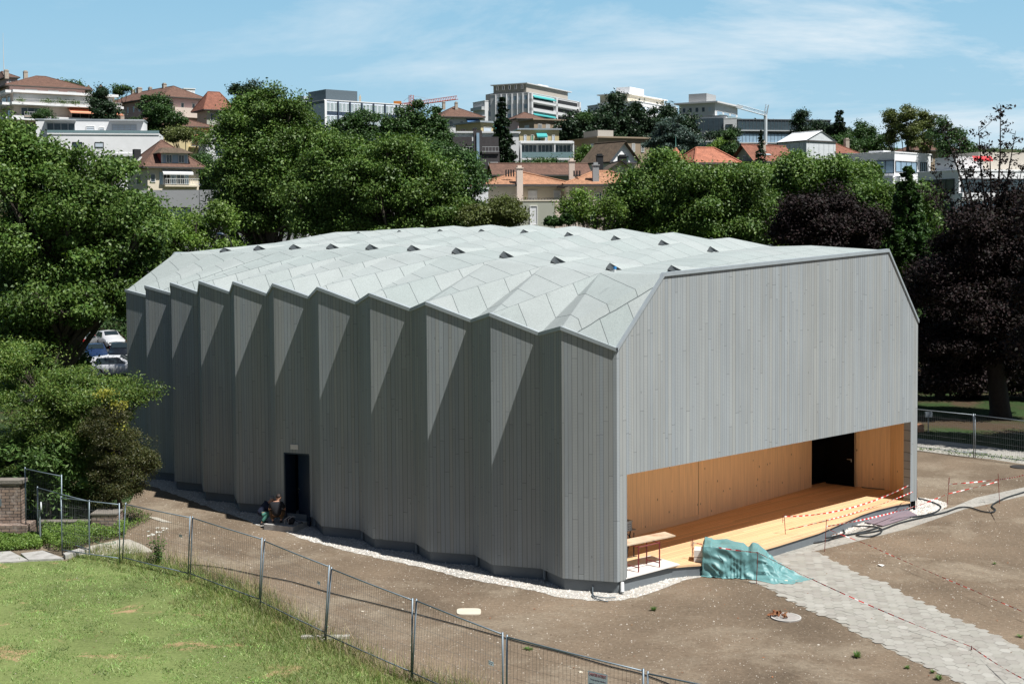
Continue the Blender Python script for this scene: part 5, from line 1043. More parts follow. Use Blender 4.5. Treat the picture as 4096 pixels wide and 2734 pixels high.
for u_, v0, v1 in ((792, 213, 236), (826, 217, 236)):
    p = aty(u_*PX, v1*PX, 400); mb = MB(); mb.tube([p-Vector((0, 0, 2)), aty(u_*PX, v0*PX, 400)], .12, 6); mb.box(p.x-.3, p.x+.3, p.y-.3, p.y+.3, p.z, aty(u_*PX, (v0+4)*PX, 400).z); mb.build('antenna', Mw['cream'], b.root)
# red tower crane
M_cr = mat('crane_red', (.62, .13, .07), .6, .1); M_cro = mat('crane_orange', (.75, .28, .06), .6, .1)
def lattice(mb, a, b, w_, n, r=.12):
    a, b = Vector(a), Vector(b); d = (b-a).normalized(); s_ = d.cross(Vector((0, 0, 1))); s_ = s_.normalized()*w_ if s_.length > .1 else Vector((w_, 0, 0)); u = s_.cross(d).normalized()*w_
    R = [s_*.5-u*.5, -s_*.5-u*.5, u*.5]
    for q in R: mb.tube([a+q, b+q], r, 4)
    for k in range(n):
        p0, p1 = a.lerp(b, k/n), a.lerp(b, (k+.5)/n); p2 = a.lerp(b, (k+1)/n)
        for i in range(3): mb.tube([p0+R[i], p1+R[(i+1) % 3], p2+R[i]], r*.6, 3, cap=False)
cr = empty('tower_crane', aty(943*PX, 300*PX, 520), 'red tower crane with its jib over the columnar trees', 'crane', 'tower cranes')
mb = MB(); lattice(mb, aty(943*PX, 330*PX, 520), aty(943*PX, 218*PX, 520), 1.8, 16); mb.build('mast', M_cr, cr)
mb = MB(); lattice(mb, aty(926*PX, 241*PX, 520), aty(1048*PX, 224*PX, 500), 1.3, 22, .10); mb.build('jib', M_cr, cr)
mb = MB(); lattice(mb, aty(943*PX, 239*PX, 520), aty(910*PX, 242*PX, 524), 1.3, 6, .10); mb.build('counter_jib', M_cr, cr)
mb = MB(); p = aty(908*PX, 240*PX, 524); mb.box(p.x-.8, p.x+2.2, p.y-1, p.y+1, p.z-1.5, p.z+1.3); mb.build('counterweight', M_cro, cr)
mb = MB(); mb.tube([aty(943*PX, 219*PX, 520), aty(1000*PX, 230*PX, 511)], .06, 4); mb.tube([aty(943*PX, 219*PX, 520), aty(926*PX, 232*PX, 522)], .06, 4); mb.build('tie_cable', M_rail, cr)
# B8, B9
b = B('house', 'white house with a brown hipped roof and blue shutters beside the crane', 985, 1018, 1100, 268, 300, 330, 20, 'lgrey', 'house', gh); b.pitched('hip', 3.2, 'brown', 1.2, 'R'); b.grid('R', 3, (1.0, 4.2), 1.7, .3, mull=1); b.awning('R', .62, .98, .4, 1., 1.5, mat('blue_awning', (.08, .2, .4), .8, .06)); b.chim(.1, .3, b.z1-1, 1.7, .7); b.chim(.45, .3, b.z1-1, 1.7, .7); b.awning('L', .2, .8, .5, 1, 1.2, mat('blue_awning', (.08, .2, .4), .8, .06))
b = B('apartment_house', 'cream yellow flat roofed house with white shutters above the wooden house', 1045, 1103, 1150, 281, 315, 275, 38, 'yellow', 'house', gh); b.flat('metal', .6, .35, Mr['metal']); b.win('L', .15, .32, 1.0, 2.6, M_glass, M_frame, 1); b.win('L', .6, .78, 1.0, 2.6, M_glass, M_frame, 1); b.win('R', .12, .5, .9, 2.6, M_blind, M_frame); b.win('R', .1, .5, 4.1, 5.2, M_blind, M_frame); b.awning('R', .6, 1.1, .6, 1., 1.6, M_awT)
b = B('house', 'white flat roofed house with dark openings above the wooden balconies', 1020, 1022, 1190, 305, 360, 248, 8, 'lgrey', 'house', gh); b.flat('white', .3, .3); b.win('R', .05, .35, 1.0, 3.0, M_dark, M_frame, 1); b.win('R', .5, .78, 1.2, 3.2, M_blind, M_frame, 3)
for q in (.42, .86): mb = MB(); p = b.c+b.dr*(b.wr*q)+b.nr*1.+Vector((0, 0, b.zt-4)); mb.tube([p, p+Vector((0, 0, 4.3))], .3, 8); mb.build('flue', Mr['metal'], b.root)
b = B('wooden_house', 'dark weathered timber house with balconies and a glazed stair strip', 1038, 1040, 1146, 350, 420, 205, 4, 'dark', 'house', gh); b.flat('felt', .05, .1)
b.balcony('R', .0, .42, .0, .25, .9, 'bars', M_rail); b.balcony('R', .62, .98, .0, .25, .9, 'bars', M_rail); b.block(.44, .62, -.08, .3, b.zt, 3.4, Mw['dark'], 'stair_tower'); b.block(0, .42, .45, .8, b.zt, 2.6, Mw['dark']); b.block(.62, 1, .45, .8, b.zt, 2.6, Mw['dark'])
b.win('R', .21, .40, 1.4, 4.1, M_glass, M_rail, 2, rows=1); b.win('R', .75, .96, 1.5, 4.2, M_glassb, M_rail, 0, rows=1); b.band('R', .50, .56, -3, 7, M_glassb, .62, 'stair_glazing'); b.win('R', .06, .13, 2.0, 2.9, M_glass, M_rail); b.win('R', .58, .72, 5.8, 7, M_shw, M_frame); b.band('R', .02, .4, 4.5, 6.4, mat('rusty_panel', (.25, .09, .05), .8, .2), .06); b.band('R', .75, .98, 4.5, 6, mat('rusty_panel', (.25, .09, .05), .8, .2), .06)
# B11 tower blocks
b = B('apartment_tower', 'tallest pale apartment tower with blue blinds and teal awnings', 1125, 1214, 1327, 213, 300, 455, 62, 'lgrey', 'apartment block', gh); b.flat('felt', .1, .25, Mw['lgrey'])
Z0 = fl(6, 3.05, .7); b.grid('L', 6, Z0, 1.6, .62, .02, .86, M_glassb, Mw['lgrey'], alt=(M_blind, .5))
for k in range(7): b.band('L', .02+.14*k-.01, .02+.14*k+.006, 0, 18, Mw['lgrey'], .5, 'fin')
for r, z in enumerate(Z0):
    b.band('R', .03, .47, z-.2, z+1.3, M_dark if r % 2 else M_glass, .05, 'loggia'); b.band('R', .53, .97, z-.2, z+1.3, M_dark, .05, 'loggia'); b.band('R', .0, 1., z+1.35, z+2.4, Mw['lgrey'], .9, 'parapet')
    if r in (0, 2): b.awning('R', .03, .47, z-.2, .8, 1.3, M_awT)
for q in (0, .485, .975): b.band('R', q, q+.03, 0, 18, Mw['lgrey'], .9, 'fin')
b.block(.02, .85, .1, .95, b.zr, 3., Mw['beige']); b.block(0.0, .9, .05, 1., b.zr+3., .3, Mw['lgrey'], 'upper_roof'); b.block(.4, .6, .3, .5, b.zr+3.3, 1.2, Mw['white'], 'lift_room')
b.grid('L', 5, (-3.0,), 1.5, .3, .1, .9, M_glass)
b = B('apartment_tower', 'stepped beige balcony block adjoining the tallest tower', 1085, 1112, 1200, 232, 290, 462, 30, 'lgrey', 'apartment block', gh); b.flat('felt', .1, .25, Mw['lgrey']); b.grid('R', 4, fl(5, 3.05), 1.6, .6, glass=M_glassb)
for z in fl(5, 3.05): b.balcony('L', .0, .95, z+2.2, 1.3, .9, 'solid')
b.block(.3, 1, .1, .9, b.zr, 2.9, Mw['beige'])
# B12 beige mid blocks and glass balcony block
b = B('house', 'pink house with a brown mansard right of the spruce', 1182, 1188, 1240, 272, 310, 330, 20, 'pink', 'house', gh); b.pitched('hip', 1.9, 'brown', .8); b.grid('R', 3, (.3, 3.2), 1.3, .35)
b = B('apartment_house', 'tan flat roofed house with white windows and a yellow awning', 1190, 1225, 1305, 275, 330, 300, 28, 'tan', 'house', gh); b.flat('felt', .5, .3, Mw['tan']); b.grid('R', 4, (.9,), 1.7, .5, mull=2); b.awning('R', .82, 1.05, .6, 1.0, 1.8, M_awY); b.win('L', .3, .6, 1, 2.4, M_blind, M_frame)
b = B('apartment_house', 'cream upper floor with green shutters over the glass balconies', 1188, 1192, 1282, 298, 330, 270, 8, 'yellow', 'house', gh); b.flat('metal', .5, .3, Mr['metal']); b.grid('R', 5, (1.0,), 1.5, .42, glass=M_shg, alt=(M_blind, .4)); b.awning('R', .42, .68, .6, .8, 1.5, M_awT)
b = B('balcony_block', 'white framed block with two storeys of glass balconies', 1190, 1192, 1314, 326, 380, 252, 6, 'lgrey', 'apartment block', gh); b.flat('white', .1, .2)
for r in range(2):
    z = .5+r*3.2
    for a_, b_ in ((.02, .32), (.34, .62), (.66, .96)): b.win('R', a_, b_, z, z+2.5, M_glass, Mw['white'], 3)
    b.band('R', 0, 1, z+2.65, z+2.95, Mw['white'], 1.6, 'floor_slab'); b.band('R', 0.02, .98, z+1.5, z+2.6, M_railg, 1.62, 'glass_balustrade', 1.56)
for q in (0, .63, .98): b.band('R', q, q+.02, 0, 7, Mw['white'], 1.6, 'fin')
b.band('R', 0, 1, 0, .35, Mw['white'], 1.7, 'fascia')
# B13 - B15
b = B('apartment_house', 'tan flat roofed house behind the chalet', 1308, 1372, 1490, 316, 372, 262, 24, 'tan', 'house', gh); b.flat('felt', .5, .3, Mw['tan']); b.grid('R', 5, (1.0,), 1.7, .35, mull=2); b.grid('L', 3, (1.0, 4.4), 1.6, .3, mull=1); b.block(.05, .35, .1, .6, b.zr, 1.3, Mw['beige'], 'lift_room'); 
b = B('chalet', 'white gabled chalet with a mossy brown roof and dark shutters', 1345, 1400, 1456, 372, 395, 212, 38, 'white', 'house', gh); b.pitched('gable', 3.4, 'old', .8, 'L'); b.win('R', .40, .62, -1.1, 0.3, M_glass, M_frame, 1, M_shd, out=.16); b.win('R', .35, .6, 1.2, 2.6, M_glass, M_frame, 1, M_shd)
b = B('gabled_house', 'cream gabled house with one dark green shutter behind the orange roofs', 1360, 1364, 1480, 418, 430, 186, 6, 'cream', 'house', gh); b.pitched('gable', 3.0, 'old', .7, 'L'); b.win('R', .38, .50, -1.1, .6, M_shd, M_dark, out=.2); b.band('R', .2, .65, 1.0, 1.3, M_shd, .4, 'window_box'); b.chim(.1, .3, b.zt+1.2, 2.6, .9, M_dark); b.chim(.6, .6, b.zt+2.2, 1.6, 1.1, M_dark)
b = B('house', 'long low house with an old ridged brown roof behind the orange tiles', 1128, 1140, 1345, 402, 430, 188, 8, 'olivewall', 'house', gh); b.pitched('gable', 1.8, 'brown', .8, 'R'); b.win('R', .05, .12, .8, 1.8, M_glass, M_frame)
# B16 orange tiled villas
b = B('villa', 'cream villa with orange clay tiles and a tall chimney, left of the pair', 1100, 1120, 1300, 424, 512, 140, 12, 'cream', 'house', gh); b.wl = 8; b.pitched('hip', 1.5, 'orange', .8, 'R', 1.); b.win('R', .50, .62, .6, 2.2, M_shw, M_frame); b.win('R', .83, .92, .6, 2.2, M_shw, M_frame); b.balcony('R', .38, 1.0, 2.4, 1.6, .95, 'bars', mat('black_railing', (.06, .06, .06), .6, .1), Mw['cream']); b.win('R', .84, .98, 3.4, 4.6, M_glass, M_frame, 2); b.win('R', .6, .68, 3.2, 5., M_shw, M_frame)
b.chim(.34, -.12, b.zt-2.6, 4.3, .65, Mw['peach']); b.band('R', .7, .702, 2.6, 6, M_dark, .06, 'downpipe')
for k in range(4): mb = MB(); p = b.c+b.dr*(b.wr*.24+k*.28)+b.dl*.6+Vector((0, 0, b.zt+.9)); mb.tube([p, p+Vector((0, 0, .75))], .09, 6); mb.build('flue', M_dark, b.root)
b2_ = B('villa', 'cream villa with orange clay tiles and a balustrade, right of the pair', 1300, 1306, 1475, 424, 512, 137, 4, 'cream', 'house', gh); b2_.pitched('hip', 1.55, 'orange', .8, 'R', .9); b2_.grid('R', 4, (.9,), 1.5, .45, glass=M_glass, mull=2); b2_.balcony('R', .0, .9, 2.9, 1.3, .9, 'bars', Mw['cream'], Mw['cream']); b2_.win('R', .1, .2, 4.2, 5.4, M_glass, M_frame, 1); b2_.chim(.02, .2, b2_.zt+.6, 1.9, .6, Mw['peach']); b2_.chim(.32, .0, b2_.zt+.1, 1.9, .65, Mw['grey'])
for k in range(3): mb = MB(); p = b2_.c+b2_.dr*(.6+k*.3)+b2_.dl*.8+Vector((0, 0, b2_.zt+.9)); mb.tube([p, p+Vector((0, 0, .6))], .09, 6); mb.build('flue', M_dark, b2_.root)
b = B('lower_wing', 'grey green lower wing with one white shuttered window', 1165, 1190, 1272, 462, 520, 122, 8, 'olivewall', 'house', gh); b.flat('felt', .05, .12, Mw['cream']); b.win('R', .30, .52, .4, 2.2, M_shw, M_frame); b.block(-.35, .1, .0, .6, b.zt-.3, .3, Mr['orange'], 'lean_to_roof')
b = B('lower_wing', 'pale lower wing with a wall lamp beside the young tree', 1273, 1274, 1420, 462, 520, 124, 4, 'peach', 'house', gh); b.flat('felt', .05, .15, Mw['cream']); b.win('R', .13, .32, .5, 1.9, M_glass, M_frame, 3); b.win('R', .5, .65, .5, 1.9, M_glass, M_frame, 2)
# B17 white stepped block
b = B('apartment_block', 'white stepped penthouse block above the dark pines', 1372, 1462, 1552, 233, 290, 470, 58, 'white', 'apartment block', gh); b.flat('white', .2, .3); b.grid('R', 6, (1.4,), 1.9, .85, glass=M_glassb, alt=(M_blind, .3)); b.band('R', 0, 1, 3.9, 5.2, Mw['white'], 1.6, 'parapet'); b.win('L', .5, .7, 3, 5, M_blind, M_frame, 2); b.win('L', .75, .85, 3, 5, M_blind, M_frame, 2)
b.block(.0, .92, .25, .95, b.zr, 2.6, Mw['cream']); b.block(-.03, .97, .2, 1., b.zr+2.6, .35, Mw['white'], 'upper_roof'); b.block(.2, .55, .4, .75, b.zr+2.9, 3.0, Mw['white'], 'lift_room'); b.balcony('R', .0, 1.0, -.35, .1, .9, 'bars', M_frame)
b = B('apartment_block', 'low white block left of the stepped white block', 1348, 1380, 1420, 240, 290, 500, 30, 'lgrey', 'apartment block', gh); b.flat('white', .2, .3); b.grid('R', 3, (1.2, 4.2), 1.6, .5)
# B18 grey office
b = B('office_block', 'grey and glass office block with a dark top floor right of the pines', 1545, 1666, 1669, 266, 345, 392, 76, 'lgrey', 'office block', gh); b.flat('felt', .1, .2, Mw['dgrey']); b.band('L', .02, 1, .5, 4.3, M_glass, .1, 'glazing'); b.band('L', .02, 1, 4.3, 5.0, Mw['dgrey'], .25); b.band('L', .02, 1, 7.6, 10., M_glass, .1, 'glazing')
for k in range(10): b.band('L', .04+.1*k, .045+.1*k, 10., 24, M_navy, .05, 'panel_joint'); b.band('L', .03+.1*k, .034+.1*k, .5, 4.3, Mw['dgrey'], .15, 'mullion')
for z in (14.5, 19): b.band('L', 0, 1, z, z+.12, M_navy, .05, 'panel_joint')
b = B('apartment_block', 'grey block with projecting roof canopy and plant room on the skyline', 1558, 1640, 1692, 236, 270, 430, 60, 'lgrey', 'apartment block', gh); b.flat('white', 1.4, .5, Mw['lgrey']); b.block(.1, .5, .3, .8, b.zr, 3, Mw['grey'], 'plant_room'); b.grid('R', 3, (2.4, 5.6), 1.9, .8, glass=M_glassb)
for z in (2.1, 5.3, 8.5): b.balcony('R', .0, 1., z+2.4, 1.4, .9, 'glass')
b.grid('L', 5, (1.2,), 1.6, .5)
b = B('office_block', 'pale concrete stair block between the two glass offices', 1660, 1690, 1693, 272, 345, 380, 80, 'lgrey', 'office block', gh); b.flat('white', .05, .2); b.win('L', .3, .85, 1.6, 2.8, M_glass, M_dark)
b = B('office_block', 'long dark glass office block behind the white crane', 1691, 1692, 1905, 275, 345, 385, 12, 'dgrey', 'office block', gh); b.flat('felt', .2, .3, Mw['dgrey'])
for r in range(4): b.band('R', 0, 1, .5+r*3.6, 2.9+r*3.6, M_glassb if r % 2 else M_glass, .1, 'glazing'); b.band('R', 0, 1, 2.95+r*3.6, 3.25+r*3.6, M_rail, .7, 'floor_slab')
for k in range(26): b.band('R', .01+k*.038, .0125+k*.038, 0, 14, Mw['dgrey'], .16, 'mullion')
# white crane
M_crw = mat('crane_white', (.62, .68, .72), .6, .1); cr = empty('tower_crane', aty(1756*PX, 335*PX, 330), 'white tower crane with a latticed jib before the dark glass office', 'crane', 'tower cranes')
mb = MB(); mb.tube([aty(1756*PX, 350*PX, 330), aty(1756*PX, 262*PX, 330)], .45, 8); mb.build('mast', M_crw, cr)
mb = MB(); lattice(mb, aty(1758*PX, 262*PX, 330), aty(1690*PX, 243*PX, 330), .9, 22, .07); mb.build('jib', M_crw, cr); mb = MB(); lattice(mb, aty(1756*PX, 262*PX, 330), aty(1760*PX, 240*PX, 330), .7, 3, .07); mb.build('jib_head', M_crw, cr)
# B20 wrapped building
M_sheet = mat('white_scaffold_sheeting', (.66, .70, .72), .7, .10, 1.2, bump=.3, bscale=1.5)
Mw['sheet'] = M_sheet; Mr['sheet'] = mat('white_tarpaulin', (.84, .86, .87), .5, .05)
b = B('wrapped_building', 'building wrapped in white scaffold sheeting under a white tent roof', 1785, 1850, 1917, 322, 405, 245, 34, 'sheet', 'building', gh); b.pitched('gable', 1.9, 'sheet', .2, 'L')
for k in range(6): b.band('L', .08+k*.17, .086+k*.17, 0, 12, M_rail, .06, 'scaffold_pole'); b.band('R', .08+k*.17, .086+k*.17, 0, 12, M_rail, .04, 'scaffold_pole')
b.band('L', 0, 1, 2.3, 2.6, mat('green_strap', (.05, .25, .12), .7, .1), .08); b.band('L', 0, 1, 5.3, 5.5, M_rail, .08)
# red roofs
b = B('house', 'red tiled house with a bank of solar panels on the roof', 1690, 1728, 1812, 370, 400, 205, 34, 'olivewall', 'house', gh); b.pitched('gable', 2.7, 'red', .9, 'R'); b.win('L', .4, .6, -1, .4, M_glass, M_frame, 1)
for k in (0, 1):
    sp_ = MB(); p0 = b.P(2.2+k*6.8, .9, b.zt+.9); e1_ = b.dr*2.6; e2_ = b.dl*2.2+Vector((0, 0, 1.0)); sp_.obox(p0+Vector((0, 0, .15)), e1_, e2_, (0, 0, .08)); sp_.build('solar_panel', mat('solar_panel', (.45, .55, .60), .2, .05, spec=.8), b.root)
b.chim(.32, .15, b.zt+.8, 2.2, .7)
b = B('turret_house', 'bright orange roofed mansion with a pointed turret and copper finial', 1556, 1600, 1680, 374, 410, 150, 20, 'cream', 'house', gh); b.pitched('hip', 1.9, 'orange', .8, 'R', .6); b.ro.data.materials[0] = tilemat('vermilion_tiles', (.52, .20, .12), 2.2)
tp = aty(1550*PX, 312*PX, 146); bs_ = aty(1550*PX, 372*PX, 146); mb = MB(); mb.tube([Vector((tp.x, 146, bs_.z)), Vector((tp.x, 146, aty(1550*PX, 338*PX, 146).z))], [1.25, .08], 10); mb.build('turret_roof', b.ro.data.materials[0], b.root); mb = MB(); mb.tube([Vector((tp.x, 146, bs_.z-8)), Vector((tp.x, 146, bs_.z))], 1.1, 10); mb.build('turret', Mw['cream'], b.root); mb = MB(); mb.tube([Vector((tp.x, 146, bs_.z+.8)), tp], .07, 6, r2=.02); mb.build('finial', mat('copper_green', (.18, .42, .36), .6, .1), b.root)
b = B('house', 'small red roofed house right of the wrapped building', 1905, 1915, 1962, 352, 372, 250, 20, 'cream', 'house', gh); b.pitched('hip', 2.2, 'red', .6); b.chim(.85, .3, b.zt+1.2, 1.6, .8); b.grid('R', 2, (.5,), 1.2, .3)
# B22, B23 white modern villas on the right
b = B('modern_villa', 'white modern villa with ribbon windows on three stepped levels', 1940, 2052, 2135, 350, 430, 196, 44, 'white', 'house', gh); b.flat('white', .1, .15)
b.win('L', .50, .72, 1.3, 3.1, M_glass, M_dark, 2); b.win('L', .0, .36, 1.1, 3.1, M_glassb, M_dark, 1); b.win('R', .02, .60, 1.2, 2.9, M_glassb, M_dark, 3); b.win('R', .70, .88, 1.2, 3.3, M_glass, M_dark, 2); b.win('L', .76, .86, 1.3, 3.1, M_glass, M_dark, 1)
b.band('L', -.06, .9, 3.5, 4.9, Mw['white'], 1.3, 'parapet'); b.band('R', -.06, 1.35, 3.5, 4.9, Mw['white'], 1.3, 'parapet'); b.win('L', .0, .74, 5.2, 7.2, M_glass, M_dark, 5); b.win('R', .02, .95, 5.0, 5.8, M_glassb, M_dark, 5); b.band('L', -.06, .8, 7.6, 8.8, Mw['lgrey'], 2.4, 'parapet'); b.band('R', -.06, 1.35, 7.6, 9.2, Mw['white'], 2.4, 'parapet'); b.block(.1, .3, .3, .6, b.zr, .3, Mw['lgrey'], 'roof_light')
b = B('modern_villa', 'long white terraced villa seen through the purple beech', 2105, 2200, 2440, 392, 455, 178, 20, 'white', 'house', gh); b.flat('white', .1, .2)
for r in range(3): b.win('R', .02, .96, 1.0+r*3.1, 2.9+r*3.1, M_glassb if r == 1 else M_glass, M_dark, 7); b.band('R', -.02, 1, 3.0+r*3.1, 3.9+r*3.1, Mw['white'], 1.2, 'parapet'); b.win('L', .1, .9, 1.0+r*3.1, 2.9+r*3.1, M_glass, M_dark, 3)
b.block(.05, .3, .2, .7, b.zr, 1.8, Mw['lgrey'], 'plant_room'); b.block(.35, .8, .4, 1.1, b.zr, 2.6, Mw['beige'], 'upper_storey'); b.awning('R', .12, .3, -2., .4, .3, mat('red_awning', (.7, .04, .05), .7, .05))
b = B('house', 'low brown roofed house behind the pale trees on the right', 2085, 2100, 2190, 345, 365, 245, 12, 'tan', 'house', gh); b.pitched('hip', 2, 'brown', .6); b.grid('R', 4, (.8,), 1.3, .4)
# wooded slope between the houses
rngw = np.random.default_rng(77); bl_ = []
for k in range(850):
    y = rngw.uniform(128, 520); x = rngw.uniform(-.42, .46)*y; z = terr(x, y); r = rngw.uniform(1.6, 3.4)
    bl_.append(((x, y, z+r*.35), (r*1.5, r*1.5, r*.9)))
Vw, _ = foliage(bl_, 130000, .7, 78, rc=.3, shell=.8)
tag(npmesh('wood', Vw, np.arange(len(Vw)).reshape(-1, 4), LM['dark']), 'dense dark green shrubbery covering the slope between the hillside houses', 'woodland', kind='stuff')
# parkland wood closing the view behind the hall and to the right
bl_ = []
for k in range(120):
    x = rngw.uniform(8, 62); y = 96+rngw.uniform(0, 26); bl_.append(((x, y, rngw.uniform(1, 7)), (3, 3, 2.6)))
for k in range(70):
    x = rngw.uniform(-62, 8); y = 121+rngw.uniform(0, 8); bl_.append(((x, y, rngw.uniform(.5, 4.5)), (3, 2.5, 2.2)))
Vw, _ = foliage(bl_, 70000, .4, 79, rc=.3, shell=.8)
tag(npmesh('wood', Vw, np.arange(len(Vw)).reshape(-1, 4), LM['dark']), 'dark undergrowth below the trees behind the hall', 'woodland', kind='stuff')
# ------------------------------------------------------------------ site objects
def gz(ox, oy, x, y, z=0., k=2.2925): return onz(*Z(ox, oy, x, y, k), z)
M_galv = mat('galvanised_tube', (.20, .25, .29), .45, .15, 6, metal=.4)
M_wire = mat('fence_wire', (.16, .17, .17), .6, .1, metal=.3)
M_plate = mat('pale_blue_plate', (.60, .76, .80), .6, .05)
_t = M_plate.node_tree; _tr = N(_t, 'ShaderNodeBsdfTranslucent', i={'Color': (.75, .92, .97, 1)}); _mx = N(_t, 'ShaderNodeMixShader', i={0: .75}); _t.links.new(_t.nodes['Principled BSDF'].outputs[0], _mx.inputs[1]); _t.links.new(_tr.outputs[0], _mx.inputs[2]); _t.links.new(_mx.outputs[0], _t.nodes['Material Output'].inputs['Surface'])
M_redtxt = mat('red_lettering', (.35, .05, .06), .7, .05); M_dktxt = mat('dark_lettering', (.12, .10, .16), .7, .05)
M_tubew = mat('bright_galvanised', (.27, .31, .34), .45, .12, 6, metal=.3)
def topz(u, v, z): return onz(u, v, z)
def panel(label, tl, tr, bl=None, br=None, h=1.88, plate=None, mid=None, group='site fence panels', hook=None, nowire=False):
    """tl,tr,bl,br photo pixels of post tops and feet; feet None = straight down"""
    T0, T1 = onz(*tl, h), onz(*tr, h)
    def foot(T, b):
        if b is None: return Vector((T.x, T.y, 0))
        q = aty(*b, T.y); return Vector((q.x, T.y-.02, 0))
    B0, B1 = foot(T0, bl), foot(T1, br); root = empty('site_fence', Vector(((B0.x+B1.x)/2, (B0.y+B1.y)/2, 0)), label, 'fence panel', group)
    for a, b in ((B0, T0), (B1, T1)): mb = MB(); mb.tube([a, b+Vector((0, 0, .02))], .021, 8); mb.build('post', M_galv, root, smooth=True)
    up = .10
    q0, q1 = B0.lerp(T0, up), B1.lerp(T1, up); t0, t1 = B0.lerp(T0, .985), B1.lerp(T1, .985)
    for nm, a, b in (('top_rail', t0, t1), ('bottom_rail', q0, q1)): mb = MB(); mb.tube([a, a.lerp(b, .5)+Vector((0, 0, -.008)), b], .017, 7); mb.build(nm, M_galv, root, smooth=True)
    if mid is not None: mb = MB(); mb.tube([q0.lerp(q1, mid), t0.lerp(t1, mid)], .017, 7); mb.build('middle_post', M_galv, root)
    mb = MB(); n = max(8, int((t1-t0).length/.095)); sag = (t1-t0).cross(Vector((0, 0, 1))).normalized()
    for k in range(1, n): mb.tube([q0.lerp(q1, k/n), q0.lerp(q1, k/n).lerp(t0.lerp(t1, k/n), .5)+sag*.02*math.sin(k*.7), t0.lerp(t1, k/n)], .0028, 3, cap=False)
    for j in (.17, .34, .5, .66, .83): mb.tube([q0.lerp(t0, j).lerp(q1.lerp(t1, j), s_/6)+sag*.012*math.sin(s_*2+j*9) for s_ in range(7)], .0028, 3, cap=False)
    mb.build('wire_mesh', M_wire, root)
    nrm = sag if sag.y < 0 else -sag
    if plate:
        a, b, c_ = plate; o_ = q0.lerp(q1, a).lerp(t0.lerp(t1, a), b)+nrm*.025; d = (t1-t0).normalized()*c_; mb = MB(); mb.poly([o_, o_+d, o_+d+Vector((0, 0, c_*.55)), o_+Vector((0, 0, c_*.55))]); po = mb.build('name_plate', M_plate, root)
        mb = MB()
        for j, (f0, f1) in enumerate(((.1, .5), (.6, .9))): mb.obox(o_+d*f0+nrm*.005+Vector((0, 0, c_*.36)), d*(f1-f0), nrm*.002, (0, 0, c_*.07))
        mb.obox(o_+d*.1+nrm*.005+Vector((0, 0, c_*.16)), d*.6, nrm*.002, (0, 0, c_*.06)); mb.build('plate_print', M_dktxt, po)
    return root, (q0, q1, t0, t1, nrm)
Zs = lambda ox, oy, x, y: Z(ox, oy, x, y)
panel('tall fence panel standing out from the brick wall at far left', (100, 1869), (246, 1899), (104, 2090), (249, 2215), h=2.35)
panel('fence panel set low in the weeds between wall and gate post', (150, 1946), (357, 2001), (152, 2150), (358, 2198), h=1.75)
panel('fence panel in front of the low brick wall, with a middle post', (244, 1985), (477, 2013), (250, 2208), (479, 2226), h=1.9, mid=.48)
panel('leftmost soil side fence panel, next to the leaning gate post', (503, 2012), (760, 2065), (489, 2226), (752, 2262), plate=(.86, .62, .14))
panel('fence panel behind the white flowering weed on the right of the gap', (770, 2066), (1048, 2151), (760, 2262), (1036, 2394))
panel('fence panel with a small blue plate, in line with the concrete step', (1058, 2158), (1317, 2261), (1040, 2400), (1298, 2551), plate=(.86, .68, .15))
panel('fence panel whose bottom rail lies bare on the lawn edge', (1326, 2269), (1650, 2394), (1302, 2551), (1645, 2690))
r_, _q = panel('fence panel in front of the oval white cover, plate at its right', (1666, 2396), (2010, 2530), (1648, 2690), (2012, 2800), plate=(.86, .55, .18))
r_, q_ = panel('fence panel carrying the large closed site sign', (2028, 2540), (2573, 2676), (2026, 2830), (2572, 2960))
panel('last fence panel leaving the bottom edge of the view', (2591, 2686), (3150, 2800), (2592, 2980), (3160, 3100))
# the sign
q0, q1, t0, t1, nrm = q_; sd = (t1-t0).normalized()
def on_panel(u, v):
    r = ray(u, v); c0_ = Vector((0, 0, HC)); n = (t1-t0).cross(t0-q0).normalized(); return c0_ + r*(n.dot(t0-c0_)/n.dot(r))
s0 = on_panel(*Z(2048, 2050, 705, 1437)); s1 = on_panel(*Z(2048, 2050, 885, 1478)); sw = (s1-s0); hgt_ = .44; dn = Vector((0, 0, -1))
sgn = empty('site_sign', s0+dn*hgt_, 'pale blue sign reading CHANTIER INTERDIT in red, wired to the fence', 'sign')
mb = MB(); mb.poly([s0+nrm*.034, s0+nrm*.034+dn*hgt_, s0+nrm*.034+dn*hgt_+sw, s0+nrm*.034+sw]); mb.build('board', M_plate, sgn)
def lettering(txt, o, wdir, up, height, m, parent, width=None, bold=0.):
    cu = bpy.data.curves.new('lettering', 'FONT'); cu.body = txt; cu.size = 1; cu.offset = bold; cu.extrude = .01; tmp = bpy.data.objects.new('lettering', cu); COL.objects.link(tmp)
    dg = bpy.context.evaluated_depsgraph_get(); me = bpy.data.meshes.new_from_object(tmp.evaluated_get(dg)); COL.objects.unlink(tmp); bpy.data.objects.remove(tmp)
    xs_ = [v.co.x for v in me.vertices]; ys_ = [v.co.y for v in me.vertices]; w_ = max(xs_)-min(xs_); h_ = max(ys_)-min(ys_)
    kx = (width/w_) if width else height/h_; ky = height/h_; x0, y0 = min(xs_), min(ys_); wd = wdir.normalized(); n_ = wd.cross(up)
    off = Vector(parent.location)
    for v in me.vertices: c_ = v.co.copy(); v.co = o + wd*((c_.x-x0)*kx) + up*((c_.y-y0)*ky) + n_*(c_.z*.3+.003) - off
    me.materials.clear(); me.materials.append(m); ob = bpy.data.objects.new('lettering', me); COL.objects.link(ob); ob.parent = parent; return ob
U = Vector((0, 0, 1)); L_ = sw.length; wd_ = sw.normalized(); fo = s0+nrm*.037
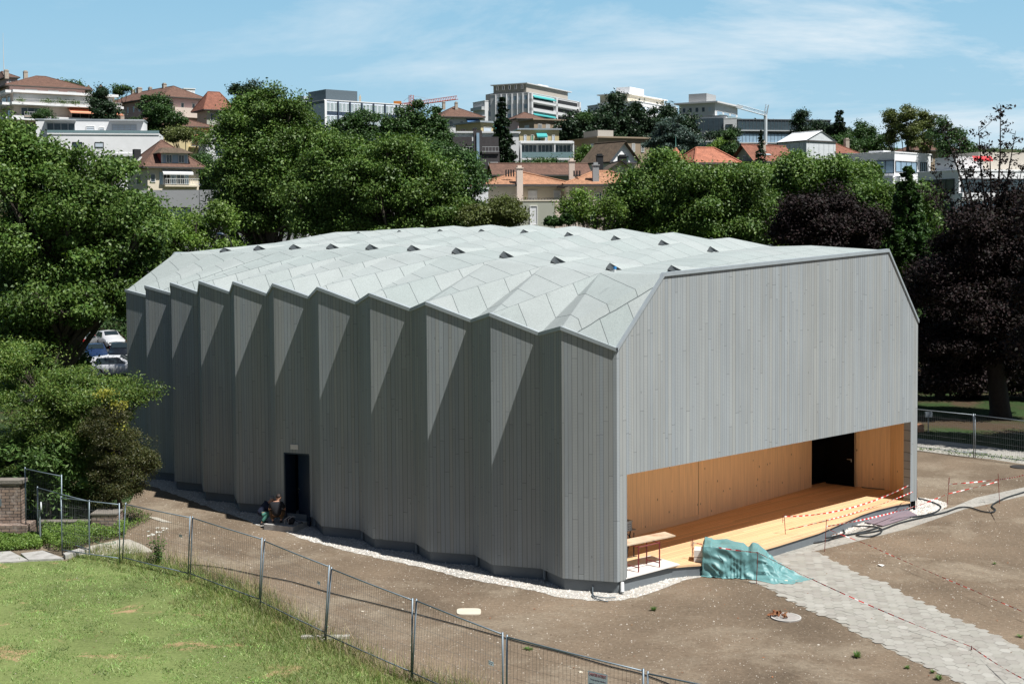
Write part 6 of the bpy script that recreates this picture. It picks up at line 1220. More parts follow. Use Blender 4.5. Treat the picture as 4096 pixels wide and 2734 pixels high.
lettering('CHANTIER INTERDIT', fo+sw*.05+dn*.095, sw, U, .062, M_redtxt, sgn, L_*.9, .01)
for k, (tx, a, b) in enumerate((("L'entreprise décline", .12, .80), ('toutes responsabilités', .06, .88), ("en cas d'accident", .14, .72))): lettering(tx, fo+sw*a+dn*(.19+k*.085), sw, U, .045, M_dktxt, sgn, L_*b, .005)
# right hand fence by the park
def rp(x, y): return Z(3072, 1550, x, y)
_m = M_galv; M_galv = M_tubew
panel('park side fence panel running behind the corner of the hall', rp(960, 148), rp(1883, 242), rp(960, 470), rp(1884, 588), h=1.95, group='park side fence panels')
panel('park side fence panel running off the right edge', rp(1898, 244), rp(2860, 356), rp(1899, 590), rp(2860, 720), h=1.95, group='park side fence panels')
M_galv = _m
fb = onz(*rp(1890, 598)); mb = MB(); mb.box(fb.x-.45, fb.x+.25, fb.y-.13, fb.y+.13, 0, .09); mb.box(fb.x-.1, fb.x+.5, fb.y-.3, fb.y-.05, .0, .08)
tag(mb.build('fence_foot', mat('concrete_block', (.33, .33, .32), .9, .15, 5), root=fb), 'concrete foot block under the park side fence joint', 'block')
g_ = gz(1024, 2050, 640, 1150); mb = MB(); mb.box(g_.x-.62, g_.x+.6, g_.y-.07, g_.y+.1, .01, .07); mb.obox((g_.x-.1, g_.y-.3, .01), (.6, .25, 0), (-.05, .1, 0), (0, 0, .05))
tag(mb.build('timber_plank', mat('weathered_plank', (.42, .40, .37), .9, .2, 5), root=g_), 'weathered grey plank lying under the fence post in the grass', 'plank')
# ------------------------------------------------------------------ people at the side door
def skinned(name, pts, edges, radii, m, root, loc, sub=1):
    me = bpy.data.meshes.new(name); me.from_pydata([tuple(p) for p in pts], edges, []); o = bpy.data.objects.new(name, me); COL.objects.link(o); o.parent = root
    md = o.modifiers.new('skin', 'SKIN'); me.skin_vertices.new() if not me.skin_vertices else None
    for k, r in enumerate(radii): me.skin_vertices[0].data[k].radius = (r, r) if not isinstance(r, tuple) else r
    me.skin_vertices[0].data[0].use_root = True; s_ = o.modifiers.new('sub', 'SUBSURF'); s_.levels = sub; s_.render_levels = sub; me.materials.append(m)
    dg = bpy.context.evaluated_depsgraph_get(); dg.update(); me2 = bpy.data.meshes.new_from_object(o.evaluated_get(dg)); o.modifiers.clear(); o.data = me2; me2.materials.clear(); me2.materials.append(m)
    me2.polygons.foreach_set('use_smooth', [True]*len(me2.polygons)); me2.name = name; return o
M_skin = mat('skin', (.50, .27, .18), .6, .06, 10); M_hairb = mat('dark_brown_hair', (.035, .022, .018), .7, .2, 30); M_hairg = mat('grey_hair', (.26, .25, .24), .8, .2, 30)
M_navy2 = mat('navy_cotton', (.012, .018, .045), .9, .15, 6); M_blk = mat('black_cotton', (.010, .011, .015), .9, .15, 6); M_teal = mat('teal_trousers', (.10, .30, .24), .9, .1, 6); M_ochre = mat('ochre_trousers', (.13, .075, .035), .9, .1, 6); M_shoe = mat('black_shoe', (.02, .02, .022), .6, .1)
def crouch(label, base, yaw, J, shirt, trous, hair):
    """J: joints in local metres"""
    root = empty('person', base, label, 'person'); root.rotation_euler = (0, 0, yaw); V3 = Vector; pts, ed, rd = [], [], []
    def add(p, r, par=None): pts.append(V3(p)); rd.append(r); k = len(pts)-1; (ed.append((par, k)) if par is not None else None); return k
    pel = add(J['pelvis'], .13); ab = add(V3(J['pelvis']).lerp(V3(J['chest']), .5), .125, pel); ch = add(J['chest'], .145, ab); nk = add(J['neck'], .058, ch); jw = add(V3(J['neck']).lerp(V3(J['head']), .45), .07, nk); hd = add(J['head'], .092, jw); ht = add(V3(J['head'])+(V3(J['head'])-V3(J['neck'])).normalized()*.07, .075, hd)
    f = V3(J['face']).normalized(); add(V3(J['head'])+f*.115+V3((0, 0, -.02)), .014, hd)
    sidev = f.cross(V3((0, 0, 1))).normalized()
    for s in (-1, 1): add(V3(J['head'])+sidev*s*.098+V3((0, 0, -.01)), .02, hd)
    shp, she, shr = [V3(J['pelvis'])+V3((0, 0, -.02)), V3(J['pelvis']).lerp(V3(J['chest']), .5), V3(J['chest']), V3(J['neck']).lerp(V3(J['chest']), .30)], [(0, 1), (1, 2), (2, 3)], [.18, .17, .18, .115]
    trp, tre, trr = [V3(J['pelvis'])], [], [.15]
    for s, S_ in (('L', -1), ('R', 1)):
        sh = add(J['sh'+s], .062, ch); el = add(J['el'+s], .044, sh); wr = add(J['wr'+s], .028, el); pm = add(V3(J['wr'+s])+(V3(J['hd'+s])-V3(J['wr'+s]))*.5, .036, wr)
        hdir = (V3(J['hd'+s])-V3(J['wr'+s])).normalized(); sdv = hdir.cross(V3((0, 0, 1))).normalized()
        for k, (o_, ln) in enumerate(((-.03, .062), (-.011, .075), (.010, .072), (.029, .058))):
            b0 = V3(pts[pm])+hdir*.03+sdv*o_; a = add(b0, .0105, pm); m_ = add(b0+hdir*ln*.6, .009, a); add(b0+hdir*ln+V3((0, 0, -.022)), .008, m_)
        th = add(V3(pts[pm])-sdv*.035*S_, .011, pm); add(V3(pts[pm])-sdv*.06*S_+hdir*.03, .009, th)
        i0 = len(shp); shp += [V3(J['sh'+s]), V3(J['sh'+s]).lerp(V3(J['el'+s]), .75)]; she += [(2, i0), (i0, i0+1)]; shr += [.082, .066]
        kn = add(J['kn'+s], .062, pel); cf = add(V3(J['kn'+s]).lerp(V3(J['an'+s]), .4), .055, kn); an = add(J['an'+s], .036, cf); add(J['to'+s], .03, an)
        j0 = len(trp); trp += [V3(J['kn'+s]), V3(J['kn'+s]).lerp(V3(J['an'+s]), .45), V3(J['kn'+s]).lerp(V3(J['an'+s]), .86)]; tre += [(0, j0), (j0, j0+1), (j0+1, j0+2)]; trr += [.088, .078, .058]
    body = skinned('body', pts, ed, rd, M_skin, root, base, 1)
    skinned('shirt', shp, she, shr, shirt, root, base); skinned('trousers', trp, tre, trr, trous, root, base)
    for s in 'LR':
        a, t = V3(J['an'+s]), V3(J['to'+s]); hl = a-(t-a)*.35; skinned('shoe', [hl+V3((0, 0, -.015)), a.lerp(t, .4)+V3((0, 0, -.01)), t], [(0, 1), (1, 2)], [.042, .05, .04], M_shoe, root, base)
    h = V3(J['head']); up = (V3(J['head'])-V3(J['neck'])).normalized(); skinned('hair', [h-f*.055-up*.035, h-f*.045+up*.03, h+f*.0+up*.07, h+f*.05+up*.07], [(0, 1), (1, 2), (2, 3)], [.075, .095, .09, .055], hair, root, base); return root
pa_ = gz(900, 1750, 812, 1345, .2, 3.915)
crouch('person in a black T-shirt and ochre trousers squatting on the concrete step', pa_, R_(8), dict(pelvis=(0, .0, .27), chest=(0, .10, .60), neck=(.04, .14, .77), head=(.07, .17, .88), face=(.4, .8, -.3),
  shL=(-.185, .1, .68), elL=(-.27, .30, .45), wrL=(-.12, .50, .36), hdL=(-.05, .60, .30), shR=(.185, .1, .68), elR=(.28, .26, .43), wrR=(.20, .48, .32), hdR=(.12, .58, .28),
  knL=(-.22, .32, .42), anL=(-.13, .08, .07), toL=(-.16, .28, .04), knR=(.23, .32, .40), anR=(.13, .08, .07), toR=(.16, .28, .04)), M_blk, M_ochre, M_hairb)
pb_ = gz(900, 1750, 590, 1372, .0, 3.915)
crouch('grey haired person in a navy top and teal trousers bending beside the step', pb_, 0, dict(pelvis=(-.16, .15, .33), chest=(.08, .28, .62), neck=(.20, .32, .76), head=(.28, .34, .86), face=(.8, .3, -.5),
  shL=(.05, .42, .72), elL=(.25, .50, .50), wrL=(.42, .52, .36), hdL=(.50, .52, .28), shR=(.12, .14, .68), elR=(.28, .16, .46), wrR=(.44, .26, .36), hdR=(.52, .3, .30),
  knL=(.20, .32, .45), anL=(-.02, .28, .07), toL=(.16, .30, .04), knR=(.22, .05, .43), anR=(-.06, .04, .07), toR=(.12, .02, .04)), M_navy2, M_teal, M_hairg)
M_cstep = mat('cast_concrete', (.40, .39, .37), .9, .14, 3, bump=.2, stain=((.28, .27, .25), 2.5, .5, .2))
def k3(x, y, z): return onz(*Z(900, 1750, x, y, 3.915), z)
st = [k3(605, 1345, .2), k3(1060, 1392, .2), k3(1288, 1305, .2)]; st.append(st[0]+st[2]-st[1]); mb = MB(); mb.prism([(p.x, p.y) for p in (st if (st[1]-st[0]).cross(st[2]-st[1]).z > 0 else st[::-1])], -.02, .2)
o = mb.build('concrete_step', M_cstep, root=st[0]); tag(o, 'low concrete slab serving as a step below the blue side door', 'step'); bv = o.modifiers.new('bevel', 'BEVEL'); bv.width = .015; bv.segments = 2
bk = k3(1000, 1365, .2); bp_ = empty('backpack', bk, 'black backpack with grey trim lying open on the concrete step', 'backpack')
skinned('bag', [Vector((-.08, .08, .10)), Vector((.06, .10, .15)), Vector((.2, .12, .12))], [(0, 1), (1, 2)], [.12, .15, .10], M_blk, bp_, bk)
mb = MB()
for s_ in (0, .12): mb.tube([bk+Vector((-.15+s_, -.02, .05)), bk+Vector((-.12+s_, -.06, .22)), bk+Vector((.02+s_, -.02, .31)), bk+Vector((.1+s_, .05, .27))], .012, 5)
mb.build('grey_trim', mat('grey_webbing', (.35, .35, .37), .8, .1), bp_)
mb = MB(); mb.tube([bk+Vector((.2, .05, .15)), bk+Vector((.33, -.02, .12)), bk+Vector((.45, .02, .10)), bk+Vector((.46, .14, .03)), bk+Vector((.3, .16, .02))], .014, 5); mb.build('strap', M_blk, bp_)
# ------------------------------------------------------------------ front platform, tables, crate
def z1(x, y, z=0.): return gz(2300, 1650, x, y, z)
PZ = .405
pts = [z1(478, 1512, PZ), z1(962, 1385, PZ), z1(690, 1306, PZ), z1(400, 1215, PZ), z1(300, 1215, PZ)]
P0, P1, P2 = pts[0], pts[1], pts[2]; dP = (P2-P1); P3 = P0+dP
back = (P0-P1).normalized(); P0b = P0+back*.05
mb = MB(); mb.poly([P0b, P1, P2, P2+(P0-P1)*1.05], None); mb.poly([P0b-Vector((0, 0, .03)), P1-Vector((0, 0, .03)), P1, P0b]); mb.poly([P1-Vector((0, 0, .03)), P2-Vector((0, 0, .03)), P2, P1]); mb.poly([P0b-Vector((0, 0, .03)), P2+(P0-P1)*1.05-Vector((0, 0, .03)), P2-Vector((0, 0, .03)), P1-Vector((0, 0, .03))])
o = mb.build('platform_board', M_white, root=P1); tag(o, 'flat white board laid over the near corner of the wooden deck', 'board')
mb = MB(); a = P1-Vector((0, 0, .04)); mb.obox(P1+dP.normalized()*.02+Vector((0, 0, -.16)), (P1-P0).normalized()*.06, dP*.35, (0, 0, .12)); mb.obox(P1+(P1-P0).normalized()*.08+dP.normalized()*.05+Vector((0, 0, -.16)), (P1-P0).normalized()*.35, dP.normalized()*.05, (0, 0, .10))
tag(mb.build('timber_batten', M_ply, root=P1), 'short sawn timber batten at the corner of the white board', 'timber')
M_maroon = mat('maroon_steel', (.20, .03, .035), .5, .12)
l1, l2, l3 = z1(583, 1460, PZ), z1(775, 1415, PZ), z1(657, 1384, PZ); l4 = l1+l3-l2; TH = .80
l5 = l1+(l1-l2)*1.0; 
tb = empty('work_table', (l1+l3)/2, 'work table with a pale plywood top on maroon trestle legs', 'table')
rf_c, rb_c = z1(922, 1122, PZ+TH), z1(822, 1088, PZ+TH); ld = (z1(500, 1206, PZ+TH)-rf_c).normalized()
mb = MB(); mb.obox(rf_c, ld*3.0, rb_c-rf_c, (0, 0, -.035)); mb.build('tabletop', M_ply, tb)
for q in (l1, l2, l3, l4): mb = MB(); mb.obox(q-Vector((.018, .018, 0)), (.036, 0, 0), (0, .036, 0), (0, 0, TH-.035)); mb.build('leg', M_maroon, tb)
mb = MB()
for a, b, zz in ((l1, l2, TH-.07), (l4, l3, TH-.07), (l2, l3, TH-.07), (l1, l4, TH-.07), (l2, l3, .13), (l1, l4, .13), (l4, l4+(l1-l2)*1.2, .13)): mb.tube([a+Vector((0, 0, zz)), b+Vector((0, 0, zz))], .016, 5)
mb.build('rail', M_maroon, tb)
t2 = empty('folding_table', z1(520, 1310, DZ), 'folding table with black legs behind the work table', 'table')
c0_ = z1(558, 1073, DZ+.77); mb = MB(); mb.obox(c0_, ld*1.6, Vector((-ld.y, ld.x, 0))*-.5, (0, 0, .03)); mb.build('tabletop', mat('grey_board', (.25, .22, .19), .8, .1), t2)
M_bkst = mat('black_steel', (.015, .015, .017), .5, .1); mb = MB(); f_ = z1(540, 1318, DZ); tpp = c0_+ld*.25
mb.tube([f_, Vector((f_.x, f_.y, DZ+.74))], .02, 5); mb.tube([f_+ld*.25+Vector((0, .3, 0)), Vector((f_.x, f_.y+.3, DZ+.74))+ld*.1], .02, 5); mb.tube([f_-ld*.12, f_+ld*.3], .022, 5); mb.tube([f_+Vector((0, 0, .5)), f_+Vector((0, .3, .72))+ld*.3], .014, 5); mb.build('leg', M_bkst, t2)
cc0 = z1(522, 1078, DZ+.80); cr_ = empty('plastic_crate', cc0, 'grey perforated plastic crate standing on the folding table', 'crate'); M_crate = mat('grey_plastic', (.38, .42, .45), .5, .08)
mb = MB(); pd = Vector((ld.y, -ld.x, 0)); pd = pd if pd.y > 0 else -pd; h_ = .28; 
for o_, e_, t_ in ((cc0, ld*.6, pd*.02), (cc0+pd*.38, ld*.6, pd*.02), (cc0, pd*.4, ld*.02), (cc0+ld*.58, pd*.4, ld*.02)): mb.obox(o_, e_, t_, (0, 0, h_))
mb.obox(cc0, ld*.6, pd*.4, (0, 0, .02)); mb.build('shell', M_crate, cr_); mb = MB(); mb.obox(cc0-ld*.02-pd*.02+Vector((0, 0, h_)), ld*.64, pd*.03, (0, 0, .025)); mb.obox(cc0-ld*.02-pd*.02+Vector((0, 0, h_)), ld*.03, pd*.44, (0, 0, .025)); mb.build('rim', M_crate, cr_)
mb = MB()
for r in range(3):
    for k in range(7): mb.obox(cc0+ld*(.06+k*.075)-pd*.003+Vector((0, 0, .05+r*.07)), ld*.035, pd*.002, (0, 0, .03))
mb.build('hole_pattern', M_dark, cr_)
# ------------------------------------------------------------------ tarpaulin
from mathutils import noise as mn
M_tarp = mat('teal_tarpaulin', (.135, .30, .305), .48, .10, 1.5, spec=.5, bump=.35, bscale=6)
ta, tb_ = z1(1140, 1500), z1(1800, 1528); tL = (tb_-ta); tl_ = tL.length; te = tL.normalized(); tn = Vector((-te.y, te.x, 0)); W_, HH = 1.15, .92
tV, tF = [], []; nu, nv = 150, 110; c_ = ta+te*(tl_*.5)+tn*.60
def tarp_pt(s, t):
    r = max(abs(s), abs(t)); hx, hy = tl_*.5-.12, .52; rt = .52
    if r < rt: px_, py_, dd = s/rt*hx, t/rt*hy, 0.
    else: px_, py_ = s/r*hx, t/r*hy; dd = (r-rt)/(1-rt)
    # lumpy load under the sheet: high at the left, low box, then a hump
    f = (px_/hx+1)/2; top = HH*(1.0 if f < .12 else .97-.10*f) - (.14*math.exp(-((f-.70)/.05)**2)) + .02*math.sin(f*17+py_*4)
    top -= .26*max(0, f-.86)/.14
    top += .05*mn.noise(Vector((px_*1.6, py_*2, 1)))
    z = top*(1-min(1, dd*1.12)) ; ang = math.atan2(t*hy, s*hx); flare = dd*.13+max(0, dd-.9)*.5; 
    wr = mn.noise(Vector((px_*2.4, py_*2.4, z*1.8)))*.10+(1-abs(mn.noise(Vector((px_*3.2+z*2.5, py_*3., z*3.+7))))*2.4)*.065-.045 + (1-abs(mn.noise(Vector((px_*7.-z*5, py_*7., z*5+3))))*2.4)*.014
    k = dd**.5; fold = math.sin(ang*31+mn.noise(Vector((px_*2, py_*2, 3)))*4)*.018*dd
    q = Vector((px_, py_, 0)); dr = Vector((s*(abs(s) > abs(t)*.9), t*(abs(t) > abs(s)*.9), 0)); dr = dr.normalized() if dr.length > 0 else Vector()
    q += dr*(flare+(wr+fold)*k)
    if s > .5 and abs(s) >= abs(t)*.6: q.x += dd**2*1.15*(1-.5*abs(t)); q.y -= dd**2*.40; z += .10*dd*(1-dd)*4*abs(mn.noise(Vector((px_*3, t*5, dd*6))))*2
    zz = max(.012, z+wr*.35*(1-dd*.8)) if r >= rt else top+wr*.25
    if dd > .88: zz = .012+.05*abs(mn.noise(Vector((px_*5+q.x*3, q.y*5, 2))))
    return c_+te*q.x+tn*q.y+Vector((0, 0, zz))
for j in range(nv+1):
    for i in range(nu+1): tV.append(tarp_pt(-1+2*i/nu, -1+2*j/nv))
for j in range(nv):
    for i in range(nu): a = j*(nu+1)+i; tF.append((a, a+1, a+nu+2, a+nu+1))
mb = MB(); mb.v = [tuple(p) for p in tV]; mb.f = tF; mb.m = [0]*len(tF); mb.uv = [[(0, 0)]*4]*len(tF)
o = mb.build('tarpaulin', M_tarp, smooth=True, root=c_); tag(o, 'crumpled teal tarpaulin draped over a long stack beside the deck', 'tarpaulin')
for k in range(3):
    mb = MB(); q = ta-te*.17+tn*(.25)+Vector((0, 0, .08+k*.22)); mb.obox(q, te*.3, tn*.5, (0, 0, .2)); ob = mb.build('insulation_block', M_white, root=q)
    tag(ob, ('white block at the bottom of the stack under the left end of the tarpaulin', 'white block in the middle of the stack peeping from the tarpaulin', 'white block topmost in the stack beside the tarpaulin')[k], 'block', 'white blocks under the tarpaulin')
# ------------------------------------------------------------------ stakes and barrier tape
def tape_mat():
    m = bpy.data.materials.new('barrier_tape_film'); m.use_nodes = True; t = m.node_tree; b = t.nodes['Principled BSDF']; b.inputs['Roughness'].default_value = .4
    uv = N(t, 'ShaderNodeUVMap'); sp = N(t, 'ShaderNodeSeparateXYZ'); t.links.new(uv.outputs[0], sp.inputs[0]); a = N(t, 'ShaderNodeMath', operation='MULTIPLY', i={1: 3.0}); t.links.new(sp.outputs[0], a.inputs[0]); f = N(t, 'ShaderNodeMath', operation='FRACT'); t.links.new(a.outputs[0], f.inputs[0]); g = N(t, 'ShaderNodeMath', operation='GREATER_THAN', i={1: .42}); t.links.new(f.outputs[0], g.inputs[0])
    mx = N(t, 'ShaderNodeMixRGB', i={1: (.85, .82, .80, 1), 2: (.70, .035, .03, 1)}); t.links.new(g.outputs[0], mx.inputs[0]); t.links.new(mx.outputs[0], b.inputs['Base Color']); return m
M_tape = tape_mat(); M_rust = mat('red_painted_steel_rod', (.22, .05, .04), .7, .3, 12)
def tape(label, pts, w_=.06, sag=.06, twist=.6, n=26):
    w_ *= .78
    pts = [Vector(p) for p in pts]; path = []
    for a, b in zip(pts, pts[1:]):
        for k in range(n): f = k/n; path.append(a.lerp(b, f)-Vector((0, 0, sag*4*f*(1-f)*(b-a).length/4)))
    path.append(pts[-1]); mb = MB(); L0 = 0; prev = None
    for k, p in enumerate(path):
        an = twist*math.sin(k*.35)+.25*math.sin(k*1.3); d = (path[min(k+1, len(path)-1)]-path[max(k-1, 0)]).normalized(); sv = d.cross(Vector((0, 0, 1))).normalized(); u_ = (Vector((0, 0, 1))*math.cos(an)+sv*math.sin(an))*w_*.5
        cur = (p-u_, p+u_, L0)
        if prev: nl = prev[2]+(p-pp).length; cur = (p-u_, p+u_, nl); mb.poly([prev[0], cur[0], cur[1], prev[1]], [(prev[2], 0), (nl, 0), (nl, 1), (prev[2], 1)])
        prev = cur; pp = p
    return tag(mb.build('barrier_tape', M_tape, root=pts[0]), label, 'barrier tape', 'red and white barrier tapes')
def stake(label, top, foot, z0=0., r=.011, pre=True):
    fo_ = onz(*foot, z0); tp_ = aty(*top, fo_.y); mb = MB(); mb.tube([fo_-Vector((0, 0, .1)), tp_], r, 6); 
    if pre: mb.tube([tp_-Vector((.045, 0, .02)), tp_+Vector((-.05, 0, -.28))], r*.7, 5); mb.tube([tp_-Vector((0, 0, .2)), tp_-Vector((.05, 0, .2))], r*.6, 4)
    tag(mb.build('steel_stake', M_rust, root=fo_), label, 'stake', 'steel stakes holding barrier tape'); return fo_, tp_
Zq = lambda x, y: Z(2300, 1650, x, y); Zr = lambda x, y: Z(3072, 1550, x, y)
sa = stake('red stake wrapped in tape at the left end of the teal tarpaulin', Zq(1080, 1150), Zq(1068, 1455)); sdk = stake('stake in front of the teal tarpaulin', Zq(1677, 1275), Zq(1662, 1568), pre=False)
sb_ = stake('stake at the deck edge right of the teal tarpaulin', Zq(1918, 930), Zq(1938, 1215)); sc = stake('stake on the pale strip beside the coiled hose', Zr(537, 1205), Zr(517, 1500), pre=False)
se = stake('stake at the right hand corner of the hall', Zr(1365, 845), Zr(1365, 1112)); sf = stake('first stake right of the hall on bare soil', Zr(1665, 820), Zr(1640, 1080)); sg_ = stake('second stake right of the hall beside the pale path', Zr(2110, 785), Zr(2125, 1062), pre=False)
fh = aty(*Z(3072, 2050, 1866, 1218), 31.5); mb = MB(); mb.tube([Vector((fh.x, fh.y, -.1)), fh], .014, 6); tag(mb.build('steel_stake', M_rust, root=Vector((fh.x, fh.y, 0))), 'thin stake near the bottom right, standing before the pavers', 'stake', 'steel stakes holding barrier tape')
al = lambda S_, f: S_[0].lerp(S_[1], f)
tape('tape running across the top of the teal tarpaulin', [al(sa, .88), al(sdk, .98)], w_=.045); tape('long tape crossing the hexagonal pavers to the bottom right corner', [al(sdk, .98), Vector((fh.x, fh.y, fh.z*.82)), aty(*Z(3072, 2050, 2420, 1560), 28)], w_=.035, sag=.05)
tape('upper tape in front of the deck', [al(sb_, .93), al(se, .97)], w_=.06, sag=.16, twist=.3); tape('middle tape in front of the deck', [al(sb_, .5), al(sc, .97), al(se, .66)], w_=.035, sag=.04); tape('lowest tape, running from the hose stake to the hall corner', [al(sc, .78), al(se, .12)], sag=.03)
tape('upper tape between the stakes right of the hall', [al(sf, .76), al(sg_, .80), aty(*Zr(2420, 780), 44)], w_=.05, sag=.03); tape('thin lower tape rising towards the right edge', [al(se, .1), al(sf, .42), al(sg_, .74)], w_=.04, sag=.02)
tape('long tape lying diagonally above the bare soil on the right', [al(sc, .72)+Vector((0, 0, 0)), gz(3072, 2050, 900, 285, .25), gz(3072, 2050, 1850, 695, .25), gz(3072, 2050, 2450, 950, .25)], w_=.028, sag=.01)
hp_ = z1(960, 1475); P = [hp_+Vector((random.gauss(0, .22), random.gauss(0, .10), .02+abs(random.gauss(0, .05)))) for _ in range(26)]; o = tape('crumpled heap of tape on the gravel by the white board', P+[al(sa, .05), al(sa, .5), al(sa, .9)], sag=.2, n=4)
tape('loose tape wound round the leftmost stake', [al(sa, .9)+Vector((.02, -.02, 0)), al(sa, .5)+Vector((.03, -.03, 0)), al(sa, .2)+Vector((.12, 0, 0)), al(sa, .0)+Vector((.05, 0, .02))], sag=.05)
# ------------------------------------------------------------------ hoses, cables, covers
def hose(name, label, pts, r, m, cat='hose', z=None):
    P = [Vector(p) for p in pts]; out_ = []
    for k in range(len(P)-1):
        p0, p1, p2, p3 = P[max(k-1, 0)], P[k], P[k+1], P[min(k+2, len(P)-1)]
        for j in range(6): t = j/6; out_.append(.5*((2*p1)+(p2-p0)*t+(2*p0-5*p1+4*p2-p3)*t*t+(3*p1-p0-3*p2+p3)*t**3))
    out_.append(P[-1]); mb = MB(); mb.tube(out_, r, 7); return tag(mb.build(name, m, smooth=True, root=P[0]), label, cat)
M_hose = mat('black_rubber', (.022, .028, .032), .5, .15)
R3 = lambda *p: [gz(3072, 1550, x, y, .045) for x, y in p]
hose('black_hose', 'thick black hose looping along the pale path in front of the deck', R3((2500, 900), (2347, 955), (2200, 1000), (2090, 1050), (2052, 1085), (2085, 1118), (2050, 1140), (1960, 1130), (1850, 1096), (1750, 1096), (1620, 1140), (1400, 1190), (1200, 1240), (1040, 1300), (920, 1325), (815, 1340), (850, 1360), (950, 1360), (1030, 1330), (1040, 1295), (980, 1272), (850, 1267), (740, 1270), (690, 1292), (700, 1330), (640, 1352), (500, 1378), (300, 1386), (262, 1402), (300, 1418), (430, 1417), (530, 1398), (700, 1355), (900, 1312), (1010, 1280)), .027, M_hose)
hose('black_hose', 'short black hose curving round the gravel corner of the hall', R3((1378, 1012), (1480, 1038), (1570, 1075), (1580, 1105), (1520, 1145), (1400, 1172), (1230, 1195), (1120, 1225)), .027, M_hose)
C8 = lambda *p: [gz(1024, 2050, x, y, .03) for x, y in p]
hose('black_cable', 'long black cable lying on the soil behind the fence', [gz(0, 1800, 1620, 1035, .03), gz(0, 1800, 2000, 1070, .03)]+C8((60, 578), (330, 630), (650, 722), (900, 785), (1060, 822), (1430, 915), (1700, 985), (2000, 1065), (2250, 1135))+[gz(2048, 2050, x, y, .03) for x, y in ((100, 1190), (500, 1290), (900, 1405), (1200, 1478), (1500, 1590))], .016, M_hose, 'cable')
hose('grey_conduit', 'grey conduit curling out from under the corner cladding', [H(-.0, .0, .33)-AX*(-1.0)+Vector((0, -.0, 0))]+[gz(2048, 2050, x, y, .04) for x, y in ((735, 720), (740, 765), (800, 795), (880, 812))], .016, M_pipe, 'conduit')
hose('grey_conduit', 'second grey conduit ending on the gravel near the white downpipe', [H(-.0, .0, .33)-AX*(-.95)]+[gz(2048, 2050, x, y, .05) for x, y in ((742, 735), (780, 765), (850, 776), (950, 773))], .016, M_pipe, 'conduit')
mb = MB(); mb.tube([gz(2048, 2050, 1150, 655, .05), gz(2048, 2050, 1193, 632, .06)], .05, 10, cap=False); tag(mb.build('pipe_offcut', M_whpipe, root=gz(2048, 2050, 1150, 655)), 'short pale pipe offcut lying on the gravel', 'pipe')
hose('garden_hose', 'green garden hose trailing over the slab behind the fence', [gz(0, 1800, x, y, .03) for x, y in ((830, 765), (850, 800), (885, 840), (960, 858), (1040, 856), (1060, 845), (1030, 830))], .012, mat('green_rubber', (.02, .16, .09), .5, .1))
sh = [gz(3072, 1550, x, y, .06) for x, y in ((885, 1228), (1050, 1262), (1367, 1162), (1258, 1108))]; mb = MB(); mb.poly(sh); mb.poly([p-Vector((0, 0, .025)) for p in sh][::-1])
for a, b in zip(sh, sh[1:]+sh[:1]): mb.poly([a-Vector((0, 0, .025)), b-Vector((0, 0, .025)), b, a])
tag(mb.build('formwork_panel', mat('mauve_phenolic_board', (.235, .19, .22), .55, .06, 1.5), root=sh[0]), 'flat mauve brown board lying on the gravel before the deck', 'board')
ov = MB(); oc = gz(1024, 2050, 1952, 908); ex = gz(1024, 2050, 2063, 908)-oc; ey = gz(1024, 2050, 1952, 880)-oc; ov.prism([tuple((oc+ex*(abs(math.cos(a))**.45*(1 if math.cos(a) > 0 else -1))+ey*(abs(math.sin(a))**.45*(1 if math.sin(a) > 0 else -1)))[:2]) for a in [k*math.pi/18 for k in range(36)]], -.01, .025); tag(ov.build('stone_cover', mat('pale_stone', (.60, .55, .45), .9, .1, 4), root=oc), 'pale oval stone cover set in the brown soil', 'cover')
oc = gz(3072, 2050, 165, 962); mb = MB(); mb.tube([oc, oc+Vector((0, 0, .03))], .40, 40); mh = mb.build('manhole_cover', mat('worn_concrete_cover', (.33, .31, .29), .9, .2, 5), root=oc); tag(mh, 'round concrete manhole cover with brown leaves on it', 'manhole cover'); mb = MB(); nn = 40
for k in range(nn):
    a, b = 2*math.pi*k/nn, 2*math.pi*(k+1)/nn; mb.poly([oc+Vector((math.cos(a)*r, math.sin(a)*r, .034)) for r in (.36,)]+[oc+Vector((math.cos(a)*.4, math.sin(a)*.4, .034)), oc+Vector((math.cos(b)*.4, math.sin(b)*.4, .034)), oc+Vector((math.cos(b)*.36, math.sin(b)*.36, .034))])
mb.build('rim', mat('pale_rim', (.5, .49, .46), .8, .1), mh)
oc = gz(3072, 1550, 2315, 728); mb = MB(); mb.tube([oc, oc+Vector((0, 0, .03))], .42, 32); tag(mb.build('manhole_cover', mat('dark_iron', (.035, .032, .03), .7, .2), root=oc), 'dark round manhole cover at the right edge', 'manhole cover')
def leafheap(name, label, c_, n, sp_, size, m, cat='leaves', h=.06):
    rg = np.random.default_rng(int(abs(c_.x)*100)+n); P = np.array(c_)+np.stack([rg.normal(0, sp_, n), rg.normal(0, sp_*.6, n), np.abs(rg.normal(0, h, n))+.03], -1); Nn = rg.normal(size=(n, 3))*.8+np.array((0, 0, .6)); Nn /= np.linalg.norm(Nn, axis=1)[:, None]; V = leafquads(P, Nn, size, rg)-np.array(c_)
    o = npmesh(name, V, np.arange(len(V)).reshape(-1, 4), m, loc=c_); return tag(o, label, cat, kind='stuff')
M_dry = rnd_mat('dry_leaves', ((.25, .09, .04), (.35, .15, .07), (.18, .07, .04), (.42, .22, .1)))
leafheap('dry_leaves', 'curled brown leaves on the round concrete cover', gz(3072, 2050, 75, 945, .03), 90, .10, .09, M_dry, h=.05); leafheap('dry_leaves', 'small clump of brown leaves on the round cover', gz(3072, 2050, 155, 965, .03), 26, .04, .08, M_dry, h=.04)
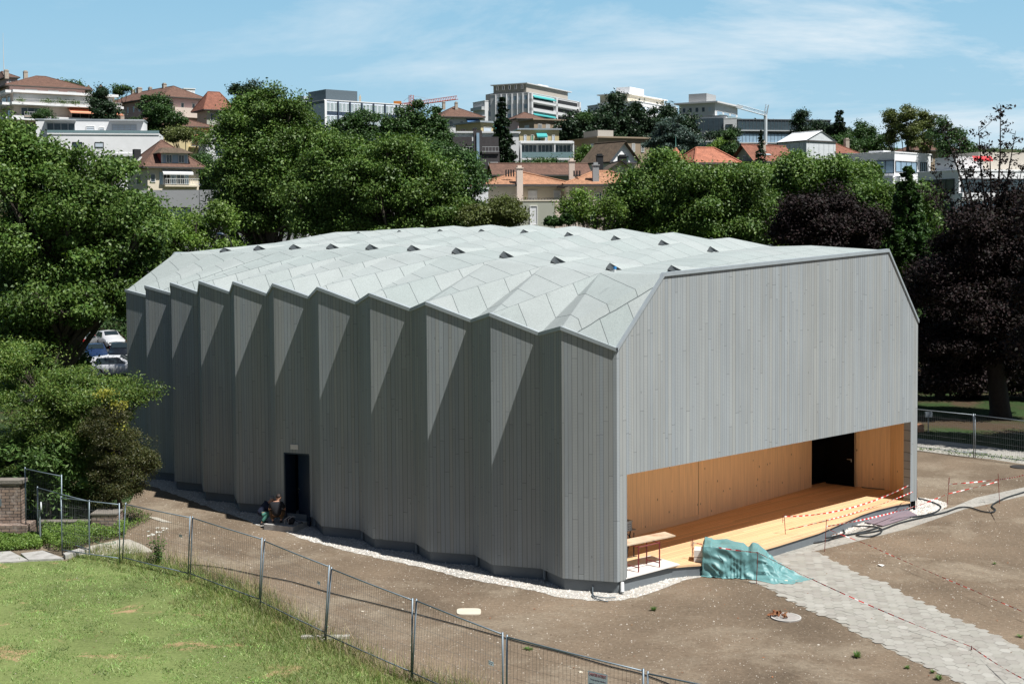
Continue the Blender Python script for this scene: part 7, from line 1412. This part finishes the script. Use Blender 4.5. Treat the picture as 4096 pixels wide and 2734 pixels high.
leafheap('dry_leaves', 'orange brown leaves caught on the gravel beside the hose', gz(3072, 1550, 520, 1350, .03), 80, .30, .06, M_dry, h=.015)
rg = np.random.default_rng(9); X, Y = samp([Vector((-11, 22, 0)), Vector((24, 22, 0)), Vector((30, 50, 0)), Vector((-14, 52, 0))], 420, rg); P = np.stack([X, Y, np.full(len(X), .02)], -1); Nn = rg.normal(size=P.shape)*.3+np.array((0, 0, 1)); Nn /= np.linalg.norm(Nn, axis=1)[:, None]; V = leafquads(P, Nn, .065, rg)
tag(npmesh('dry_leaves', V, np.arange(len(V)).reshape(-1, 4), M_dry), 'single dry leaves blown over the bare soil', 'leaves', kind='stuff')
M_weed = leafmat('weed', ((.07, .15, .03), (.11, .2, .05), (.15, .22, .06)))
def weed(label, c_, n=60, r=.13, h=.14):
    rg = np.random.default_rng(int(abs(c_.x*31+c_.y*7))); V = []
    for k in range(n):
        a = rg.uniform(0, 6.28); l_ = r*rg.uniform(.5, 1.1); e = np.array((math.cos(a)*l_, math.sin(a)*l_, h*rg.uniform(.2, 1))); s_ = np.array((-math.sin(a), math.cos(a), 0))*.010; V += [np.array((0, 0, 0))-s_*.4, e*.6+s_, e, e*.6-s_]
    tag(npmesh('weed', np.array(V), np.arange(len(V)).reshape(-1, 4), M_weed, loc=c_), label, 'weed', 'weeds on the bare soil')
weed('small weed alone on the soil left of the round cover', gz(2048, 2050, 1297, 895)); weed('bright weed below the round cover, left of the paving', gz(3072, 2050, 815, 1325), 80, .14, .17); weed('weed beside the paving edge, nearest the bottom', gz(3072, 2050, 1568, 1530)); weed('weed beside the paving edge, third from the bottom', gz(3072, 2050, 1275, 1425), 40, .1, .08); weed('weed beside the paving edge, second from the bottom', gz(3072, 2050, 1508, 1465), 40, .09, .09); weed('low weed behind the fence, left of the sign', gz(2048, 2050, 150, 1250), 50, .16, .07); weed('tiny weed on the soil right of the paving', gz(3072, 2050, 2075, 470), 30, .08, .07); weed('weed at the right edge of the soil', gz(3072, 2050, 2310, 1138), 36, .12, .08)
def rock(label, c_, s, m=None):
    rnd = random.Random(int(c_.x*100)); bm = bmesh.new(); bmesh.ops.create_icosphere(bm, subdivisions=2, radius=s)
    for v in bm.verts: v.co = Vector((v.co.x*1.2, v.co.y*.9, v.co.z*.6))*rnd.uniform(.82, 1.15)
    me = bpy.data.meshes.new('stone'); bm.to_mesh(me); bm.free(); me.materials.append(m or mat('pale_stone', (.60, .55, .45), .9, .1, 4)); o = bpy.data.objects.new('stone', me); o.location = c_+Vector((0, 0, s*.3)); COL.objects.link(o); tag(o, label, 'stone', 'loose stones on the soil')
rock('pale stone behind the fence panel left of the oval cover', gz(1024, 2050, 975, 906), .035); rock('pale stone right behind the fence post left of the oval cover', gz(1024, 2050, 1350, 820), .03); rock('small stone just above the row behind the post', gz(1024, 2050, 1345, 884), .028); rock('pale stone beside the closed site sign', gz(2048, 2050, 630, 1464), .045); rock('stone holding down the tail of the teal tarpaulin', gz(3072, 2050, 162, 628, .02), .06); rock('pale stone on the soil below the hall corner', gz(2048, 2050, 145, 970), .025); rock('small pale stone high on the soil behind the fence', gz(1024, 2050, 1895, 822), .03)
cr2 = gz(3072, 2050, 1040, 488); mb = MB(); pts = [(0, -.1), (.09, -.03), (.05, .09), (-.06, .13), (-.1, .03)]; mb.poly([cr2+Vector((x, y, .02+abs(x)*.3)) for x, y in pts]); tag(mb.build('paper_scrap', M_white, root=cr2), 'crumpled white scrap of paper on the soil right of the paving', 'litter')
# ------------------------------------------------------------------ brick garden walls and slabs at left
def brickmat():
    m = bpy.data.materials.new('old_brick'); m.use_nodes = True; t = m.node_tree; b = t.nodes['Principled BSDF']; b.inputs['Roughness'].default_value = .9
    uv = N(t, 'ShaderNodeUVMap'); br = N(t, 'ShaderNodeTexBrick', i={'Color1': (.33, .235, .18, 1), 'Color2': (.20, .15, .12, 1), 'Mortar': (.045, .04, .04, 1), 'Scale': 1, 'Mortar Size': .012, 'Brick Width': .27, 'Row Height': .105}); t.links.new(uv.outputs[0], br.inputs['Vector'])
    n = N(t, 'ShaderNodeTexNoise', i={'Scale': 3.5, 'Detail': 8, 'Roughness': .75}); t.links.new(uv.outputs[0], n.inputs['Vector']); r = N(t, 'ShaderNodeValToRGB'); r.color_ramp.elements[0].position = .5; r.color_ramp.elements[1].position = .68; t.links.new(n.outputs['Fac'], r.inputs[0])
    mx = N(t, 'ShaderNodeMixRGB', i={2: (.42, .36, .32, 1)}); t.links.new(r.outputs[0], mx.inputs[0]); t.links.new(br.outputs['Color'], mx.inputs[1]); t.links.new(mx.outputs[0], b.inputs['Base Color'])
    bp = N(t, 'ShaderNodeBump', i={'Strength': .6, 'Distance': .01}); t.links.new(br.outputs['Fac'], bp.inputs['Height']); bp.invert = True; t.links.new(bp.outputs[0], b.inputs['Normal']); return m
M_brick = brickmat(); M_cop = mat('stone_coping', (.20, .18, .155), .9, .2, 4, bump=.3)
def bwall(root, x0, x1, y0, y1, z0, z1, nm='wall'):
    mb = MB()
    for a, b in (((x0, y0), (x1, y0)), ((x1, y0), (x1, y1)), ((x1, y1), (x0, y1)), ((x0, y1), (x0, y0))):
        ln = math.hypot(b[0]-a[0], b[1]-a[1]); mb.poly([(a[0], a[1], z0), (b[0], b[1], z0), (b[0], b[1], z1), (a[0], a[1], z1)], [(a[0]*.3+a[1], z0), (a[0]*.3+a[1]+ln, z0), (a[0]*.3+a[1]+ln, z1), (a[0]*.3+a[1], z1)])
    mb.poly([(x0, y0, z1), (x1, y0, z1), (x1, y1, z1), (x0, y1, z1)], [(x0, y0), (x1, y0), (x1, y1), (x0, y1)]); return mb.build(nm, M_brick, root)
wl_ = empty('brick_wall', (-17.5, 44.2, 0), 'tall old brick wall with a stone coping at the left edge', 'wall'); bwall(wl_, -22, -16.85, 44.35, 44.75, .40, 1.76, 'brickwork'); bwall(wl_, -22, -16.5, 43.95, 44.8, 0, .42, 'brick_ledge'); mb = MB()
for k in range(8): mb.box(-22.5+k*.72, -22.5+k*.72+.71, 44.30, 44.82, 1.78, 1.90)
mb.build('coping', M_cop, wl_); mb = MB(); mb.box(-17.75, -17.5, 44.33, 44.349, 1.0, 1.25); mb.build('metal_box', M_pipe, wl_)
w2_ = empty('brick_wall', (-14.4, 44.6, 0), 'low old brick wall behind the weeds, ending in a capped pillar', 'wall'); bwall(w2_, -16.3, -14.2, 44.45, 44.75, 0, .42, 'brickwork'); bwall(w2_, -14.35, -13.5, 44.1, 44.85, 0, .74, 'pillar'); mb = MB(); mb.box(-14.38, -13.47, 44.07, 44.88, .74, .785); mb.build('cap', M_cop, w2_); mb = MB(); mb.box(-16.3, -14.38, 44.42, 44.78, .42, .445); mb.build('coping', M_cop, w2_)
G6 = lambda z, *p: [gz(0, 1800, x, y, z) for x, y in p]
def slab(label, pts, z1_, m=M_cstep):
    mb = MB(); p = pts if sum(a.x*b.y-b.x*a.y for a, b in zip(pts, pts[1:]+pts[:1])) > 0 else pts[::-1]; mb.prism([(q.x, q.y) for q in p], -.02, z1_); tag(mb.build('concrete_slab', m, root=pts[0]), label, 'slab', 'concrete slabs beside the lawn')
slab('grey concrete slab cut off by the left edge', G6(.05, (-200, 940), (95, 922), (260, 1005), (120, 1018), (-200, 1030)), .05); slab('grey concrete slab between the lawn and the ground cover', G6(.07, (190, 942), (390, 916), (582, 985), (560, 992), (262, 1000)), .07); slab('raised concrete kerb block at the foot of the fence', G6(.14, (580, 940), (740, 892), (800, 905), (600, 962)), .14)
slab('large buff concrete slab behind the long grass', G6(.03, (640, 950), (840, 872), (1090, 818), (1185, 814), (1300, 860), (1395, 916), (1390, 926), (900, 960)), .03, mat('buff_concrete', (.42, .39, .33), .9, .12, 3)); slab('small worn concrete patch flush with the soil by the shrubs', G6(.02, (1350, 605), (1440, 612), (1580, 660), (1490, 655), (1400, 625)), .02, mat('buff_concrete', (.42, .39, .33), .9, .12, 3))  # buff concrete, slightly warmer in colour than the other slabs
dc = gz(0, 1800, 370, 830); mb = MB(); mb.tube([dc, dc+Vector((0, 0, 1.05))], .03, 7); rs_ = empty('round_sign', dc, 'round grey sign seen from behind on a short post in the weeds', 'sign'); mb.build('post', M_tubew, rs_); q = dc+Vector((.05, 0, 1.15)); mb = MB(); mb.tube([q-Vector((.02, .008, 0)), q+Vector((.02, .008, 0))], .17, 20); mb.build('disc', mat('pale_metal_disc', (.5, .53, .54), .5, .1), rs_)
rb = gz(0, 1800, 460, 690); mb = MB(); mb.poly([rb+Vector((0, 0, .45)), rb+Vector((.05, 0, .43)), rb+Vector((.04, .01, .85)), rb+Vector((0, 0, .9))], [(0, 0), (.2, 0), (.2, 1), (0, 1)]); tag(mb.build('ribbon', mat('pink_white_film', (.6, .42, .45), .6, .2, 12), root=rb), 'faded pink and white ribbon hanging on the fence in the weeds', 'ribbon')
def ground_plants(name, label, poly, n, size, m, h, seed, cat='plants', asp=.5):
    rg = np.random.default_rng(seed); X, Y = samp(poly, n, rg); k = len(X); hh = h*(.35+.65*np.array([.5+.5*mn.noise(Vector((x*2.2, y*2.2, seed))) for x, y in zip(X, Y)])); P = np.stack([X, Y, rg.uniform(0, 1, k)**.6*hh+.02], -1); Nn = rg.normal(size=(k, 3))*.6+np.array((0, 0, .7)); Nn /= np.linalg.norm(Nn, axis=1)[:, None]; V = leafquads(P, Nn, size, rg, asp); tag(npmesh(name, V, np.arange(len(V)).reshape(-1, 4), m), label, cat, kind='stuff')
ground_plants('ground_cover', 'bright green ground cover in front of the tall brick wall', G6(0, (-250, 800), (300, 795), (400, 860), (380, 912), (100, 925), (-250, 945)), 14000, .07, LM['lime'], .30, 51)
ground_plants('weed_bed', 'yellow green weeds growing before the low brick wall', G6(0, (380, 760), (600, 745), (1080, 740), (1180, 700), (1160, 800), (1050, 822), (840, 870), (640, 945), (480, 930), (390, 870)), 22000, .07, LM['lime'], .62, 52)
ground_plants('weed_bed', 'dark weeds creeping over the soil beside the brick pillar', G6(0, (1100, 560), (1210, 545), (1400, 640), (1230, 720), (1110, 790)), 4500, .06, LM['bush'], .28, 53)
ground_plants('weed_bed', 'thin row of weeds along the edge of the park path', [onz(*rp(x, y)) for x, y in ((1370, 555), (1740, 590), (2347, 660), (2347, 690), (1740, 625), (1370, 575))], 2200, .08, LM['mid'], .16, 54)
# white flowering weed
fw_ = gz(0, 1800, 1455, 1040); fl_ = empty('flowering_weed', fw_, 'tall weed with flat white flower heads behind the long grass', 'plant'); mb = MB(); PP, QQ = [], []; rnd = random.Random(4)
for k in range(13):
    a = rnd.uniform(0, 6.28); e = fw_+Vector((math.cos(a)*rnd.uniform(.05, .34), math.sin(a)*.2, rnd.uniform(.85, 1.12))); mb.tube([fw_, fw_.lerp(e, .5)+Vector((0, 0, .1)), e], .006, 4, r2=.003)
    for j in range(16): PP.append(e+Vector((rnd.gauss(0, .028), rnd.gauss(0, .028), rnd.gauss(0, .004))))
    for j in range(24): f = rnd.random()*.75; QQ.append(fw_.lerp(e, f)+Vector((rnd.gauss(0, .07), rnd.gauss(0, .07), rnd.gauss(0, .05))))
mb.build('stem', M_weed, fl_)
def lq_(nm, Pq, sz, m):
    Pq = np.array(Pq); Nn = RNG.normal(size=Pq.shape)*.4+np.array((0, 0, 1)); Nn /= np.linalg.norm(Nn, axis=1)[:, None]; V = leafquads(Pq, Nn, sz, RNG, .7)-np.array(fw_); npmesh(nm, V, np.arange(len(V)).reshape(-1, 4), m, fl_)
for k in range(0, len(PP), 16): lq_('flower_head', PP[k:k+16], .045, mat('white_petals', (.8, .8, .74), .7, .05))
lq_('foliage', QQ, .09, M_weed)
# street lamp behind the left end
lp = aty(925, 1000, 84); sl_ = empty('street_lamp', Vector((lp.x, 84, 0)), 'dark street lamp head showing above the left end of the roof', 'street lamp'); hd_ = aty(880, 936, 84); mb = MB(); mb.tube([Vector((lp.x, 84, 0)), Vector((lp.x, 84, hd_.z-.6)), Vector((lp.x-.2, 84, hd_.z-.15)), hd_+Vector((.15, 0, -.02))], .05, 7); mb.build('pole', M_bkst, sl_); skinned('lamp_head', [hd_-Vector(sl_.location)+Vector((-.22, 0, 0)), hd_-Vector(sl_.location)+Vector((.0, 0, .02)), hd_-Vector(sl_.location)+Vector((.28, 0, -.04))], [(0, 1), (1, 2)], [.07, .12, .08], mat('dark_blue_lamp_casing', (.03, .05, .08), .35, .1), sl_, hd_)
# ------------------------------------------------------------------ parked cars
M_tyre = mat('tyre', (.02, .02, .02), .8, .1); M_rim = mat('alloy_rim', (.4, .41, .42), .35, .1, metal=.8); M_cg = mat('car_glass', (.02, .03, .035), .06, .1, spec=.9); M_hl = mat('headlamp', (.6, .63, .65), .15, .1); M_tl = mat('tail_lamp', (.45, .03, .03), .3, .1)
def car(label, x, y, yaw, col, hatch=True, L_=4.3):
    paint = mat('car_paint_'+label.split()[0], col, .22, .02, 1, metal=.3, spec=.7); root = empty('parked_car', (x, y, 0), label, 'car', 'cars parked behind the shrubs')
    pr = [(-2.1, .35, .80, .80, .55), (-2.0, .25, .86, .95, .80), (-1.75, .22, .88, 1.38 if hatch else 1.0, .62), (-.9, .22, .89, 1.47, .62), (.1, .22, .89, 1.45, .62), (.62, .22, .89, 1.16, .68), (.98, .22, .88, .97, .80), (1.7, .23, .86, .84, .80), (2.0, .27, .80, .72, .74), (2.12, .36, .68, .62, .60)]
    mb = MB(); rings = []
    for (px_, zb, w_, zt, wt) in pr:
        zs = min(.90, zt-.02) if zt > .9 else zt-.06; rings.append([(px_, -w_*.9, zb), (px_, -w_, zb+.2), (px_, -w_, zs-.12), (px_, -w_*.95, zs), (px_, -wt, zt-.02), (px_, 0, zt+.02), (px_, wt, zt-.02), (px_, w_*.95, zs), (px_, w_, zs-.12), (px_, w_, zb+.2), (px_, w_*.9, zb)])
    n = len(rings[0])
    for r in rings: mb.v += r
    for k in range(len(rings)-1):
        for j in range(n-1): mb.cur = 0; mb.face((k*n+j, (k+1)*n+j, (k+1)*n+j+1, k*n+j+1))
    mb.face(list(range(n))[::-1]); mb.face([(len(rings)-1)*n+j for j in range(n)])
    off = Matrix.Rotation(yaw, 4, 'Z')
    def fin(m_, name, mt, par=root, sm=True):
        me_ = bpy.data.meshes.new(name); me_.from_pydata(m_.v, [], m_.f); me_.materials.append(mt); me_.polygons.foreach_set('use_smooth', [sm]*len(me_.polygons)); o = bpy.data.objects.new(name, me_); COL.objects.link(o); o.parent = par; return o
    root.rotation_euler = (0, 0, yaw); fin(mb, 'body', paint)
    def quad(p, name, mt, dx=0, dy=0, dz=.012): m_ = MB(); m_.poly(p); fin(m_, name, mt, sm=False)
    ws = [(.66, .60, 1.13), (.66, -.60, 1.13), (.14, -.55, 1.44), (.14, .55, 1.44)]; quad([(a+.035, b, c_+.03) for a, b, c_ in ws][::-1], 'windscreen', M_cg); rw = [(-1.93, -.62, 1.0), (-1.93, .62, 1.0), (-1.77, .54, 1.33), (-1.77, -.54, 1.33)]; quad([(a-.03, b, c_+.02) for a, b, c_ in rw][::-1], 'rear_window', M_cg)
    for s in (-1, 1): q = [(-1.55, s*.865, .97), (.62, s*.865, .95), (.06, s*.665, 1.38), (-1.4, s*.665, 1.36)]; quad([(a, b+s*.012, c_) for a, b, c_ in (q if s < 0 else q[::-1])], 'side_window', M_cg)
    for s in (-1, 1):
        quad([(2.0, s*.62, .56), (2.0, s*.80, .60), (1.82, s*.84, .76), (1.92, s*.55, .72)][::s], 'headlight', M_hl) ; m_ = MB(); m_.box(1.93, 2.06, min(s*.5, s*.78), max(s*.5, s*.78), .56, .70); fin(m_, 'headlight', M_hl, sm=False); m_ = MB(); m_.box(-2.10, -1.96, min(s*.66, s*.84), max(s*.66, s*.84), .72, .98); fin(m_, 'tail_light', M_tl, sm=False)
    m_ = MB(); m_.box(-2.13, -2.08, -.26, .26, .56, .67); fin(m_, 'number_plate', M_white, sm=False); m_ = MB(); m_.box(2.10, 2.135, -.26, .26, .40, .50); fin(m_, 'number_plate', M_white, sm=False)
    for cx_ in (-1.3, 1.32):
        for s in (-1, 1): m_ = MB(); m_.tube([(cx_, s*.72, .32), (cx_, s*.915, .32)], .325, 18); wo = fin(m_, 'wheel', M_tyre, sm=False); m_ = MB(); m_.tube([(cx_, s*.90, .32), (cx_, s*.925, .32)], .21, 12); fin(m_, 'rim', M_rim, wo, sm=False)
    return root
def cp_(x, y): q = gz(0, 1200, x, y); return q.x, q.y
car('silver grey hatchback parked with its tail lamps to the view', *cp_(770, 440), R_(88), (.30, .31, .32)); car('white compact car parked nose towards the shrubs', *cp_(1010, 430), R_(-58), (.75, .76, .78)); car('navy blue car with only its roof and windscreen in view', *cp_(880, 570), R_(-70), (.02, .045, .12)); car('black estate car half hidden by the corner of the hall', *cp_(1100, 560), R_(-75), (.012, .015, .02)); car('white van like car lowest in the gap beside the hall', *cp_(1090, 690), R_(10), (.72, .74, .76)); car('white car glimpsed through leaves at the left edge', *cp_(200, 400), R_(70), (.7, .7, .72))
cn = gz(0, 1200, 930, 660); mb = MB(); mb.tube([cn, cn+Vector((-.1, 0, .9))], [.16, .03], 10); tag(mb.build('traffic_marker', mat('fluorescent_orange', (.85, .16, .03), .5, .05), root=cn), 'leaning orange traffic marker between the dark cars', 'marker')
# bench-like litter under the great beech
jb_ = onz(*rp(1405, 405)); mb = MB(); mb.box(jb_.x-.3, jb_.x+.15, jb_.y, jb_.y+.5, 0, .35); tag(mb.build('terracotta_tub', mat('terracotta', (.45, .22, .12), .8, .1), root=jb_), 'terracotta tub behind the park fence beside the hall corner', 'tub'); lq = jb_+Vector((.35, 0, 0)); mb = MB(); mb.tube([lq, lq+Vector((0, 0, .75))], .025, 6); mb.obox(lq+Vector((-.16, -.08, .75)), (.34, 0, .0), (0, .16, 0), (0, 0, .26)); tag(mb.build('floodlight', M_tubew, root=lq), 'small grey floodlight on a stake behind the park fence', 'lamp')
